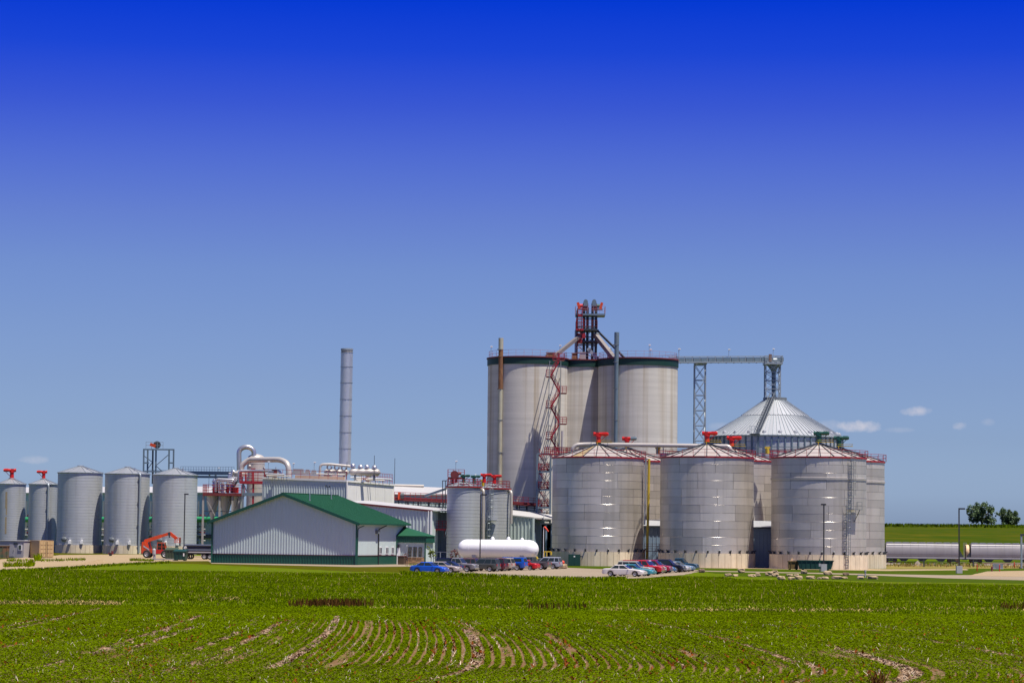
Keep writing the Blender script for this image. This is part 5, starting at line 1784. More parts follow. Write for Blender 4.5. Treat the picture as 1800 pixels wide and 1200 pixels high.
# ================================================================== white pressure vessel
YP = 386
p0, p1 = W(806, 963.5, YP), W(946, 965.5, YP - 5)
d_ = (p1 - p0)
L_ = d_.length
R_v = M(16.3, YP)
cmid = (p0 + p1) / 2
t = thing('pressure_vessel', 'long white horizontal pressure vessel with rounded ends on saddles', 'tank', V((cmid.x, cmid.y, 0)), math.atan2(d_.y, d_.x))
zc = cmid.z
prof = []
for k in range(9):
    a = PI / 2 * k / 8
    prof.append((R_v * math.sin(a) + .001, -L_ / 2 + R_v * 1.0 * (1 - math.cos(a))))
prof += [(r_, -x_) for r_, x_ in prof[::-1]]
MB().lathe(prof, 48, (0, 0, zc), axis='x').build('vessel_shell', 'whitepaint', t, 60)
for x in (-L_ * .27, L_ * .33):
    MB().box((x, 0, (zc - R_v * .6) / 2), (.5, 1.7, zc - R_v * .6)).box((x, 0, zc - R_v * .75), (.62, 2.2, .5)).build('saddle', 'roofwhite', t)
for x, h in ((-L_ * .07, .28), (L_ * .13, .28), (L_ * .3, .15)):
    MB().lathe([(.28, 0), (.28, h), (.12, h + .2), (.01, h + .22)], 14, (x, 0, zc + R_v - .05)).build('top_fitting', 'whitepaint', t, 40)
for x in (-L_ * .33, -L_ * .11, L_ * .11, L_ * .33):
    MB().lathe([(R_v + .001, -.05), (R_v + .018, -.02), (R_v + .018, .02), (R_v + .001, .05)], 48, (x, 0, zc), axis='x').build('weld_seam', 'whitepaint', t, 40)
bar_ = MB().box((0, -.02, zc - R_v - .02), (L_ * .55, .3, .12))
bar_.build('drain_pipe', 'meshgrey', t)
b = MB().cyl((L_ / 2 - .1, -.5, zc - R_v * .2), (L_ / 2 - .1, -.5, .8), .05).cyl((L_ / 2 - .8, -.8, zc - R_v), (L_ / 2 - .4, -.8, .3), .05)
b.build('gauge_pipe', 'galvsteel', t)
MB().bar((L_ * .47, -.9, 1.2), (L_ * .52, -.9, 1.65), .3, .4).build('valve', 'yellow', t)

# ================================================================== far process area at the plant's end
YQ = 520
# white back hall between silos and reactors
a, c = W(318, 855, 585), W(395, 868, 585)
t = thing('back_hall', 'white ribbed back hall glimpsed between the silos and the reactor frame', 'building', V((a.x, a.y, 0)))
a = W(-60, 862, 640)
quadwall('front_wall', a, c, zpy(866, 340, 590), zpy(866, 340, 590), 0, 'white', t, .9, .1)
zt_ = zpy(866, 340, 590)
MB().extrude([V((a.x, a.y - .8, zt_)) - t.location, V((c.x, c.y - .8, zt_)) - t.location, V((c.x, c.y + 12, zt_ + 1.6)) - t.location, V((a.x, a.y + 12, zt_ + 1.6)) - t.location], (0, 0, .15)).build('roof', 'roofwhite', t)
for k, (f0, f1, zz) in enumerate(((.0, 1, .56), (0, 1, .28), (0, 1, .06))):
    p, q = V((a.x, a.y - .5, zt_ * zz)), V((c.x, c.y - .5, zt_ * zz))
    bar('window_band', p, q, .3, 'darksteel', t, h=.9 if k < 2 else .5)
t = thing('green_pipe', 'thick bright green process pipe behind the silos', 'pipe', (0, 0, 0))
MB().tube([W(-40, 913, 632), W(390, 912.5, 578)], .62, 12).build('pipe_run', 'greenpipe', t, 50)
t = thing('pipe_rack', 'grey pipe rack with red steel behind the silos', 'pipe rack', W(350, 985, 582))
for px in (47, 182, 265, 349):
    yy = 630 - px / 390 * 52
    p = W(px, 880, yy)
    bar('post', V((p.x, p.y, 0)), p, .35, 'steel', t)
    for py in (905, 925, 935):
        bar('rack_beam', W(px - 8, py, yy), W(px + 12, py, yy), .3, 'darkred' if py != 925 else 'darksteel', t)
    for k, py in enumerate((930, 940, 950)):
        bar('pipe_run', W(px - 10, py, yy - .6), W(px + 12, py, yy - .6), .3, ('pipe', 'alu', 'roofwhite')[k], t, 'cyl')
# dark steel frame with motor behind the silos
YX = 590
t = thing('conveyor_tower', 'dark blue steel frame with a round pulley head behind the silos', 'tower', W(278, 836, YX))
for px in (252, 259, 268, 273.5, 296.5, 304.5):
    for dy in ((-2, 2) if px in (252, 304.5) else (0,)):
        bar('post', W(px, 850, YX + dy), W(px + .8, 789, YX + dy), .34, 'bluesteel' if px != 268 else 'darksteel', t)
for py, x0, x1 in ((789.5, 251.5, 306), (813, 252, 262), (813, 296, 305), (828, 252, 305)):
    bar('girt', W(x0, py, YX - 2), W(x1, py + .4, YX - 2), .32, 'bluesteel', t)
for (x0, y0, x1, y1) in ((296, 799, 274, 818), (252, 800, 268, 812), (274, 818, 285, 828), (268, 812, 258, 826)):
    bar('brace', W(x0, y0, YX), W(x1, y1, YX), .14, 'darksteel', t)
rl = MB(); rail_mb(rl, [W(256.5, 788, YX - 1.5) - t.location, W(286.5, 788.3, YX - 1.5) - t.location], 1.5, .08, 1.2, rails=(1, .5)); rl.build('railing', 'galvsteel', t)
MB().cyl(W(276, 781.5, YX - 1) - t.location, W(276, 781.5, YX + 1) - t.location, M(6.6, YX), n=22).build('pulley_housing', 'darksteel', t, 40)
MB().bar(W(264, 780.5, YX - 1.4) - t.location, W(273.5, 784, YX - 1.4) - t.location, .5, .7).build('belt_guard', 'orange', t)
rl = MB(); rail_mb(rl, [W(258, 833, YX - 2) - t.location, W(306, 834, YX - 2) - t.location], 1.0, .07, 1.5); rl.build('railing', 'bluesteel', t)
t = thing('conveyor_walkway', 'long dark grey conveyor walkway from the steel frame to the column', 'conveyor', W(320, 832, YX - 20))
p, q = W(318, 830.5, YX - 20), W(412, 831.5, YQ + 30)
bar('deck', p, q, 1.6, 'bluesteel', t, h=.75)
bar('under_truss', p + V((0, -.5, -.85)), q + V((0, -.5, -.85)), .5, 'bluesteel', t)
rl = MB(); rail_mb(rl, [p + V((0, -.8, .2)) - t.location, q + V((0, -.8, .2)) - t.location], 1.15, .06, 1.2, rails=(1, .5)); rl.build('railing', 'bluesteel', t)
for px in (379,):
    bar('post', W(px, 866, YX - 30), W(px, 830, YX - 30), .4, 'bluesteel', t)
mast(384, 822, 830, YX - 30, 'short lamp on the conveyor walkway')
mast(367, 834, 858, YX - 30, 'thin lamp pole on the back hall roof')
# tall column with the U shaped vapour pipe
YC = 494
R_c = M(15.5, YC)
c = W(449, 860, YC)
t = thing('distillation_column', 'fat pale clad column with a domed top behind the process building', 'column', V((c.x, c.y, 0)))
zt_ = zpy(806, 449, YC)
prof = [(R_c, 0), (R_c, zt_)] + [(R_c * math.cos(a), zt_ + R_c * .55 * math.sin(a)) for a in np.linspace(.15, PI / 2 - .01, 8)]
MB().lathe(prof, 40).build('column_shell', 'pipe', t, 40)
for k in range(9):
    MB().lathe([(R_c + .005, -.03), (R_c + .03, 0), (R_c + .005, .03)], 40, (0, 0, zt_ - 1.0 - k * 1.55)).build('cladding_band', 'meshgrey', t)
t = thing('vapour_pipe', 'bright hooped vapour pipe over the top of the column', 'pipe', (0, 0, 0))
cx, r_ = (420 + 446.5) / 2, 13.2
pts = [W(420.5, 826, YC - 1)] + [W(cx - r_ * math.cos(a), 796 - r_ * .82 * math.sin(a), YC - 1) for a in np.linspace(0, PI, 12)] + [W(446.5, 806, YC - 1)]
MB().tube(pts, M(4.3, YC), 16).build('pipe_run', 'alu', t, 50)
t = thing('duct_pipe', 'wide tan clad duct bridging from the column to the process roof', 'pipe', (0, 0, 0))
pts = bend([W(424, 829, YC - 4), W(425, 817, YC - 4), W(438, 807.5, YC - 4), W(494, 807.5, YC - 10), W(507, 815, YC - 12), W(507.5, 838, YC - 12)], 1.3)
MB().tube(pts, M(4.7, YC), 16).build('pipe_run', 'pipe', t, 50)
for px, py in ((436, 808), (449, 807.5), (480, 807.5), (492, 807.8)):
    p = W(px, py, YC - 4 - (px - 438) / 56 * 6)
    bar('pipe_band', p - V((.05, 0, 0)), p + V((.05, 0, 0)), M(9.8, YC), 'meshgrey', t, 'cyl')
t = thing('cross_pipe', 'thin white cross pipe above the red platform', 'pipe', (0, 0, 0))
MB().tube(bend([W(420, 848, YC - 8), W(420, 827.5, YC - 8), W(440, 827, YC - 8), W(492, 827.5, YC - 10), W(494, 836, YC - 10)], .5), .26, 10).build('pipe_run', 'alu', t, 50)
t = thing('domed_vessel', 'rounded beige cap vessel under the wide duct', 'vessel', W(424, 832, YC - 4))
MB().lathe([(1.4, -.6), (1.4, .1), (1.0, .5), (.3, .75)], 20).build('cap_shell', 'pipe', t, 40)
MB().tube(bend([V((-1.2, 0, .1)), V((-1.6, 0, .5)), V((-1.8, 0, -.6))], .5), .3, 10).build('elbow', 'alu', t, 50)
# red steel platform beside the column
t = thing('column_platform', 'red railed steel platform between the column and white wall', 'platform', W(440, 845, YC - 6))
deck(t, 421, 464, 845, YC - 9, YC - 3.2, 'red', .5, 'red', 1.6, .1)
for px in (427.5, 445.5, 463):
    p = W(px, 845, YC - 8.6)
    bar('post', V((p.x, p.y, 0)), p, .34, 'red' if px == 445.5 else 'steel', t)
for px in (432, 445):
    bar('post', W(px, 845, YC - 6.5), W(px, 824 if px == 445 else 833, YC - 6.5), .3, 'red', t)
bar('beam', W(441, 824, YC - 6.5), W(449, 824, YC - 6.5), .3, 'red', t)
bar('beam', W(428, 868.5, YC - 8.6), W(463, 868.5, YC - 8.6), .6, 'bluesteel', t)
bar('brace', W(428, 850, YC - 8.6), W(436, 868, YC - 8.6), .14, 'steel', t)
for px, py, w in ((439, 819, 2.8), (464, 823, 2.2)):
    MB().lathe([(.02, -M(w, YC)), (M(w, YC) * .8, -M(w, YC) * .6), (M(w, YC), 0), (M(w, YC) * .8, M(w, YC) * .6), (.02, M(w, YC))], 14, W(px, py, YC - 6) - t.location).build('float_valve', 'pipe', t, 50)
# reactor frame with hoppers
YR = 500
t = thing('reactor_frame', 'grey steel frame with a red railed deck over the conical hoppers', 'platform', W(395, 985, YR))
deck(t, 356.5, 424, 866, YR - 3, YR + 4, 'darkred', .55, 'red', 1.6, .08)
for px in (357.5, 386.5, 409, 421):
    for dy in (-2.6, 3.4):
        p = W(px, 868, YR + dy)
        bar('leg', V((p.x, p.y, 0)), p, .38, 'meshgrey', t)
for x0, y0, x1, y1 in ((384, 873, 363, 910), (362, 875, 378, 906), (408, 873, 401, 884), (418, 876, 414, 893)):
    bar('brace', W(x0, y0, YR - 2.7), W(x1, y1, YR - 2.7), .15, 'darksteel' if x0 != 362 else 'meshgrey', t)
bar('girt', W(357, 898, YR - 2.6), W(409, 898, YR - 2.6), .15, 'darksteel', t)
for px in (374, 397, 417):
    h = thing('hopper', 'pale conical hopper hanging under the red railed deck', 'hopper', W(px, 870, YR + .8), 0, 'conical hoppers under the reactor deck')
    R_h = M(10.4, YR)
    MB().lathe([(R_h, 0), (R_h, -1.4), (.35, -4.6), (.35, -5.2)], 24).build('hopper_cone', 'galv', h, 30)
    MB().lathe([(R_h + .05, -.1), (R_h + .12, 0), (R_h + .05, .15)], 24).build('hopper_rim', 'steel', h)
GX = 'upright exchangers on the reactor deck'
for k, (px, pyt) in enumerate(((376, 841), (381, 843), (391, 846), (400, 846.5), (408, 848))):
    h = thing('heat_exchanger', 'slim bright upright exchanger with flanges on the red railed deck', 'exchanger', W(px, 866, YR), 0, GX)
    ht = W(px, pyt, YR).z - h.location.z
    MB().lathe([(.32, .1), (.32, ht - .3), (.2, ht), (.02, ht + .05)], 14).build('exchanger_shell', 'alu', h, 40)
    for f in (.25, .55, .8):
        MB().lathe([(.3, -.06), (.48, -.06), (.48, .06), (.3, .06)], 14, (0, 0, ht * f)).build('flange', ('tank_roof_stained', 'darkred', 'pipe')[k % 3], h, 30)
    MB().box((.1, -.35, .55), (.5, .3, 1.1)).build('valve_body', ('brightred', 'darkred', 'alu')[k % 3], h)
    MB().tube([(.0, -.3, ht * .35), (.7, -.4, ht * .35), (.75, -.4, .2)], .12, 8).build('branch_pipe', 'alu' if k % 2 else 'darkred', h, 50)
for px0, px1, py in ((379, 411, 841.5), (385, 409, 844)):
    h = thing('header_pipe', 'bright white header pipe over the upright exchangers', 'pipe', (0, 0, 0), group='header pipes over the exchangers')
    MB().tube(bend([W(px0, 864, YR - 1), W(px0, py, YR - 1), W(px1, py + 1.5, YR - 1), W(px1 + 1, 850, YR - 1)], .6), .24, 10).build('pipe_run', 'alu', h, 50)
h = thing('red_cabinet', 'bright red panel box on the reactor deck', 'cabinet', W(415, 866, YR - 1.5))
MB().box((0, 0, .55), (.95, .5, 1.1)).build('cabinet_body', 'brightred', h)
MB().box((0, -.27, .55), (.8, .04, .95)).build('door', 'brightred', h)
h = thing('roof_tank', 'low grey domed tank behind the exchangers', 'tank', W(410, 850, YR + 6))
MB().lathe([(1.1, -1), (1.1, 1.6), (.9, 2.0), (.3, 2.25)], 22).build('tank_shell', 'galv', h, 40)
MB().lathe([(.9, 2.02), (1.0, 2.1), (.9, 2.18)], 22).build('tank_rim', 'whitepaint', h, 40)
t = thing('grey_stair', 'dark steel stair climbing from the reactor deck to the column platform', 'stair', W(416, 852, YR - 2))
b = MB()
p, q = W(410, 856, YR - 2) - t.location, W(422, 838, YR - 2) - t.location
for s in (-.4, .4):
    b.bar(p + V((0, s, 0)), q + V((0, s, 0)), .08, .3)
for k in range(9):
    b.box(p + (q - p) * ((k + .5) / 9), (.35, .8, .06))
b.build('flight', 'darksteel', t)
rl = MB(); rail_mb(rl, [p + V((0, -.4, 0)), q + V((0, -.4, 0))], 1.1, .08, .8); rl.build('flight_railing', 'darkred', t)

# more small pipework on the process roofs
for k, (px0, px1, py, Y, r_, m) in enumerate(((466, 500, 832.5, YE + 3, .14, 'alu'), (468, 506, 835.5, YE + 2, .12, 'pipe'), (556, 606, 832.5, YE + 6, .13, 'pipe'), (616, 688, 838.5, YE + 10, .14, 'alu'), (622, 676, 841.5, YE + 9, .12, 'pipe'))):
    h = thing('roof_service_pipe', 'thin service pipe on low stands along the process building roof', 'pipe', (0, 0, 0), group='service pipes on the process roof')
    dy = (px1 - px0) * (.033 if px0 < 610 else .05)
    MB().tube([W(px0, py, Y), W(px1, py + dy, Y)], r_, 8).build('pipe_run', m, h, 50)
    for f in (.1, .4, .7, .95):
        p = W(px0 + (px1 - px0) * f, py + dy * f, Y)
        bar('pipe_stand', p, p + V((0, 0, -1.1)), .1, 'steel', h)
for k, (px, py, w, hh, m) in enumerate(((476, 838, 1.0, 1.0, 'pipe'), (483, 838.5, .8, 1.4, 'darkred'), (575, 842, 1.2, .8, 'steel2'), (588, 842.5, .9, .9, 'cream'), (630, 846, 1.2, .9, 'cream'), (648, 847.5, 1.0, 1.2, 'steel2'))):
    h = thing('roof_unit', 'small boxed ventilation unit on the process building roof', 'vent unit', W(px, py, YE + 4 if px < 610 else YE + 11), 0, 'vent units on the process roof')
    MB().box((0, 0, hh / 2), (w, w * .8, hh)).build('unit_body', m, h)
    MB().box((0, 0, hh + .06), (w * 1.15, w * .95, .1)).build('unit_cap', 'galvsteel', h)
    MB().cyl((w * .2, 0, hh), (w * .2, 0, hh + .5), .1, n=8).build('unit_flue', 'alu', h)
# ================================================================== vehicles
CAR = {
 'sedan':  dict(L=4.65, w=.89, H=1.42, belt=.93, r=.32, wb=.29, top=[(-.5, .60), (-.49, .84), (-.46, .93), (-.30, .97), (.17, .95), (.40, .82), (.475, .70), (.5, .56)], gh=(-.36, -.19, .03, .20), wins=((-.9, -.08), (.0, .92))),
 'bigsedan': dict(L=5.25, w=.93, H=1.42, belt=.92, r=.33, wb=.295, top=[(-.5, .58), (-.49, .86), (-.46, .93), (-.28, .96), (.15, .94), (.40, .80), (.475, .68), (.5, .54)], gh=(-.33, -.19, .00, .17), wins=((-.9, -.08), (.0, .92))),
 'suv':    dict(L=4.65, w=.93, H=1.74, belt=1.05, r=.37, wb=.285, top=[(-.5, .62), (-.495, .98), (-.48, 1.06), (.2, 1.06), (.42, .99), (.485, .86), (.5, .60)], gh=(-.492, -.44, .04, .20), wins=((-.96, -.55), (-.47, .12), (.18, .92))),
 'minivan': dict(L=4.95, w=.96, H=1.76, belt=1.05, r=.34, wb=.30, top=[(-.5, .58), (-.495, .98), (-.48, 1.06), (.27, 1.04), (.44, .90), (.49, .72), (.5, .55)], gh=(-.492, -.45, .08, .28), wins=((-.96, -.5), (-.43, .1), (.16, .92))),
 'pickup': dict(L=5.55, w=.97, H=1.83, belt=1.14, r=.40, wb=.31, top=[(-.5, .66), (-.498, 1.05), (-.49, 1.12), (.19, 1.12), (.44, 1.06), (.49, .95), (.5, .62)], gh=(-.105, -.075, .10, .20), wins=((-.85, -.2), (-.08, .9))),
}
PAINTS = {}
def paint(col, name):
    if name not in PAINTS:
        PAINTS[name] = mat(name, col, .32, .15, .04, .8, coat=.6)
    return PAINTS[name]
def lerp_list(pts, x):
    for (x0, z0), (x1, z1) in zip(pts[:-1], pts[1:]):
        if x <= x1:
            f = (x - x0) / (x1 - x0) if x1 > x0 else 0
            return z0 + (z1 - z0) * max(0, f)
    return pts[-1][1]
def make_car(kind, col, pname, label, px, Y, rz, cap=None, name=None, two=None):
    s = CAR[kind]
    L_, w, H, belt, r, wb = s['L'], s['w'], s['H'], s['belt'], s['r'], s['wb']
    g = W(px, 1000, Y)
    t = thing(name or {'sedan': 'parked_car', 'bigsedan': 'parked_car', 'suv': 'parked_suv', 'minivan': 'parked_minivan', 'pickup': 'pickup_truck'}[kind], label,
              {'sedan': 'car', 'bigsedan': 'car', 'suv': 'suv', 'minivan': 'minivan', 'pickup': 'pickup'}[kind], (g.x, g.y, .03), rz, 'vehicles in the gravel car park')
    P = paint(col, pname)
    zb = .26 if r < .36 else .36
    xs = sorted(set([-.5, -.497, -.49, -.475, -.45, .45, .475, .49, .497, .5] + [round(-.44 + .02 * k, 3) for k in range(45)]))
    b = MB()
    rings = []
    for xn in xs:
        x = xn * L_
        zt = lerp_list(s['top'], xn)
        e = max(0, (abs(xn) - .40) / .10)
        ww = w * (1 - .13 * e * e)
        zo = zb + (.10 * e * e)
        for sx in (-1, 1):
            dx = abs(x - sx * wb * L_)
            ra = r + .07
            if dx < ra:
                zo = max(zo, r + math.sqrt(ra * ra - dx * dx))
        zo = min(zo, zt - .12)
        zl = max(zo + .05, min(.5, zt - .1))
        half = [(ww * .80, zb), (ww * .80, zo), (ww * .985, zo), (ww, max(zl, zo + .03)), (ww * .985, zt - .06 if zt - .06 > zo + .05 else zo + .05), (ww * .90, zt)]
        ring = [(x, -y, z) for y, z in half] + [(x, 0, zt + .025)] + [(x, y, z) for y, z in half[::-1]]
        rings.append(ring)
    n = len(rings[0])
    vs = [v for q in rings for v in q]
    fs = []
    for i in range(len(rings) - 1):
        for k in range(n):
            k2 = (k + 1) % n
            fs.append((i * n + k, (i + 1) * n + k, (i + 1) * n + k2, i * n + k2))
    fs += [tuple(range(n)), tuple(range((len(rings) - 1) * n, len(rings) * n))[::-1]]
    b.add(vs, fs).build('body', P, t, 32)
    gr, rr_, rf, gf = [q * L_ for q in s['gh']]
    wl_, wu = w * .93, w * .74
    def GP(side, x0, x1, u, f, off=0.0):
        """point on the glasshouse side: u along (-1..1), f up (0..1)"""
        xr, xf = gr + (rr_ - gr) * f, gf + (rf - gf) * f
        x = (xr + xf) / 2 + (xf - xr) / 2 * u
        y = wl_ + (wu - wl_) * f + off
        return V((x, side * y, belt - .02 + (H - belt) * f))
    cb = MB()
    lo = [GP(-1, 0, 0, -1, 0), GP(-1, 0, 0, 1, 0), GP(1, 0, 0, 1, 0), GP(1, 0, 0, -1, 0)]
    hi = [GP(-1, 0, 0, -1, .95), GP(-1, 0, 0, 1, .95), GP(1, 0, 0, 1, .95), GP(1, 0, 0, -1, .95)]
    top = [V((q.x * .97 + .03 * (rr_ + rf) / 2, q.y * .88, H)) for q in hi]
    cb.add(lo + hi + top, [(0, 1, 5, 4), (1, 2, 6, 5), (2, 3, 7, 6), (3, 0, 4, 7), (4, 5, 9, 8), (5, 6, 10, 9), (6, 7, 11, 10), (7, 4, 8, 11), (8, 9, 10, 11)])
    cb.build('cabin', P, t, 25)
    for side in (-1, 1):
        for (u0, u1) in s['wins']:
            q = [GP(side, 0, 0, u0, .10, .012), GP(side, 0, 0, u1, .10, .012), GP(side, 0, 0, u1, .86, .012), GP(side, 0, 0, u0, .86, .012)]
            if side > 0:
                q = q[::-1]
            MB().extrude(q, V((0, -side * .02, 0))).build('side_window', 'glass', t)
    for uu, nm in ((1, 'windshield'), (-1, 'rear_window')):
        q = [GP(-1, 0, 0, uu, .10), GP(1, 0, 0, uu, .10), GP(1, 0, 0, uu, .88), GP(-1, 0, 0, uu, .88)]
        q = [V((p.x + uu * .015, p.y * .90, p.z + .01)) for p in q]
        if uu < 0:
            q = q[::-1]
        MB().extrude(q, V((-uu * .02, 0, 0))).build(nm, 'glass', t)
    wm = cached(('tyre', r), lambda: MB().lathe([(r * .62, -.11), (r * .93, -.11), (r, -.06), (r, .06), (r * .93, .11), (r * .62, .11)], 20, axis='x').mesh('black', 40))
    rm = cached(('rim', r), lambda: MB().lathe([(r * .64, -.10), (r * .64, .10), (r * .56, .085), (r * .2, .05), (.01, .07)], 20, axis='x').mesh('rim', 40))
    for sx in (-1, 1):
        for sy in (-1, 1):
            mt = Matrix.Translation((sx * wb * L_, sy * (w - .12), r)) @ Matrix.Rotation(sy * PI / 2, 4, 'Z')
            wo = NEW('wheel', wm, t, mt)
            NEW('rim', rm, wo)
    front = lerp_list(s['top'], .47)
    for sy in (-1, 1):
        MB().box((.478 * L_, sy * w * .68, front - .10), (.16, w * .36, .15)).build('headlight', 'headlamp', t)
        MB().box((-.492 * L_, sy * w * .76, belt - .18 if kind != 'pickup' else .92), (.09, w * .2, .3 if kind not in ('sedan', 'bigsedan') else .16)).build('taillight', 'tail', t)
        MB().box((gf - .18, sy * (w + .08), belt + .08), (.12, .16, .14)).build('mirror', P, t)
    MB().box((.497 * L_, 0, front - .14), (.06, w * .8, .16)).build('grille', 'bumper' if kind != 'pickup' else 'chrome', t)
    bm = 'chrome' if kind == 'pickup' else ('bumper' if kind in ('suv',) else P)
    MB().box((.495 * L_, 0, .47), (.16, w * 1.66, .2)).build('bumper', bm, t)
    MB().box((-.495 * L_, 0, .50), (.14, w * 1.66, .2)).build('bumper', bm, t)
    if kind == 'pickup':
        if cap:
            CP = paint(*cap)
            x0, x1 = -.488 * L_, gr + .02
            cz = H - .02
            b = MB()
            lo = [(x0, -w * .93, 1.12), (x1, -w * .93, 1.12), (x1, w * .93, 1.12), (x0, w * .93, 1.12)]
            hi = [(x0 + .22, -w * .76, cz), (x1, -w * .76, cz), (x1, w * .76, cz), (x0 + .22, w * .76, cz)]
            b.add(lo + hi, [(0, 1, 5, 4), (1, 2, 6, 5), (2, 3, 7, 6), (3, 0, 4, 7), (4, 5, 6, 7)]).build('bed_cap', CP, t)
            for side in (-1, 1):
                q = [(x0 + .35, side * (w * .905 + .012), 1.22), (x1 - .2, side * (w * .905 + .012), 1.22), (x1 - .2, side * (w * .80 + .012), cz - .16), (x0 + .42, side * (w * .80 + .012), cz - .16)]
                MB().extrude(q if side < 0 else q[::-1], (0, -side * .02, 0)).build('side_window', 'glass', t)
            MB().extrude([(x0 + .02, -w * .7, 1.2), (x0 + .02, w * .7, 1.2), (x0 + .18, w * .62, cz - .14), (x0 + .18, -w * .62, cz - .14)], (-.02, 0, 0)).build('rear_window', 'glass', t)
        else:
            MB().box(((-.488 * L_ + gr) / 2, 0, 1.125), (gr + .488 * L_ - .15, w * 1.5, .05)).build('bed_floor', 'black', t)
            for sy in (-1, 1):
                MB().box(((-.488 * L_ + gr) / 2, sy * w * .86, 1.17), (gr + .488 * L_, .14, .12)).build('bed_rail', P, t)
            MB().box((-.487 * L_, 0, 1.17), (.1, w * 1.7, .12)).build('tailgate', P, t)
    if kind in ('suv', 'minivan'):
        for sy in (-1, 1):
            MB().bar((rr_ + .2, sy * w * .58, H + .05), (rf - .1, sy * w * .58, H + .05), .05).build('roof_rack', 'bumper', t)
    return t
BH = math.radians(19)
RT, LT = -BH, PI - BH
# row nearer the office
make_car('sedan', (.005, .09, .55), 'bright blue car paint', 'bright blue saloon car parked on the grass edge of the gravel', 755, 321, RT)
make_car('sedan', (.42, .36, .31), 'champagne car paint', 'champagne saloon car parked beside the bright blue one', 779, 327, RT)
make_car('sedan', (.012, .02, .05), 'navy car paint', 'dark navy saloon car backed in between champagne car and grey pickup', 784, 332, LT)
make_car('pickup', (.20, .19, .20), 'grey pickup paint', 'grey pickup truck with a dark bed cap and chrome grille', 803, 337, RT, cap=((.012, .014, .03), 'black navy cap paint'))
make_car('suv', (.12, .055, .055), 'brown suv paint', 'brown suv mostly hidden behind the grey capped pickup', 812, 344, LT)
make_car('suv', (.075, .08, .075), 'charcoal green paint', 'charcoal hatch backed suv beside the burgundy minivan', 848, 343, LT)
make_car('minivan', (.085, .008, .022), 'burgundy paint', 'burgundy minivan showing its rear window', 860, 348, LT)
make_car('suv', (.46, .39, .33), 'beige suv paint', 'beige boxy suv between burgundy minivan and blue capped pickup', 875, 353, LT)
make_car('pickup', (.008, .08, .42), 'blue pickup paint', 'blue pickup truck with a matching blue bed cap', 892, 358, LT, cap=((.008, .10, .50), 'blue cap paint'))
make_car('sedan', (.60, .012, .018), 'red car paint', 'red saloon car between blue pickup and grey pickup', 919, 362, LT)
make_car('pickup', (.10, .095, .10), 'dark grey pickup paint', 'dark grey open bed pickup beside the red saloon', 934, 368, LT)
make_car('suv', (.34, .36, .42), 'silver blue suv paint', 'silver blue suv at the boulder end of the row', 960, 376, LT)
# row on the lawn side
make_car('bigsedan', (.74, .68, .63), 'pearl white paint', 'long pearl white saloon car in front of the lawn side row', 1098, 314, RT)
make_car('bigsedan', (.05, .27, .33), 'teal paint', 'teal saloon car with pale roof beside the pearl white car', 1115, 320, RT)
make_car('suv', (.40, .38, .34), 'pale silver suv paint', 'pale silver estate suv behind the teal car', 1117, 327, RT)
make_car('pickup', (.52, .01, .02), 'red pickup paint', 'red pickup truck with a raised red bed cap', 1130, 334, RT, cap=((.68, .018, .018), 'bright red cap paint'))
make_car('suv', (.68, .68, .68), 'white suv paint', 'white suv between the red pickup and crimson suv', 1139, 340, RT)
make_car('suv', (.34, .012, .05), 'crimson suv paint', 'crimson suv beside the white one', 1151, 346, RT)
make_car('sedan', (.02, .17, .42), 'sky blue paint', 'sky blue small car between crimson and navy suvs', 1157, 351, RT)
make_car('suv', (.008, .011, .03), 'midnight suv paint', 'midnight blue suv with dark glass in the lawn side row', 1175, 355, RT)
make_car('sedan', (.52, .50, .50), 'silver car paint', 'silver saloon car beside the midnight blue suv', 1184, 360, RT)
make_car('sedan', (.15, .25, .36), 'powder blue paint', 'powder blue saloon car beneath the dark teal pickup', 1192, 365, RT)
make_car('pickup', (.008, .055, .10), 'dark teal pickup paint', 'dark teal pickup truck at the tank end of the lawn side row', 1194, 371, RT)

# ------------------------------------------------------------------ orange telehandler
YT = 470
g = W(279, 975, YT)
t = thing('telehandler', 'orange telescopic handler with raised boom and cage, parked before the silos', 'telehandler', (g.x, g.y, .03), -.08)
rW = .72
wm = MB().lathe([(rW * .55, -.27), (rW * .92, -.27), (rW, -.18), (rW, .18), (rW * .92, .27), (rW * .55, .27)], 24, axis='x').mesh('black', 40)
rm = MB().lathe([(rW * .57, -.2), (rW * .57, .24), (rW * .45, .16), (rW * .3, .1), (rW * .25, .2), (.01, .2)], 24, axis='x').mesh('rim', 40)
for x in (-2.0, 1.35):
    for sy in (-1, 1):
        wo = NEW('wheel', wm, t, Matrix.Translation((x, sy * 1.0, rW)) @ Matrix.Rotation(sy * PI / 2, 4, 'Z'))
        NEW('rim', rm, wo)
MB().extrude([(-2.9, -.55, .95), (2.1, -.55, .75), (2.1, -.55, 1.35), (-.2, -.55, 1.55), (-.6, -.55, 1.55), (-2.9, -.55, 1.6)], (0, 1.1, 0)).build('chassis', 'orange', t)
MB().extrude([(-3.1, -.8, .9), (-2.7, -.8, .75), (-2.0, -.8, 1.5), (-2.0, -.8, 1.9), (-2.5, -.8, 3.0), (-3.0, -.8, 2.9)], (0, 1.6, 0)).build('counterweight', 'orange', t)
MB().extrude([(-2.72, -.83, 2.0), (-1.6, -.83, 1.35), (-1.6, -.83, 1.6), (-2.72, -.83, 2.3)], (0, .02, 0)).build('side_stripe', 'greybox', t)
for sy in (-.45, .2):
    MB().bar((-1.9, sy, 1.5), (-2.4, sy, 3.2), .25, .5).build('boom_mast', 'orange', t)
MB().bar((-1.3, 0, 1.4), (-1.75, 0, 3.0), .16, .2).build('lift_cylinder', 'orange', t)
bm = [(-2.5, 3.05), (2.05, 4.55)]
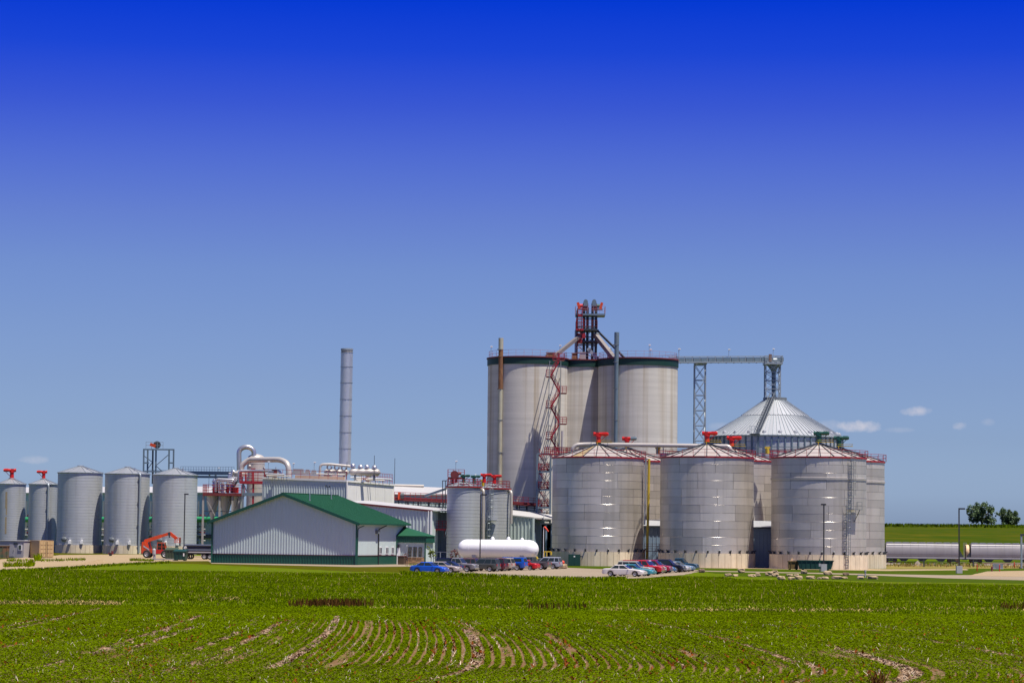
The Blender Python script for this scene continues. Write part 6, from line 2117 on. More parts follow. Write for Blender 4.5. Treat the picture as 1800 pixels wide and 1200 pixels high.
MB().bar((-2.6, -.15, 3.0), (.3, -.15, 3.95), .55, .62).build('boom_outer', 'orange', t)
MB().bar((.2, -.15, 3.92), (2.15, -.15, 4.55), .44, .5).build('boom_inner', 'orange', t)
MB().bar((2.0, -.15, 4.55), (3.3, -.15, 3.55), .44, .55).build('boom_nose', 'orange', t)
MB().cyl((1.95, -.5, 4.45), (1.95, .2, 4.45), .25).build('boom_pivot', 'darksteel', t, 40)
MB().bar((1.9, -.15, 4.2), (1.95, -.15, 3.75), .18).build('hook', 'darksteel', t)
b = MB()
for z in (2.85, 3.2, 3.55, 3.75):
    b.bar((3.0, -.8, z), (3.0, .6, z), .08); b.bar((3.9, -.8, z), (3.9, .6, z), .08); b.bar((3.0, -.8, z), (3.9, -.8, z), .08); b.bar((3.0, .6, z), (3.9, .6, z), .08)
for x in (3.0, 3.3, 3.6, 3.9):
    for y in (-.8, .6):
        b.bar((x, y, 2.8), (x, y, 3.8), .07)
b.build('work_cage', 'orange', t)
for y in (-.5, .3):
    MB().bar((3.9, y, 2.2), (3.9, y, 3.7), .12).build('fork', 'darksteel', t)
b = MB()
cx0, cx1 = -.15, 1.5
for x, xt in ((cx0, cx0 + .1), (.75, .75), (cx1, cx1 - .25)):
    for y in (-.95, -.05):
        b.bar((x, y, 1.3), (xt, y, 2.75), .09)
for y in (-.95, -.05):
    b.bar((cx0, y, 2.75), (cx1 - .2, y, 2.75), .1)
    b.bar((cx0, y, 2.05), (cx1, y, 2.05), .06)
b.build('cab_frame', 'orange', t)
MB().box((.6, -.5, 2.8), (1.5, 1.0, .1)).build('cab_roof', 'orange', t)
MB().box((.65, -.5, 1.95), (1.35, .84, 1.35)).build('cab_glass', 'glass', t)
MB().box((.45, -.5, 1.6), (.5, .5, .7)).build('seat', 'black', t)
MB().box((.2, -.97, 1.15), (1.9, .1, .75)).build('side_step', 'brightred', t)
MB().box((1.7, -.5, 1.35), (.7, .7, .5)).build('hood', 'orange', t)
# ------------------------------------------------------------------ trailer of pipes
g = W(352, 975, 455)
t = thing('pipe_trailer', 'flatbed trailer loaded with slate blue pipes behind the shed corner', 'trailer', (g.x, g.y, .03), -.05)
MB().box((0, 0, 1.25), (6.0, 2.4, .22)).build('bed', 'greybox', t)
MB().box((0, 0, 1.0), (6.0, 1.1, .3)).build('beam', 'black', t)
for x in (-1.75, -.6 + 1.5, 1.9):
    if x == -1.75:
        for sy in (-1, 1):
            wo = NEW('wheel', cached('tw', lambda: MB().lathe([(.3, -.15), (.48, -.15), (.52, -.1), (.52, .1), (.48, .15), (.3, .15)], 20, axis='x').mesh('black', 40)), t, Matrix.Translation((x, sy * .95, .52)) @ Matrix.Rotation(sy * PI / 2, 4, 'Z'))
    else:
        for sy in (-1, 1):
            wo = NEW('wheel', CACHE['tw'], t, Matrix.Translation((x, sy * .95, .52)) @ Matrix.Rotation(sy * PI / 2, 4, 'Z'))
            NEW('rim', cached('tr', lambda: MB().lathe([(.32, -.1), (.32, .15), (.2, .1), (.01, .14)], 20, axis='x').mesh('rim', 40)), wo)
MB().box((-2.4, 0, .75), (.9, 1.6, .5)).build('toolbox', 'black', t)
GP_ = 'pipes stacked on the trailer'
mtr = Matrix.Translation((g.x, g.y, .03)) @ Matrix.Rotation(-.05, 4, 'Z')
for r_ in range(3):
    for k in range(5 - r_ % 2):
        y = -.96 + k * .47 + (r_ % 2) * .23
        a = mtr @ V((-2.3 - .25 * ((k * 7 + r_ * 3) % 4), y, 1.36 + .225 + r_ * .42)); c = mtr @ V((3.0, y, 1.36 + .225 + r_ * .42))
        o = MB().tube([a, c], .215, 12).build('plastic_pipe', 'bluepipe', None, 50)
        tag(o, 'slate blue pipe lying in the stack on the flatbed trailer', 'pipe', GP_)
def skip(name, lab, cat, px, py, Y, L_, D_, H_, m, slope=.0, rz=0.0, ribs=4, lid=None):
    g = W(px, py, Y)
    t = thing(name, lab, cat, (g.x, g.y, .02), rz)
    b = MB()
    s = slope
    b.extrude([(-L_ / 2 + s, -D_ / 2, .12), (L_ / 2 - s, -D_ / 2, .12), (L_ / 2, -D_ / 2, H_), (-L_ / 2, -D_ / 2, H_)], (0, D_, 0))
    b.build('bin_body', m, t)
    for z in (H_ - .06,):
        b = MB()
        b.box((0, -D_ / 2 - .04, z), (L_ + .16, .1, .14)).box((0, D_ / 2 + .04, z), (L_ + .16, .1, .14)).box((-L_ / 2 - .03, 0, z), (.1, D_, .14)).box((L_ / 2 + .03, 0, z), (.1, D_, .14))
        b.build('rim', m, t)
    for k in range(ribs):
        x = -L_ / 2 + L_ * (k + .5) / ribs
        MB().box((x * (1 - .25 * s), -D_ / 2 - .04, (H_ - .1) / 2 + .1), (.09, .08, H_ - .3)).build('rib', m, t)
    for x in (-L_ * .35, L_ * .35):
        MB().box((x, 0, .06), (.25, D_ * .8, .12)).build('skid', 'black', t)
    if lid:
        MB().extrude([(-L_ / 2 - .05, -D_ / 2 - .08, H_ - .02), (L_ / 2 + .05, -D_ / 2 - .08, H_ - .02), (L_ / 2 + .05, D_ / 2, H_ + .3), (-L_ / 2 - .05, D_ / 2, H_ + .3)], (0, 0, .06)).build('lid', lid, t)
    return t
t = skip('dumpster', 'small dark green dumpster with a white sticker beside the shed', 'dumpster', 317.5, 985, 432, 2.1, 1.5, 1.55, 'dumpgreen', .12, -.15, 3, 'dumpgreen')
MB().box((.75, -.83, 1.0), (.22, .02, .5)).build('sticker', 'whitepaint', t)
skip('dumpster', 'olive dumpster beside the orange telehandler', 'dumpster', 302, 982, 447, 2.1, 1.5, 1.7, 'olive', .05, -.1, 4, 'olive')
skip('rusty_skip', 'rusty green waste skip beside the grey site cabin', 'skip', 4, 990, 432, 2.3, 1.8, 2.2, 'rustgreen', .1, .2, 3)
skip('roll_off_container', 'long dark green roll off container against the tank foot', 'container', 1433, 995, 399, 5.5, 2.2, 1.5, 'dumpgreen', .35, -.05, 7)
t = skip('brown_skip', 'brown skip heaped with scrap wood beside the long green container', 'skip', 1394, 994, 401, 1.5, 1.8, 1.35, 'brownbin', .02, -.05, 2)
rr = random.Random(9)
for k in range(7):
    o = MB().bar((rr.uniform(-.6, .3), rr.uniform(-.6, .6), 1.2), (rr.uniform(-.2, .7), rr.uniform(-.6, .6), 1.5 + rr.uniform(0, .3)), .12, .05)
    g_ = o.build('scrap_plank', 'tan' if k % 2 else 'roofcurb', None)
    g_.location = t.location
    tag(g_, 'scrap plank sticking out of the brown skip', 'plank', 'scrap in the brown skip')
# site cabin and shipping container
g = W(24, 980, 452)
t = thing('site_cabin', 'grey metal site cabin with a small white framed window', 'cabin', (g.x, g.y, .02), -.30)
Lc, Dc, Hc = 4.9, 6.5, 2.9
MB().box((0, Dc / 2 - 1, Hc / 2), (Lc, Dc, Hc)).build('cabin_body', 'greybox', t)
b = MB()
for k in range(22):
    b.box((-Lc / 2 - .02, -1 + .15 + k * .29, Hc / 2), (.06, .14, Hc - .3))
b.build('corrugated_side', 'greybox', t)
MB().box((0, Dc / 2 - 1, Hc + .05), (Lc + .2, Dc + .2, .12)).build('roof', 'roofwhite', t)
w_ = MB().box((1.75, -1.04, 1.75), (.75, .1, 1.0)).build('window', 'whitepaint', t)
MB().box((1.75, -1.10, 1.8), (.5, .03, .75)).build('pane', 'window', w_)
MB().box((.85, -1.04, 2.45), (.75, .08, .32)).build('air_vent', 'darksteel', t)
d = MB().box((.1, -1.03, 1.25), (1.0, .06, 2.1)).build('door', 'greybox', t)
MB().box((.5, -1.09, 1.2), (.06, .06, .2)).build('handle', 'darksteel', d)
g = W(76, 981, 450)
t = thing('shipping_container', 'tan shipping container with panelled double doors', 'container', (g.x, g.y, .02), .52)
Lc, Dc, Hc = 2.44, 6.1, 2.9
MB().box((0, Dc / 2 - 1.5, Hc / 2 + .1), (Lc, Dc, Hc)).build('container_body', 'tan', t)
for s in (-1, 1):
    d = MB().box((s * .59, -1.53, Hc / 2 + .1), (1.14, .08, Hc - .2)).build('door', 'tan', t)
    for i in range(2):
        for j in range(4):
            MB().box((s * .59 - .28 + i * .56, -1.59, .52 + j * .69), (.46, .05, .56)).build('door_panel', 'tan', d)
    MB().cyl((s * .16, -1.63, .25), (s * .16, -1.63, Hc - .05), .03).build('locking_bar', 'brown', d)
for x in (-1.22, 1.22):
    MB().box((x, -1.52, Hc / 2 + .1), (.14, .14, Hc)).build('corner_post', 'tan', t)
b = MB()
for k in range(20):
    b.box((Lc / 2 + .01, -1.3 + k * .29, Hc / 2 + .1), (.05, .15, Hc - .35))
b.build('corrugated_side', 'tan', t)
MB().box((Lc / 2 + .05, -1.25, Hc / 2 + .1), (.03, .35, Hc - .4)).build('white_panel', 'roofwhite', t)
MB().box((Lc / 2 + .07, -1.05, Hc / 2 + .1), (.02, .1, Hc - .5)).build('red_mark', 'red', t)
MB().box((0, Dc / 2 - 1.5, Hc + .13), (Lc + .04, Dc + .04, .06)).build('roof', 'tan', t)
# standpipe, loading pad, hydrant, pump
g = W(270.5, 985, 436)
t = thing('grey_hydrant', 'stout grey standpipe post beside the loading pad', 'standpipe', (g.x, g.y, 0))
MB().cyl((0, 0, 0), (0, 0, 1.1), .16).cyl((0, 0, 1.0), (0, 0, 1.75), .3).lathe([(.3, 0), (.2, .2), (.02, .25)], 12, (0, 0, 1.75)).cyl((.25, -.1, .2), (.25, -.1, 1.2), .07).build('standpipe_body', 'greybox', t, 40)
MB().box((0, 0, .06), (.8, .8, .12)).build('base_plate', 'greybox', t)
g = W(287, 986, 434)
t = thing('loading_pad', 'long low grey timber loading pad on the gravel', 'pad', (g.x, g.y, .02), -.03)
for k in range(4):
    MB().box((0, -.45 + k * .3, .2), (4.2, .26, .16)).build('plank', 'meshgrey', t)
for x in (-1.8, 0, 1.8):
    MB().box((x, 0, .06), (.2, 1.2, .12)).build('bearer', 'meshgrey', t)
g = W(324.5, 972, 452)
t = thing('white_manifold', 'white valve manifold standing behind the green dumpster', 'valve', (g.x, g.y, 0))
MB().cyl((0, 0, 0), (0, 0, 1.9), .2).cyl((-.25, 0, 1.1), (.35, 0, 1.1), .2).cyl((0, 0, 1.9), (.2, 0, 2.3), .26, .2).cyl((.1, 0, 2.0), (.35, 0, 2.1), .22).build('manifold_body', 'roofwhite', t, 40)
MB().cyl((-.3, -.2, 1.5), (.3, -.2, 1.5), .2).build('handwheel', 'red', t, 40)
g = W(195, 976, 500)
t = thing('red_pump', 'small red wheeled pump on the verge before the silos', 'pump', (g.x, g.y, .02))
MB().box((0, 0, .45), (1.0, .6, .35)).cyl((.2, 0, .6), (.2, 0, 1.0), .15).build('pump_body', 'darkred', t)
MB().bar((.3, 0, .6), (1.1, 0, 1.7), .07).build('handle', 'darkred', t)
for s in (-.35, .35):
    NEW('wheel', cached('pw', lambda: MB().lathe([(.05, -.06), (.28, -.06), (.28, .06), (.05, .06)], 14, axis='x').mesh('black')), t, Matrix.Translation((-.1, s, .28)) @ Matrix.Rotation(PI / 2, 4, 'Z'))
# sand heap on the road
def heap(lab, px, py, wpx, hpx, m, name):
    g = G(px, py)
    R_ = M(wpx, g.y) / 2
    b = MB()
    vs, fs = [(0, 0, M(hpx, g.y))], []
    for j in range(1, 9):
        for k in range(24):
            a = 2 * PI * k / 24
            f = j / 8
            rr_ = R_ * f * (1 + .18 * noise.noise(V((math.cos(a) * 1.5, math.sin(a) * 1.5, px))))
            z = M(hpx, g.y) * (1 - f) ** 1.25 * (1 + .25 * noise.noise(V((rr_ * math.cos(a), rr_ * math.sin(a), px * .1))))
            vs.append((rr_ * math.cos(a), rr_ * math.sin(a) * .55, z - (.05 if j == 8 else 0)))
    for k in range(24):
        fs.append((0, 1 + k, 1 + (k + 1) % 24))
        for j in range(7):
            fs.append((1 + j * 24 + k, 1 + (j + 1) * 24 + k, 1 + (j + 1) * 24 + (k + 1) % 24, 1 + j * 24 + (k + 1) % 24))
    o = b.add(vs, fs).build(name, m, None, 60)
    o.location = (g.x, g.y, .02)
    tag(o, lab, 'heap')
heap('low heap of pale sand on the limestone road', 172, 992, 80, 9, 'sandpile', 'sand_heap')
heap('pointed grey gravel heap beside the railway', 1613, 994, 22, 9, 'ballast', 'gravel_heap')

# ------------------------------------------------------------------ lamp posts
def lamp_post(lab, px, pyt, pyb, Y, arm=1, base=False, arml=1.4, m='blackpaint'):
    g = W(px, pyb, Y)
    z0 = 0
    t = thing('lamp_post', lab, 'lamp post', (g.x, g.y, 0))
    H_ = W(px, pyt, Y).z
    if base:
        MB().box((0, 0, .55), (.85, .85, 1.1)).build('concrete_footing', 'roofwhite', t)
    MB().box((0, 0, H_ / 2), (.17, .17, H_)).build('pole', m, t)
    h = MB().box((arm * arml * .5, 0, H_ - .06), (arml, .16, .14)).build('arm', m, t)
    MB().box((arm * (arml - .25), 0, H_ - .10), (.75, .38, .22)).build('lamp_head', m, t)
    return t
lamp_post('black lamp post in front of the wide silo', 323, 867, 975, 452, 1, False, .5)
lamp_post('tall black lamp post in front of the white pressure vessel', 843.5, 868, 1000, 380, 1, False, .75)
lamp_post('black lamp post on a concrete footing by the long green container', 1448, 885, 1003, 385, -1, True, .3)
lamp_post('black lamp post on a concrete footing before the hopper cars', 1686, 892.5, 1008.5, 380, 1, True, .75)
g = W(668.5, 991, 396)
# windsock
g = W(955, 990, 398)
t = thing('windsock', 'small red windsock drooping on a white pole', 'windsock', (g.x, g.y, 0))
H_ = W(955, 926, 398).z
MB().cyl((0, 0, 0), (0, 0, H_), .06, .05, 8).build('pole', 'whitepaint', t)
MB().tube([(.05, 0, H_), (.2, 0, H_ + .01), (.48, 0, H_ - .32), (.75, 0, H_ - .68)], [.11, .14, .11, .08], 12).build('sock', 'sock', t, 50)
g = W(965, 985, 398)
t = thing('yellow_gantry', 'yellow pipe guard frame beside the tank foot', 'guard', (g.x, g.y, 0))
z_ = W(965, 969, 398).z
MB().bar((-.85, 0, z_), (.35, 0, z_), .16).build('top_bar', 'yellow', t)
for x in (-.75, -.35):
    MB().box((x, 0, z_ / 2), (.15, .15, z_)).build('post', 'yellow', t)
MB().cyl((.3, 0, z_), (.3, 0, z_ - .5), .16).build('lamp', 'yellow', t)
# chain fence with rails by the office
g0 = W(762, 988, 402)
t = thing('pipe_fence', 'grey pipe railing between the office and pressure vessel', 'fence', (g0.x, g0.y, 0))
for k, px in enumerate((762, 774, 786, 793)):
    p = W(px, 980, 402 - k)
    MB().box((p.x - g0.x, p.y - g0.y, 1.1), (.1, .1, 2.2)).build('post', 'galvsteel', t)
for z in (2.15, 1.2, .5):
    a, c = W(762, 980, 402), W(793, 980, 399)
    MB().bar((0, 0, z), (c.x - g0.x, c.y - g0.y, z), .09).build('rail', 'galvsteel', t)
g0 = W(944, 988, 392)
t = thing('pipe_fence', 'grey pipe railing at the end of the pressure vessel', 'fence', (g0.x, g0.y, 0))
for k, px in enumerate((944, 952, 960)):
    p = W(px, 980, 392)
    MB().box((p.x - g0.x, p.y - g0.y, .7), (.09, .09, 1.4)).build('post', 'galvsteel', t)
for z in (1.38, .8):
    c = W(960, 980, 392)
    MB().bar((0, 0, z), (c.x - g0.x, c.y - g0.y, z), .08).build('rail', 'galvsteel', t)
for px, py, m, h, lab in ((715.5, 993, 'darksteel', 1.3, 'short dark post on the lawn by the office'), (1441, 1003, 'motorgreen', 1.9, 'thin green sign post beside the lamp footing')):
    g = G(px, py + 2)
    t = thing('sign_post', lab, 'post', (g.x, g.y, 0))
    MB().box((0, 0, h / 2), (.08, .08, h)).build('post', m, t)
    if px > 1000:
        MB().box((0, -.06, 1.05), (.3, .03, .42)).build('plate', 'greybox', t)
        MB().box((0, -.06, h - .25), (.16, .03, .5)).build('plate', 'motorgreen', t)
# red bollards and utility box near the railway
for px, py in ((1717.5, 1003.5), (1757, 1004), (1783, 998)):
    g = G(px, py)
    t = thing('red_bollard', 'slim red bollard on the verge by the railway', 'bollard', (g.x, g.y, 0), 0, 'red bollards by the railway')
    MB().cyl((0, 0, 0), (0, 0, 1.05), .08).lathe([(.08, 0), (.05, .06), (.01, .08)], 10, (0, 0, 1.05)).build('bollard_post', 'brightred', t, 40)
g = G(1743.5, 1004)
t = thing('fire_hydrant', 'squat red fire hydrant among the bollards', 'hydrant', (g.x, g.y, 0))
MB().cyl((0, 0, 0), (0, 0, .62), .13).lathe([(.16, 0), (.14, .12), (.02, .2)], 12, (0, 0, .62)).cyl((-.22, 0, .42), (.22, 0, .42), .07).build('hydrant_body', 'darkred', t, 40)
g = G(1754, 999.5)
t = thing('utility_box', 'grey green utility transformer box on the railway verge', 'utility box', (g.x, g.y, 0), -.1)
MB().extrude([(-.85, -.5, .1), (.85, -.5, .1), (.85, -.5, .75), (.7, -.5, .95), (-.7, -.5, .95), (-.85, -.5, .75)], (0, 1, 0)).build('box_body', 'steel2', t)
MB().box((0, -.52, .5), (.7, .03, .6)).build('door', 'steel2', t)
MB().box((0, 0, .05), (1.9, 1.2, .1)).build('base_plate', 'roofwhite', t)
# ------------------------------------------------------------------ boulders
def rock(px, py, wpx, hpx, m='stone', lab='pale limestone boulder lying on the lawn before the steel tanks', group='boulders along the footpath', flat=1.0):
    g = G(px, py)
    w_, h_ = M(wpx, g.y), M(hpx, g.y)
    rs = random.Random(int(px * 7 + py))
    b = MB()
    vs, fs = [], []
    nu, nv = 12, 7
    for j in range(nv + 1):
        ph = PI * j / nv
        for k in range(nu):
            th = 2 * PI * k / nu
            n_ = V((math.sin(ph) * math.cos(th), math.sin(ph) * math.sin(th), math.cos(ph)))
            q = V([math.copysign(abs(x) ** .62, x) for x in n_])
            q *= 1 + .30 * noise.noise(n_ * 1.6 + V((px, py, 0))) + .12 * noise.noise(n_ * 4 + V((py, px, 0)))
            vs.append((q.x * w_ / 2, q.y * w_ * .35, max(-.05, (q.z * .5 + .42) * h_)))
    for j in range(nv):
        for k in range(nu):
            fs.append((j * nu + k, (j + 1) * nu + k, (j + 1) * nu + (k + 1) % nu, j * nu + (k + 1) % nu))
    o = b.add(vs, fs).build('boulder', m)
    o.data.polygons.foreach_set('use_smooth', [False] * len(o.data.polygons))
    o.location = (g.x, g.y, .02)
    o.rotation_euler.z = rs.uniform(-.4, .4)
    return tag(o, lab, 'boulder', group)
for px, py, w_, h_ in ((1303, 1006, 12, 8), (1280, 1012, 12, 5), (1293, 1012.5, 9, 4), (1322, 1013, 14, 4.5), (1332, 1012, 8, 6), (1352, 1011, 13, 8), (1362, 1008, 11, 6.5), (1363, 1012.5, 11, 6), (1373, 1018, 13, 7), (1391, 1018, 12, 5), (1404, 1017.5, 12, 6.5),
                       (1388, 1012, 11, 4), (1400, 1012, 9, 4), (1413, 1008, 11, 7), (1425, 1017, 15, 6), (1440, 1017.5, 8, 4), (1450, 1017.5, 12, 5), (1455, 1010, 14, 8), (1471, 1017, 16, 6), (1484, 1016.5, 11, 4), (1513, 1017, 12, 5), (1534, 1017, 18, 5.5)):
    rock(px, py + .5, w_ * 1.08, h_ * 1.05)
rock(1487, 1011, 12, 5.5, 'darkstone', 'dark brown boulder among the pale ones on the lawn', None)
rock(1233.5, 1006, 11, 7, 'darkstone', 'reddish boulder at the end of the footpath by the pickups', None)
rock(989, 999, 17, 9, 'stone', 'pale boulder with an orange ball on top beside the car park', None)
g = G(989, 999)
o = MB().lathe([(.02, -.28), (.2, -.2), (.3, 0), (.22, .2), (.02, .27)], 14).build('orange_ball', 'sock', None, 60)
o.location = (g.x, g.y, .95)
tag(o, 'orange red round cap resting on the boulder by the car park', 'ball')
g = G(1521, 1014.5)
t = thing('standpipe', 'small grey standpipe with cap among the boulders', 'standpipe', (g.x, g.y, 0))
MB().cyl((0, 0, 0), (0, 0, .8), .09).cyl((0, 0, .7), (0, 0, .95), .13).build('pipe_run', 'greybox', t, 40)
MB().box((-.6, 0, .2), (.7, .5, .35)).build('valve_box', 'steel2', t)

# ------------------------------------------------------------------ railway
YRW = 530
GR = 'hopper cars standing on the railway'
RLD = (W(1795, 980, YRW - 2) - W(1560, 980, YRW)).normalized()
RLD = V((RLD.x, RLD.y, 0)).normalized()
RA = math.atan2(RLD.y, RLD.x)
a = W(1560, 980, YRW)
t = thing('railway_track', 'pair of steel rails on wooden ties beneath the hopper cars', 'railway', (a.x, a.y, 0), RA)
for s in (-.72, .72):
    MB().box((25, s, .2), (110, .09, .16)).build('rail', 'rust', t)
tm = MB().box((0, 0, .08), (.24, 2.5, .12)).mesh('brown')
for k in range(90):
    NEW('tie', tm, t, Matrix.Translation((-28 + k * 1.2, 0, 0)))
def hopper_car(lab, px0, L_=17.0, beige=False):
    p = W(px0, 980, YRW)
    t = thing('hopper_car', lab, 'hopper car', (p.x, p.y, 0), RA, GR)
    n = 36
    sec = []
    for k in range(13):
        q = k / 12
        z = 1.35 + 2.75 * q
        y = 1.45 + .18 * math.sin(PI * q) - .35 * max(0, q - .8) / .2 - .15 * max(0, .15 - q) / .15
        sec.append((y, z))
    sec2 = sec + [(-y, z) for y, z in sec[::-1]]
    # side panels of the curved body
    npan = 9
    x0, x1 = 1.1, L_ - 1.1
    for k in range(npan):
        a_, b_ = x0 + (x1 - x0) * k / npan + .012, x0 + (x1 - x0) * (k + 1) / npan - .012
        for sd in (1, -1):
            mb = MB()
            vs = [(a_, -sd * y, z) for y, z in sec] + [(b_, -sd * y, z) for y, z in sec]
            m_ = len(sec)
            mb.add(vs, [(i, m_ + i, m_ + i + 1, i + 1) for i in range(m_ - 1)])
            mb.build('side_panel', 'railcar', t, 40)
    ys, zs = sec[-1]
    MB().box(((x0 + x1) / 2, 0, zs + .04), (x1 - x0, ys * 2, .1)).build('roof', 'railcar', t)
    MB().box(((x0 + x1) / 2, 0, zs + .22), (x1 - x0 - .4, 1.0, .06)).build('running_board', 'galvsteel', t)
    for k in range(9):
        MB().box((x0 + (x1 - x0) * (k + .5) / 9, 0, zs + .18), (1.2, .8, .22)).build('hatch', 'railcar', t)
    for s in (-1, 1):
        MB().box((L_ / 2, s * 1.5, zs - .02), (x1 - x0, .12, .16)).build('top_chord', 'railcar', t)
        MB().box((L_ / 2, s * 1.42, 1.22), (L_ - .2, .14, .3)).build('side_sill', 'railcar', t)
        MB().box((L_ / 2, s * 1.46, 1.02), (L_ - .2, .1, .14)).build('lower_sill', 'darksteel', t)
    for e, sg in ((x0, 1), (x1, -1)):
        MB().extrude([(e, -1.3, zs), (e, 1.3, zs), (e + sg * 1.7, 1.3, 1.3), (e + sg * 1.7, -1.3, 1.3)], (sg * .08, 0, 0)).build('slope_sheet', 'darksteel', t)
        for s in (-1, 1):
            MB().extrude([(e, s * 1.40, 1.2), (e - sg * .95, s * 1.40, 1.2), (e, s * 1.40, 2.9)], (0, -s * .1, 0)).build('end_gusset', 'darksteel', t)
        b = MB()
        for s in (-1.25, -.75):
            b.bar((e - sg * .95, s, 1.0), (e - sg * .95, s, zs + .3), .06)
        for k in range(9):
            b.bar((e - sg * .95, -1.25, 1.2 + k * .36), (e - sg * .95, -.75, 1.2 + k * .36), .05)
        b.build('end_ladder', 'railcar', t)
        MB().box((e - sg * .6, 0, 1.15), (1.2, 2.7, .12)).build('end_platform', 'darksteel', t)
        MB().box((e - sg * 1.2, 0, 1.0), (.9, .35, .35)).build('coupler', 'darksteel', t)
    for k in range(3):
        x = L_ * (.28 + .22 * k)
        MB().extrude([(x - 1.3, -1.1, 1.25), (x + 1.3, -1.1, 1.25), (x + .4, -1.1, .45), (x - .4, -1.1, .45)], (0, 2.2, 0)).build('discharge_hopper', 'darksteel', t)
    for x in (2.2, L_ - 2.2):
        tr = MB().box((x, -1.0, .62), (2.3, .18, .3)).box((x, 1.0, .62), (2.3, .18, .3)).box((x, 0, .75), (.5, 2.1, .3)).build('bogie', 'darksteel', t)
        for dx in (-.85, .85):
            for s in (-.75, .75):
                NEW('wheel', cached('rw', lambda: MB().lathe([(.05, -.07), (.40, -.07), (.44, .06), (.05, .07)], 20, axis='x').mesh('rust', 40)), tr, Matrix.Translation((x + dx, s, .66)) @ Matrix.Rotation(PI / 2, 4, 'Z'))
    if beige:
        MB().lathe([(1.35, 0), (1.42, .15), (1.42, .55), (1.3, .7), (.02, .75)], 24, (.1, 0, 2.55), axis='x').build('end_drum', 'beige', t, 40)
    return t
hopper_car('grey covered hopper car half hidden by the end steel tank', 1547, 17.2)
hopper_car('grey covered hopper car with a rounded beige end', 1696, 17.4, True)
hopper_car('grey covered hopper car beyond the loading frame', 1847, 17.2)
g = W(1799, 990, 455)
t = thing('loading_gantry', 'dark steel loading frame standing before the hopper cars', 'frame', (g.x, g.y, 0))
H_ = W(1799, 938, 455).z
for x in (-.35, .25, 2.6):
    MB().box((x, 0, H_ / 2), (.28, .4, H_)).build('post', 'darksteel' if x > -.3 else 'galvsteel', t)
MB().box((1.2, 0, H_ - .15), (3.4, .5, .35)).build('beam', 'darksteel', t)
MB().box((0, 0, .1), (1.2, 1, .2)).build('footing', 'steel', t)
for px in (1624, 1711):
    g = G(px, 996)
    t = thing('track_post', 'short dark post standing beside the railway', 'post', (g.x, g.y, 0), 0, 'dark posts by the railway')
    MB().box((0, 0, .7), (.2, .2, 1.4)).box((0, 0, 1.45), (.35, .25, .1)).build('post', 'darksteel', t)

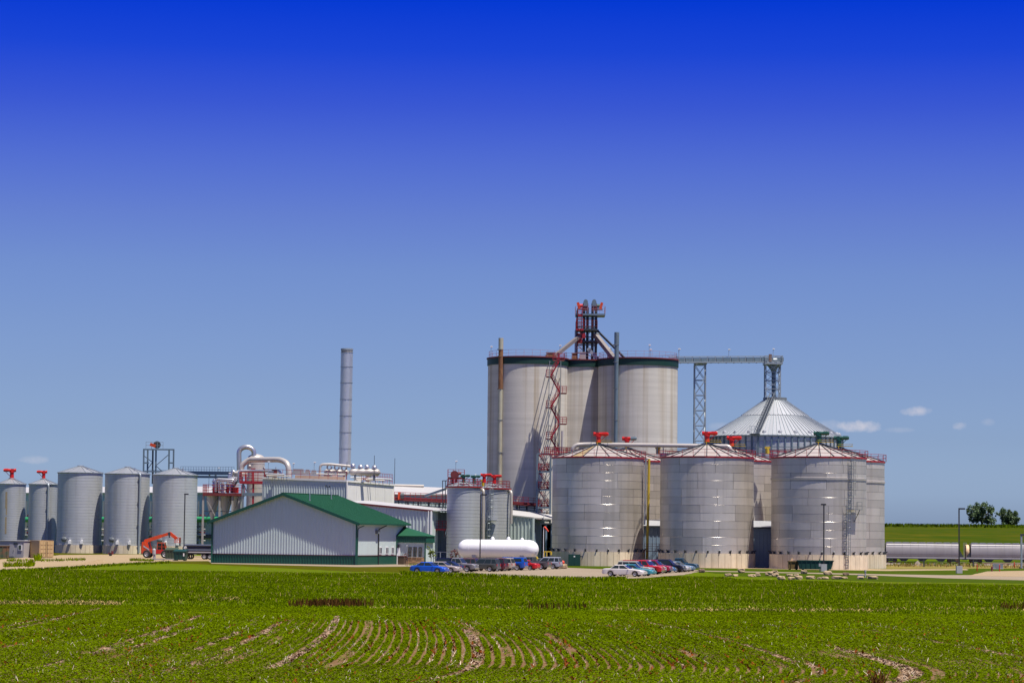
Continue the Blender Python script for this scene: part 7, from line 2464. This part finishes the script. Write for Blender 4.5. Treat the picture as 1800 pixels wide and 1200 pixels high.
# ------------------------------------------------------------------ trees
def leaf_cloud(pts, size, m, name, parent, seed, per=1):
    r = np.random.default_rng(seed)
    P = np.array(pts)
    n = P.shape[0]
    a = r.normal(size=(n, 3)); a /= np.linalg.norm(a, axis=1)[:, None]
    c = r.normal(size=(n, 3)); c -= (c * a).sum(1)[:, None] * a; c /= np.linalg.norm(c, axis=1)[:, None]
    s = (r.uniform(.6, 1.3, n) * size)[:, None]
    q = np.stack([P - a * s * .5, P + c * s * .35, P + a * s * .5, P - c * s * .35], 1)
    o = np_mesh(name, q, True, m, 4)
    o.parent = parent
    return o
def tree(lab, base, H_, Wd, seed, nleaf, leafm, lsize, trunk_f=.22, tr=.25, name='broadleaf_tree', group=None, nlimb=9, lowz=.38):
    rs = random.Random(seed)
    t = thing(name, lab, 'tree', base, 0, group)
    b = MB()
    tips = []
    top = V((rs.uniform(-.05, .05) * Wd, 0, H_ * .62))
    b.tube([(0, 0, -.2), (.02 * Wd, 0, H_ * trunk_f), top * .7 + V((0, 0, H_ * .1)), top], [tr, tr * .8, tr * .5, tr * .15], 8)
    for k in range(nlimb):
        a = 2 * PI * k / nlimb + rs.uniform(-.4, .4)
        z0 = H_ * (trunk_f * .7 + .35 * rs.random())
        rad = Wd * .5 * rs.uniform(.45, .85)
        end = V((math.cos(a) * rad, math.sin(a) * rad, H_ * rs.uniform(lowz, .86)))
        st = V((.01 * Wd, 0, z0))
        midp = st * .5 + end * .5 + V((0, 0, -.04 * H_))
        b.tube([st, midp, end], [tr * .45, tr * .28, tr * .08], 6)
        tips += [end, midp * .35 + end * .65]
    tips += [top, top * .85]
    b.build('trunk', 'bark', t, 50)
    pts = []
    cl = []
    for tip in tips:
        for j in range(2):
            cl.append((tip + V((rs.gauss(0, .07) * Wd, rs.gauss(0, .07) * Wd, rs.gauss(0, .06) * H_)), Wd * rs.uniform(.06, .14)))
    for k in range(nleaf):
        c, r_ = cl[rs.randrange(len(cl))]
        d = V((rs.gauss(0, 1), rs.gauss(0, 1), rs.gauss(0, .8))).normalized() * r_ * (rs.random() ** .4)
        p = c + d
        if p.z > H_ * .10:
            pts.append(p)
    leaf_cloud(pts, lsize, leafm, 'crown', t, seed)
    return t
for px, py, wpx, hpx, sd, lab in ((1725, 929, 47, 42, 4, 'wide dark tree standing on the hill crest beside a rounder one'), (1774, 930.5, 36, 34, 8, 'rounder dark tree on the hill crest')):
    Yt = 905
    g = W(px, py, Yt)
    tree(lab, (g.x, g.y, hill_z(g.x, g.y) - .1), M(hpx, Yt) * 1.05, M(wpx, Yt) * 1.08, sd, 5000, 'leaf', .62, .10, .38, group='trees on the hill crest', nlimb=20, lowz=.22)
# small planted trees by the office
g = W(757.5, 990, 398)
tree('slim young green tree at the office corner', (g.x, g.y, 0), 3.6, 1.4, 21, 420, 'leaf_young', .2, .35, .05, 'young_tree', nlimb=6)
g = W(800.5, 990, 394)
tree('small russet tree in front of the pressure vessel end', (g.x, g.y, 0), 3.0, 1.7, 22, 520, 'leaf_red', .17, .3, .05, 'young_tree', nlimb=7)
g = W(713, 990, 399)
tree('thin russet shrub by the office door', (g.x, g.y, 0), 2.4, 1.2, 23, 160, 'leaf_red', .15, .2, .04, 'russet_shrub', nlimb=6)
rs = random.Random(2)
for k, px in enumerate((722, 727, 732)):
    g = W(px, 990, 401)
    t = thing('low_shrub', 'tiny green shrub at the foot of the office stone wall', 'shrub', (g.x, g.y, 0), 0, 'shrubs along the office wall')
    leaf_cloud([V((rs.gauss(0, .2), rs.gauss(0, .15), abs(rs.gauss(.15, .12)))) for _ in range(60)], .14, 'leaf_young', 'leaves', t, k)
# distant mast on the hill
g = W(1672.5, 928, 915)
t = thing('hill_mast', 'faint thin mast on the skyline of the hill', 'mast', (g.x, g.y, hill_z(g.x, g.y)))
MB().cyl((0, 0, 0), (0, 0, W(1672.5, 919, 915).z - t.location.z), .12, .08, 6).cyl((0, 0, .6), (0, 0, .8), .2).build('pole', 'steel', t)
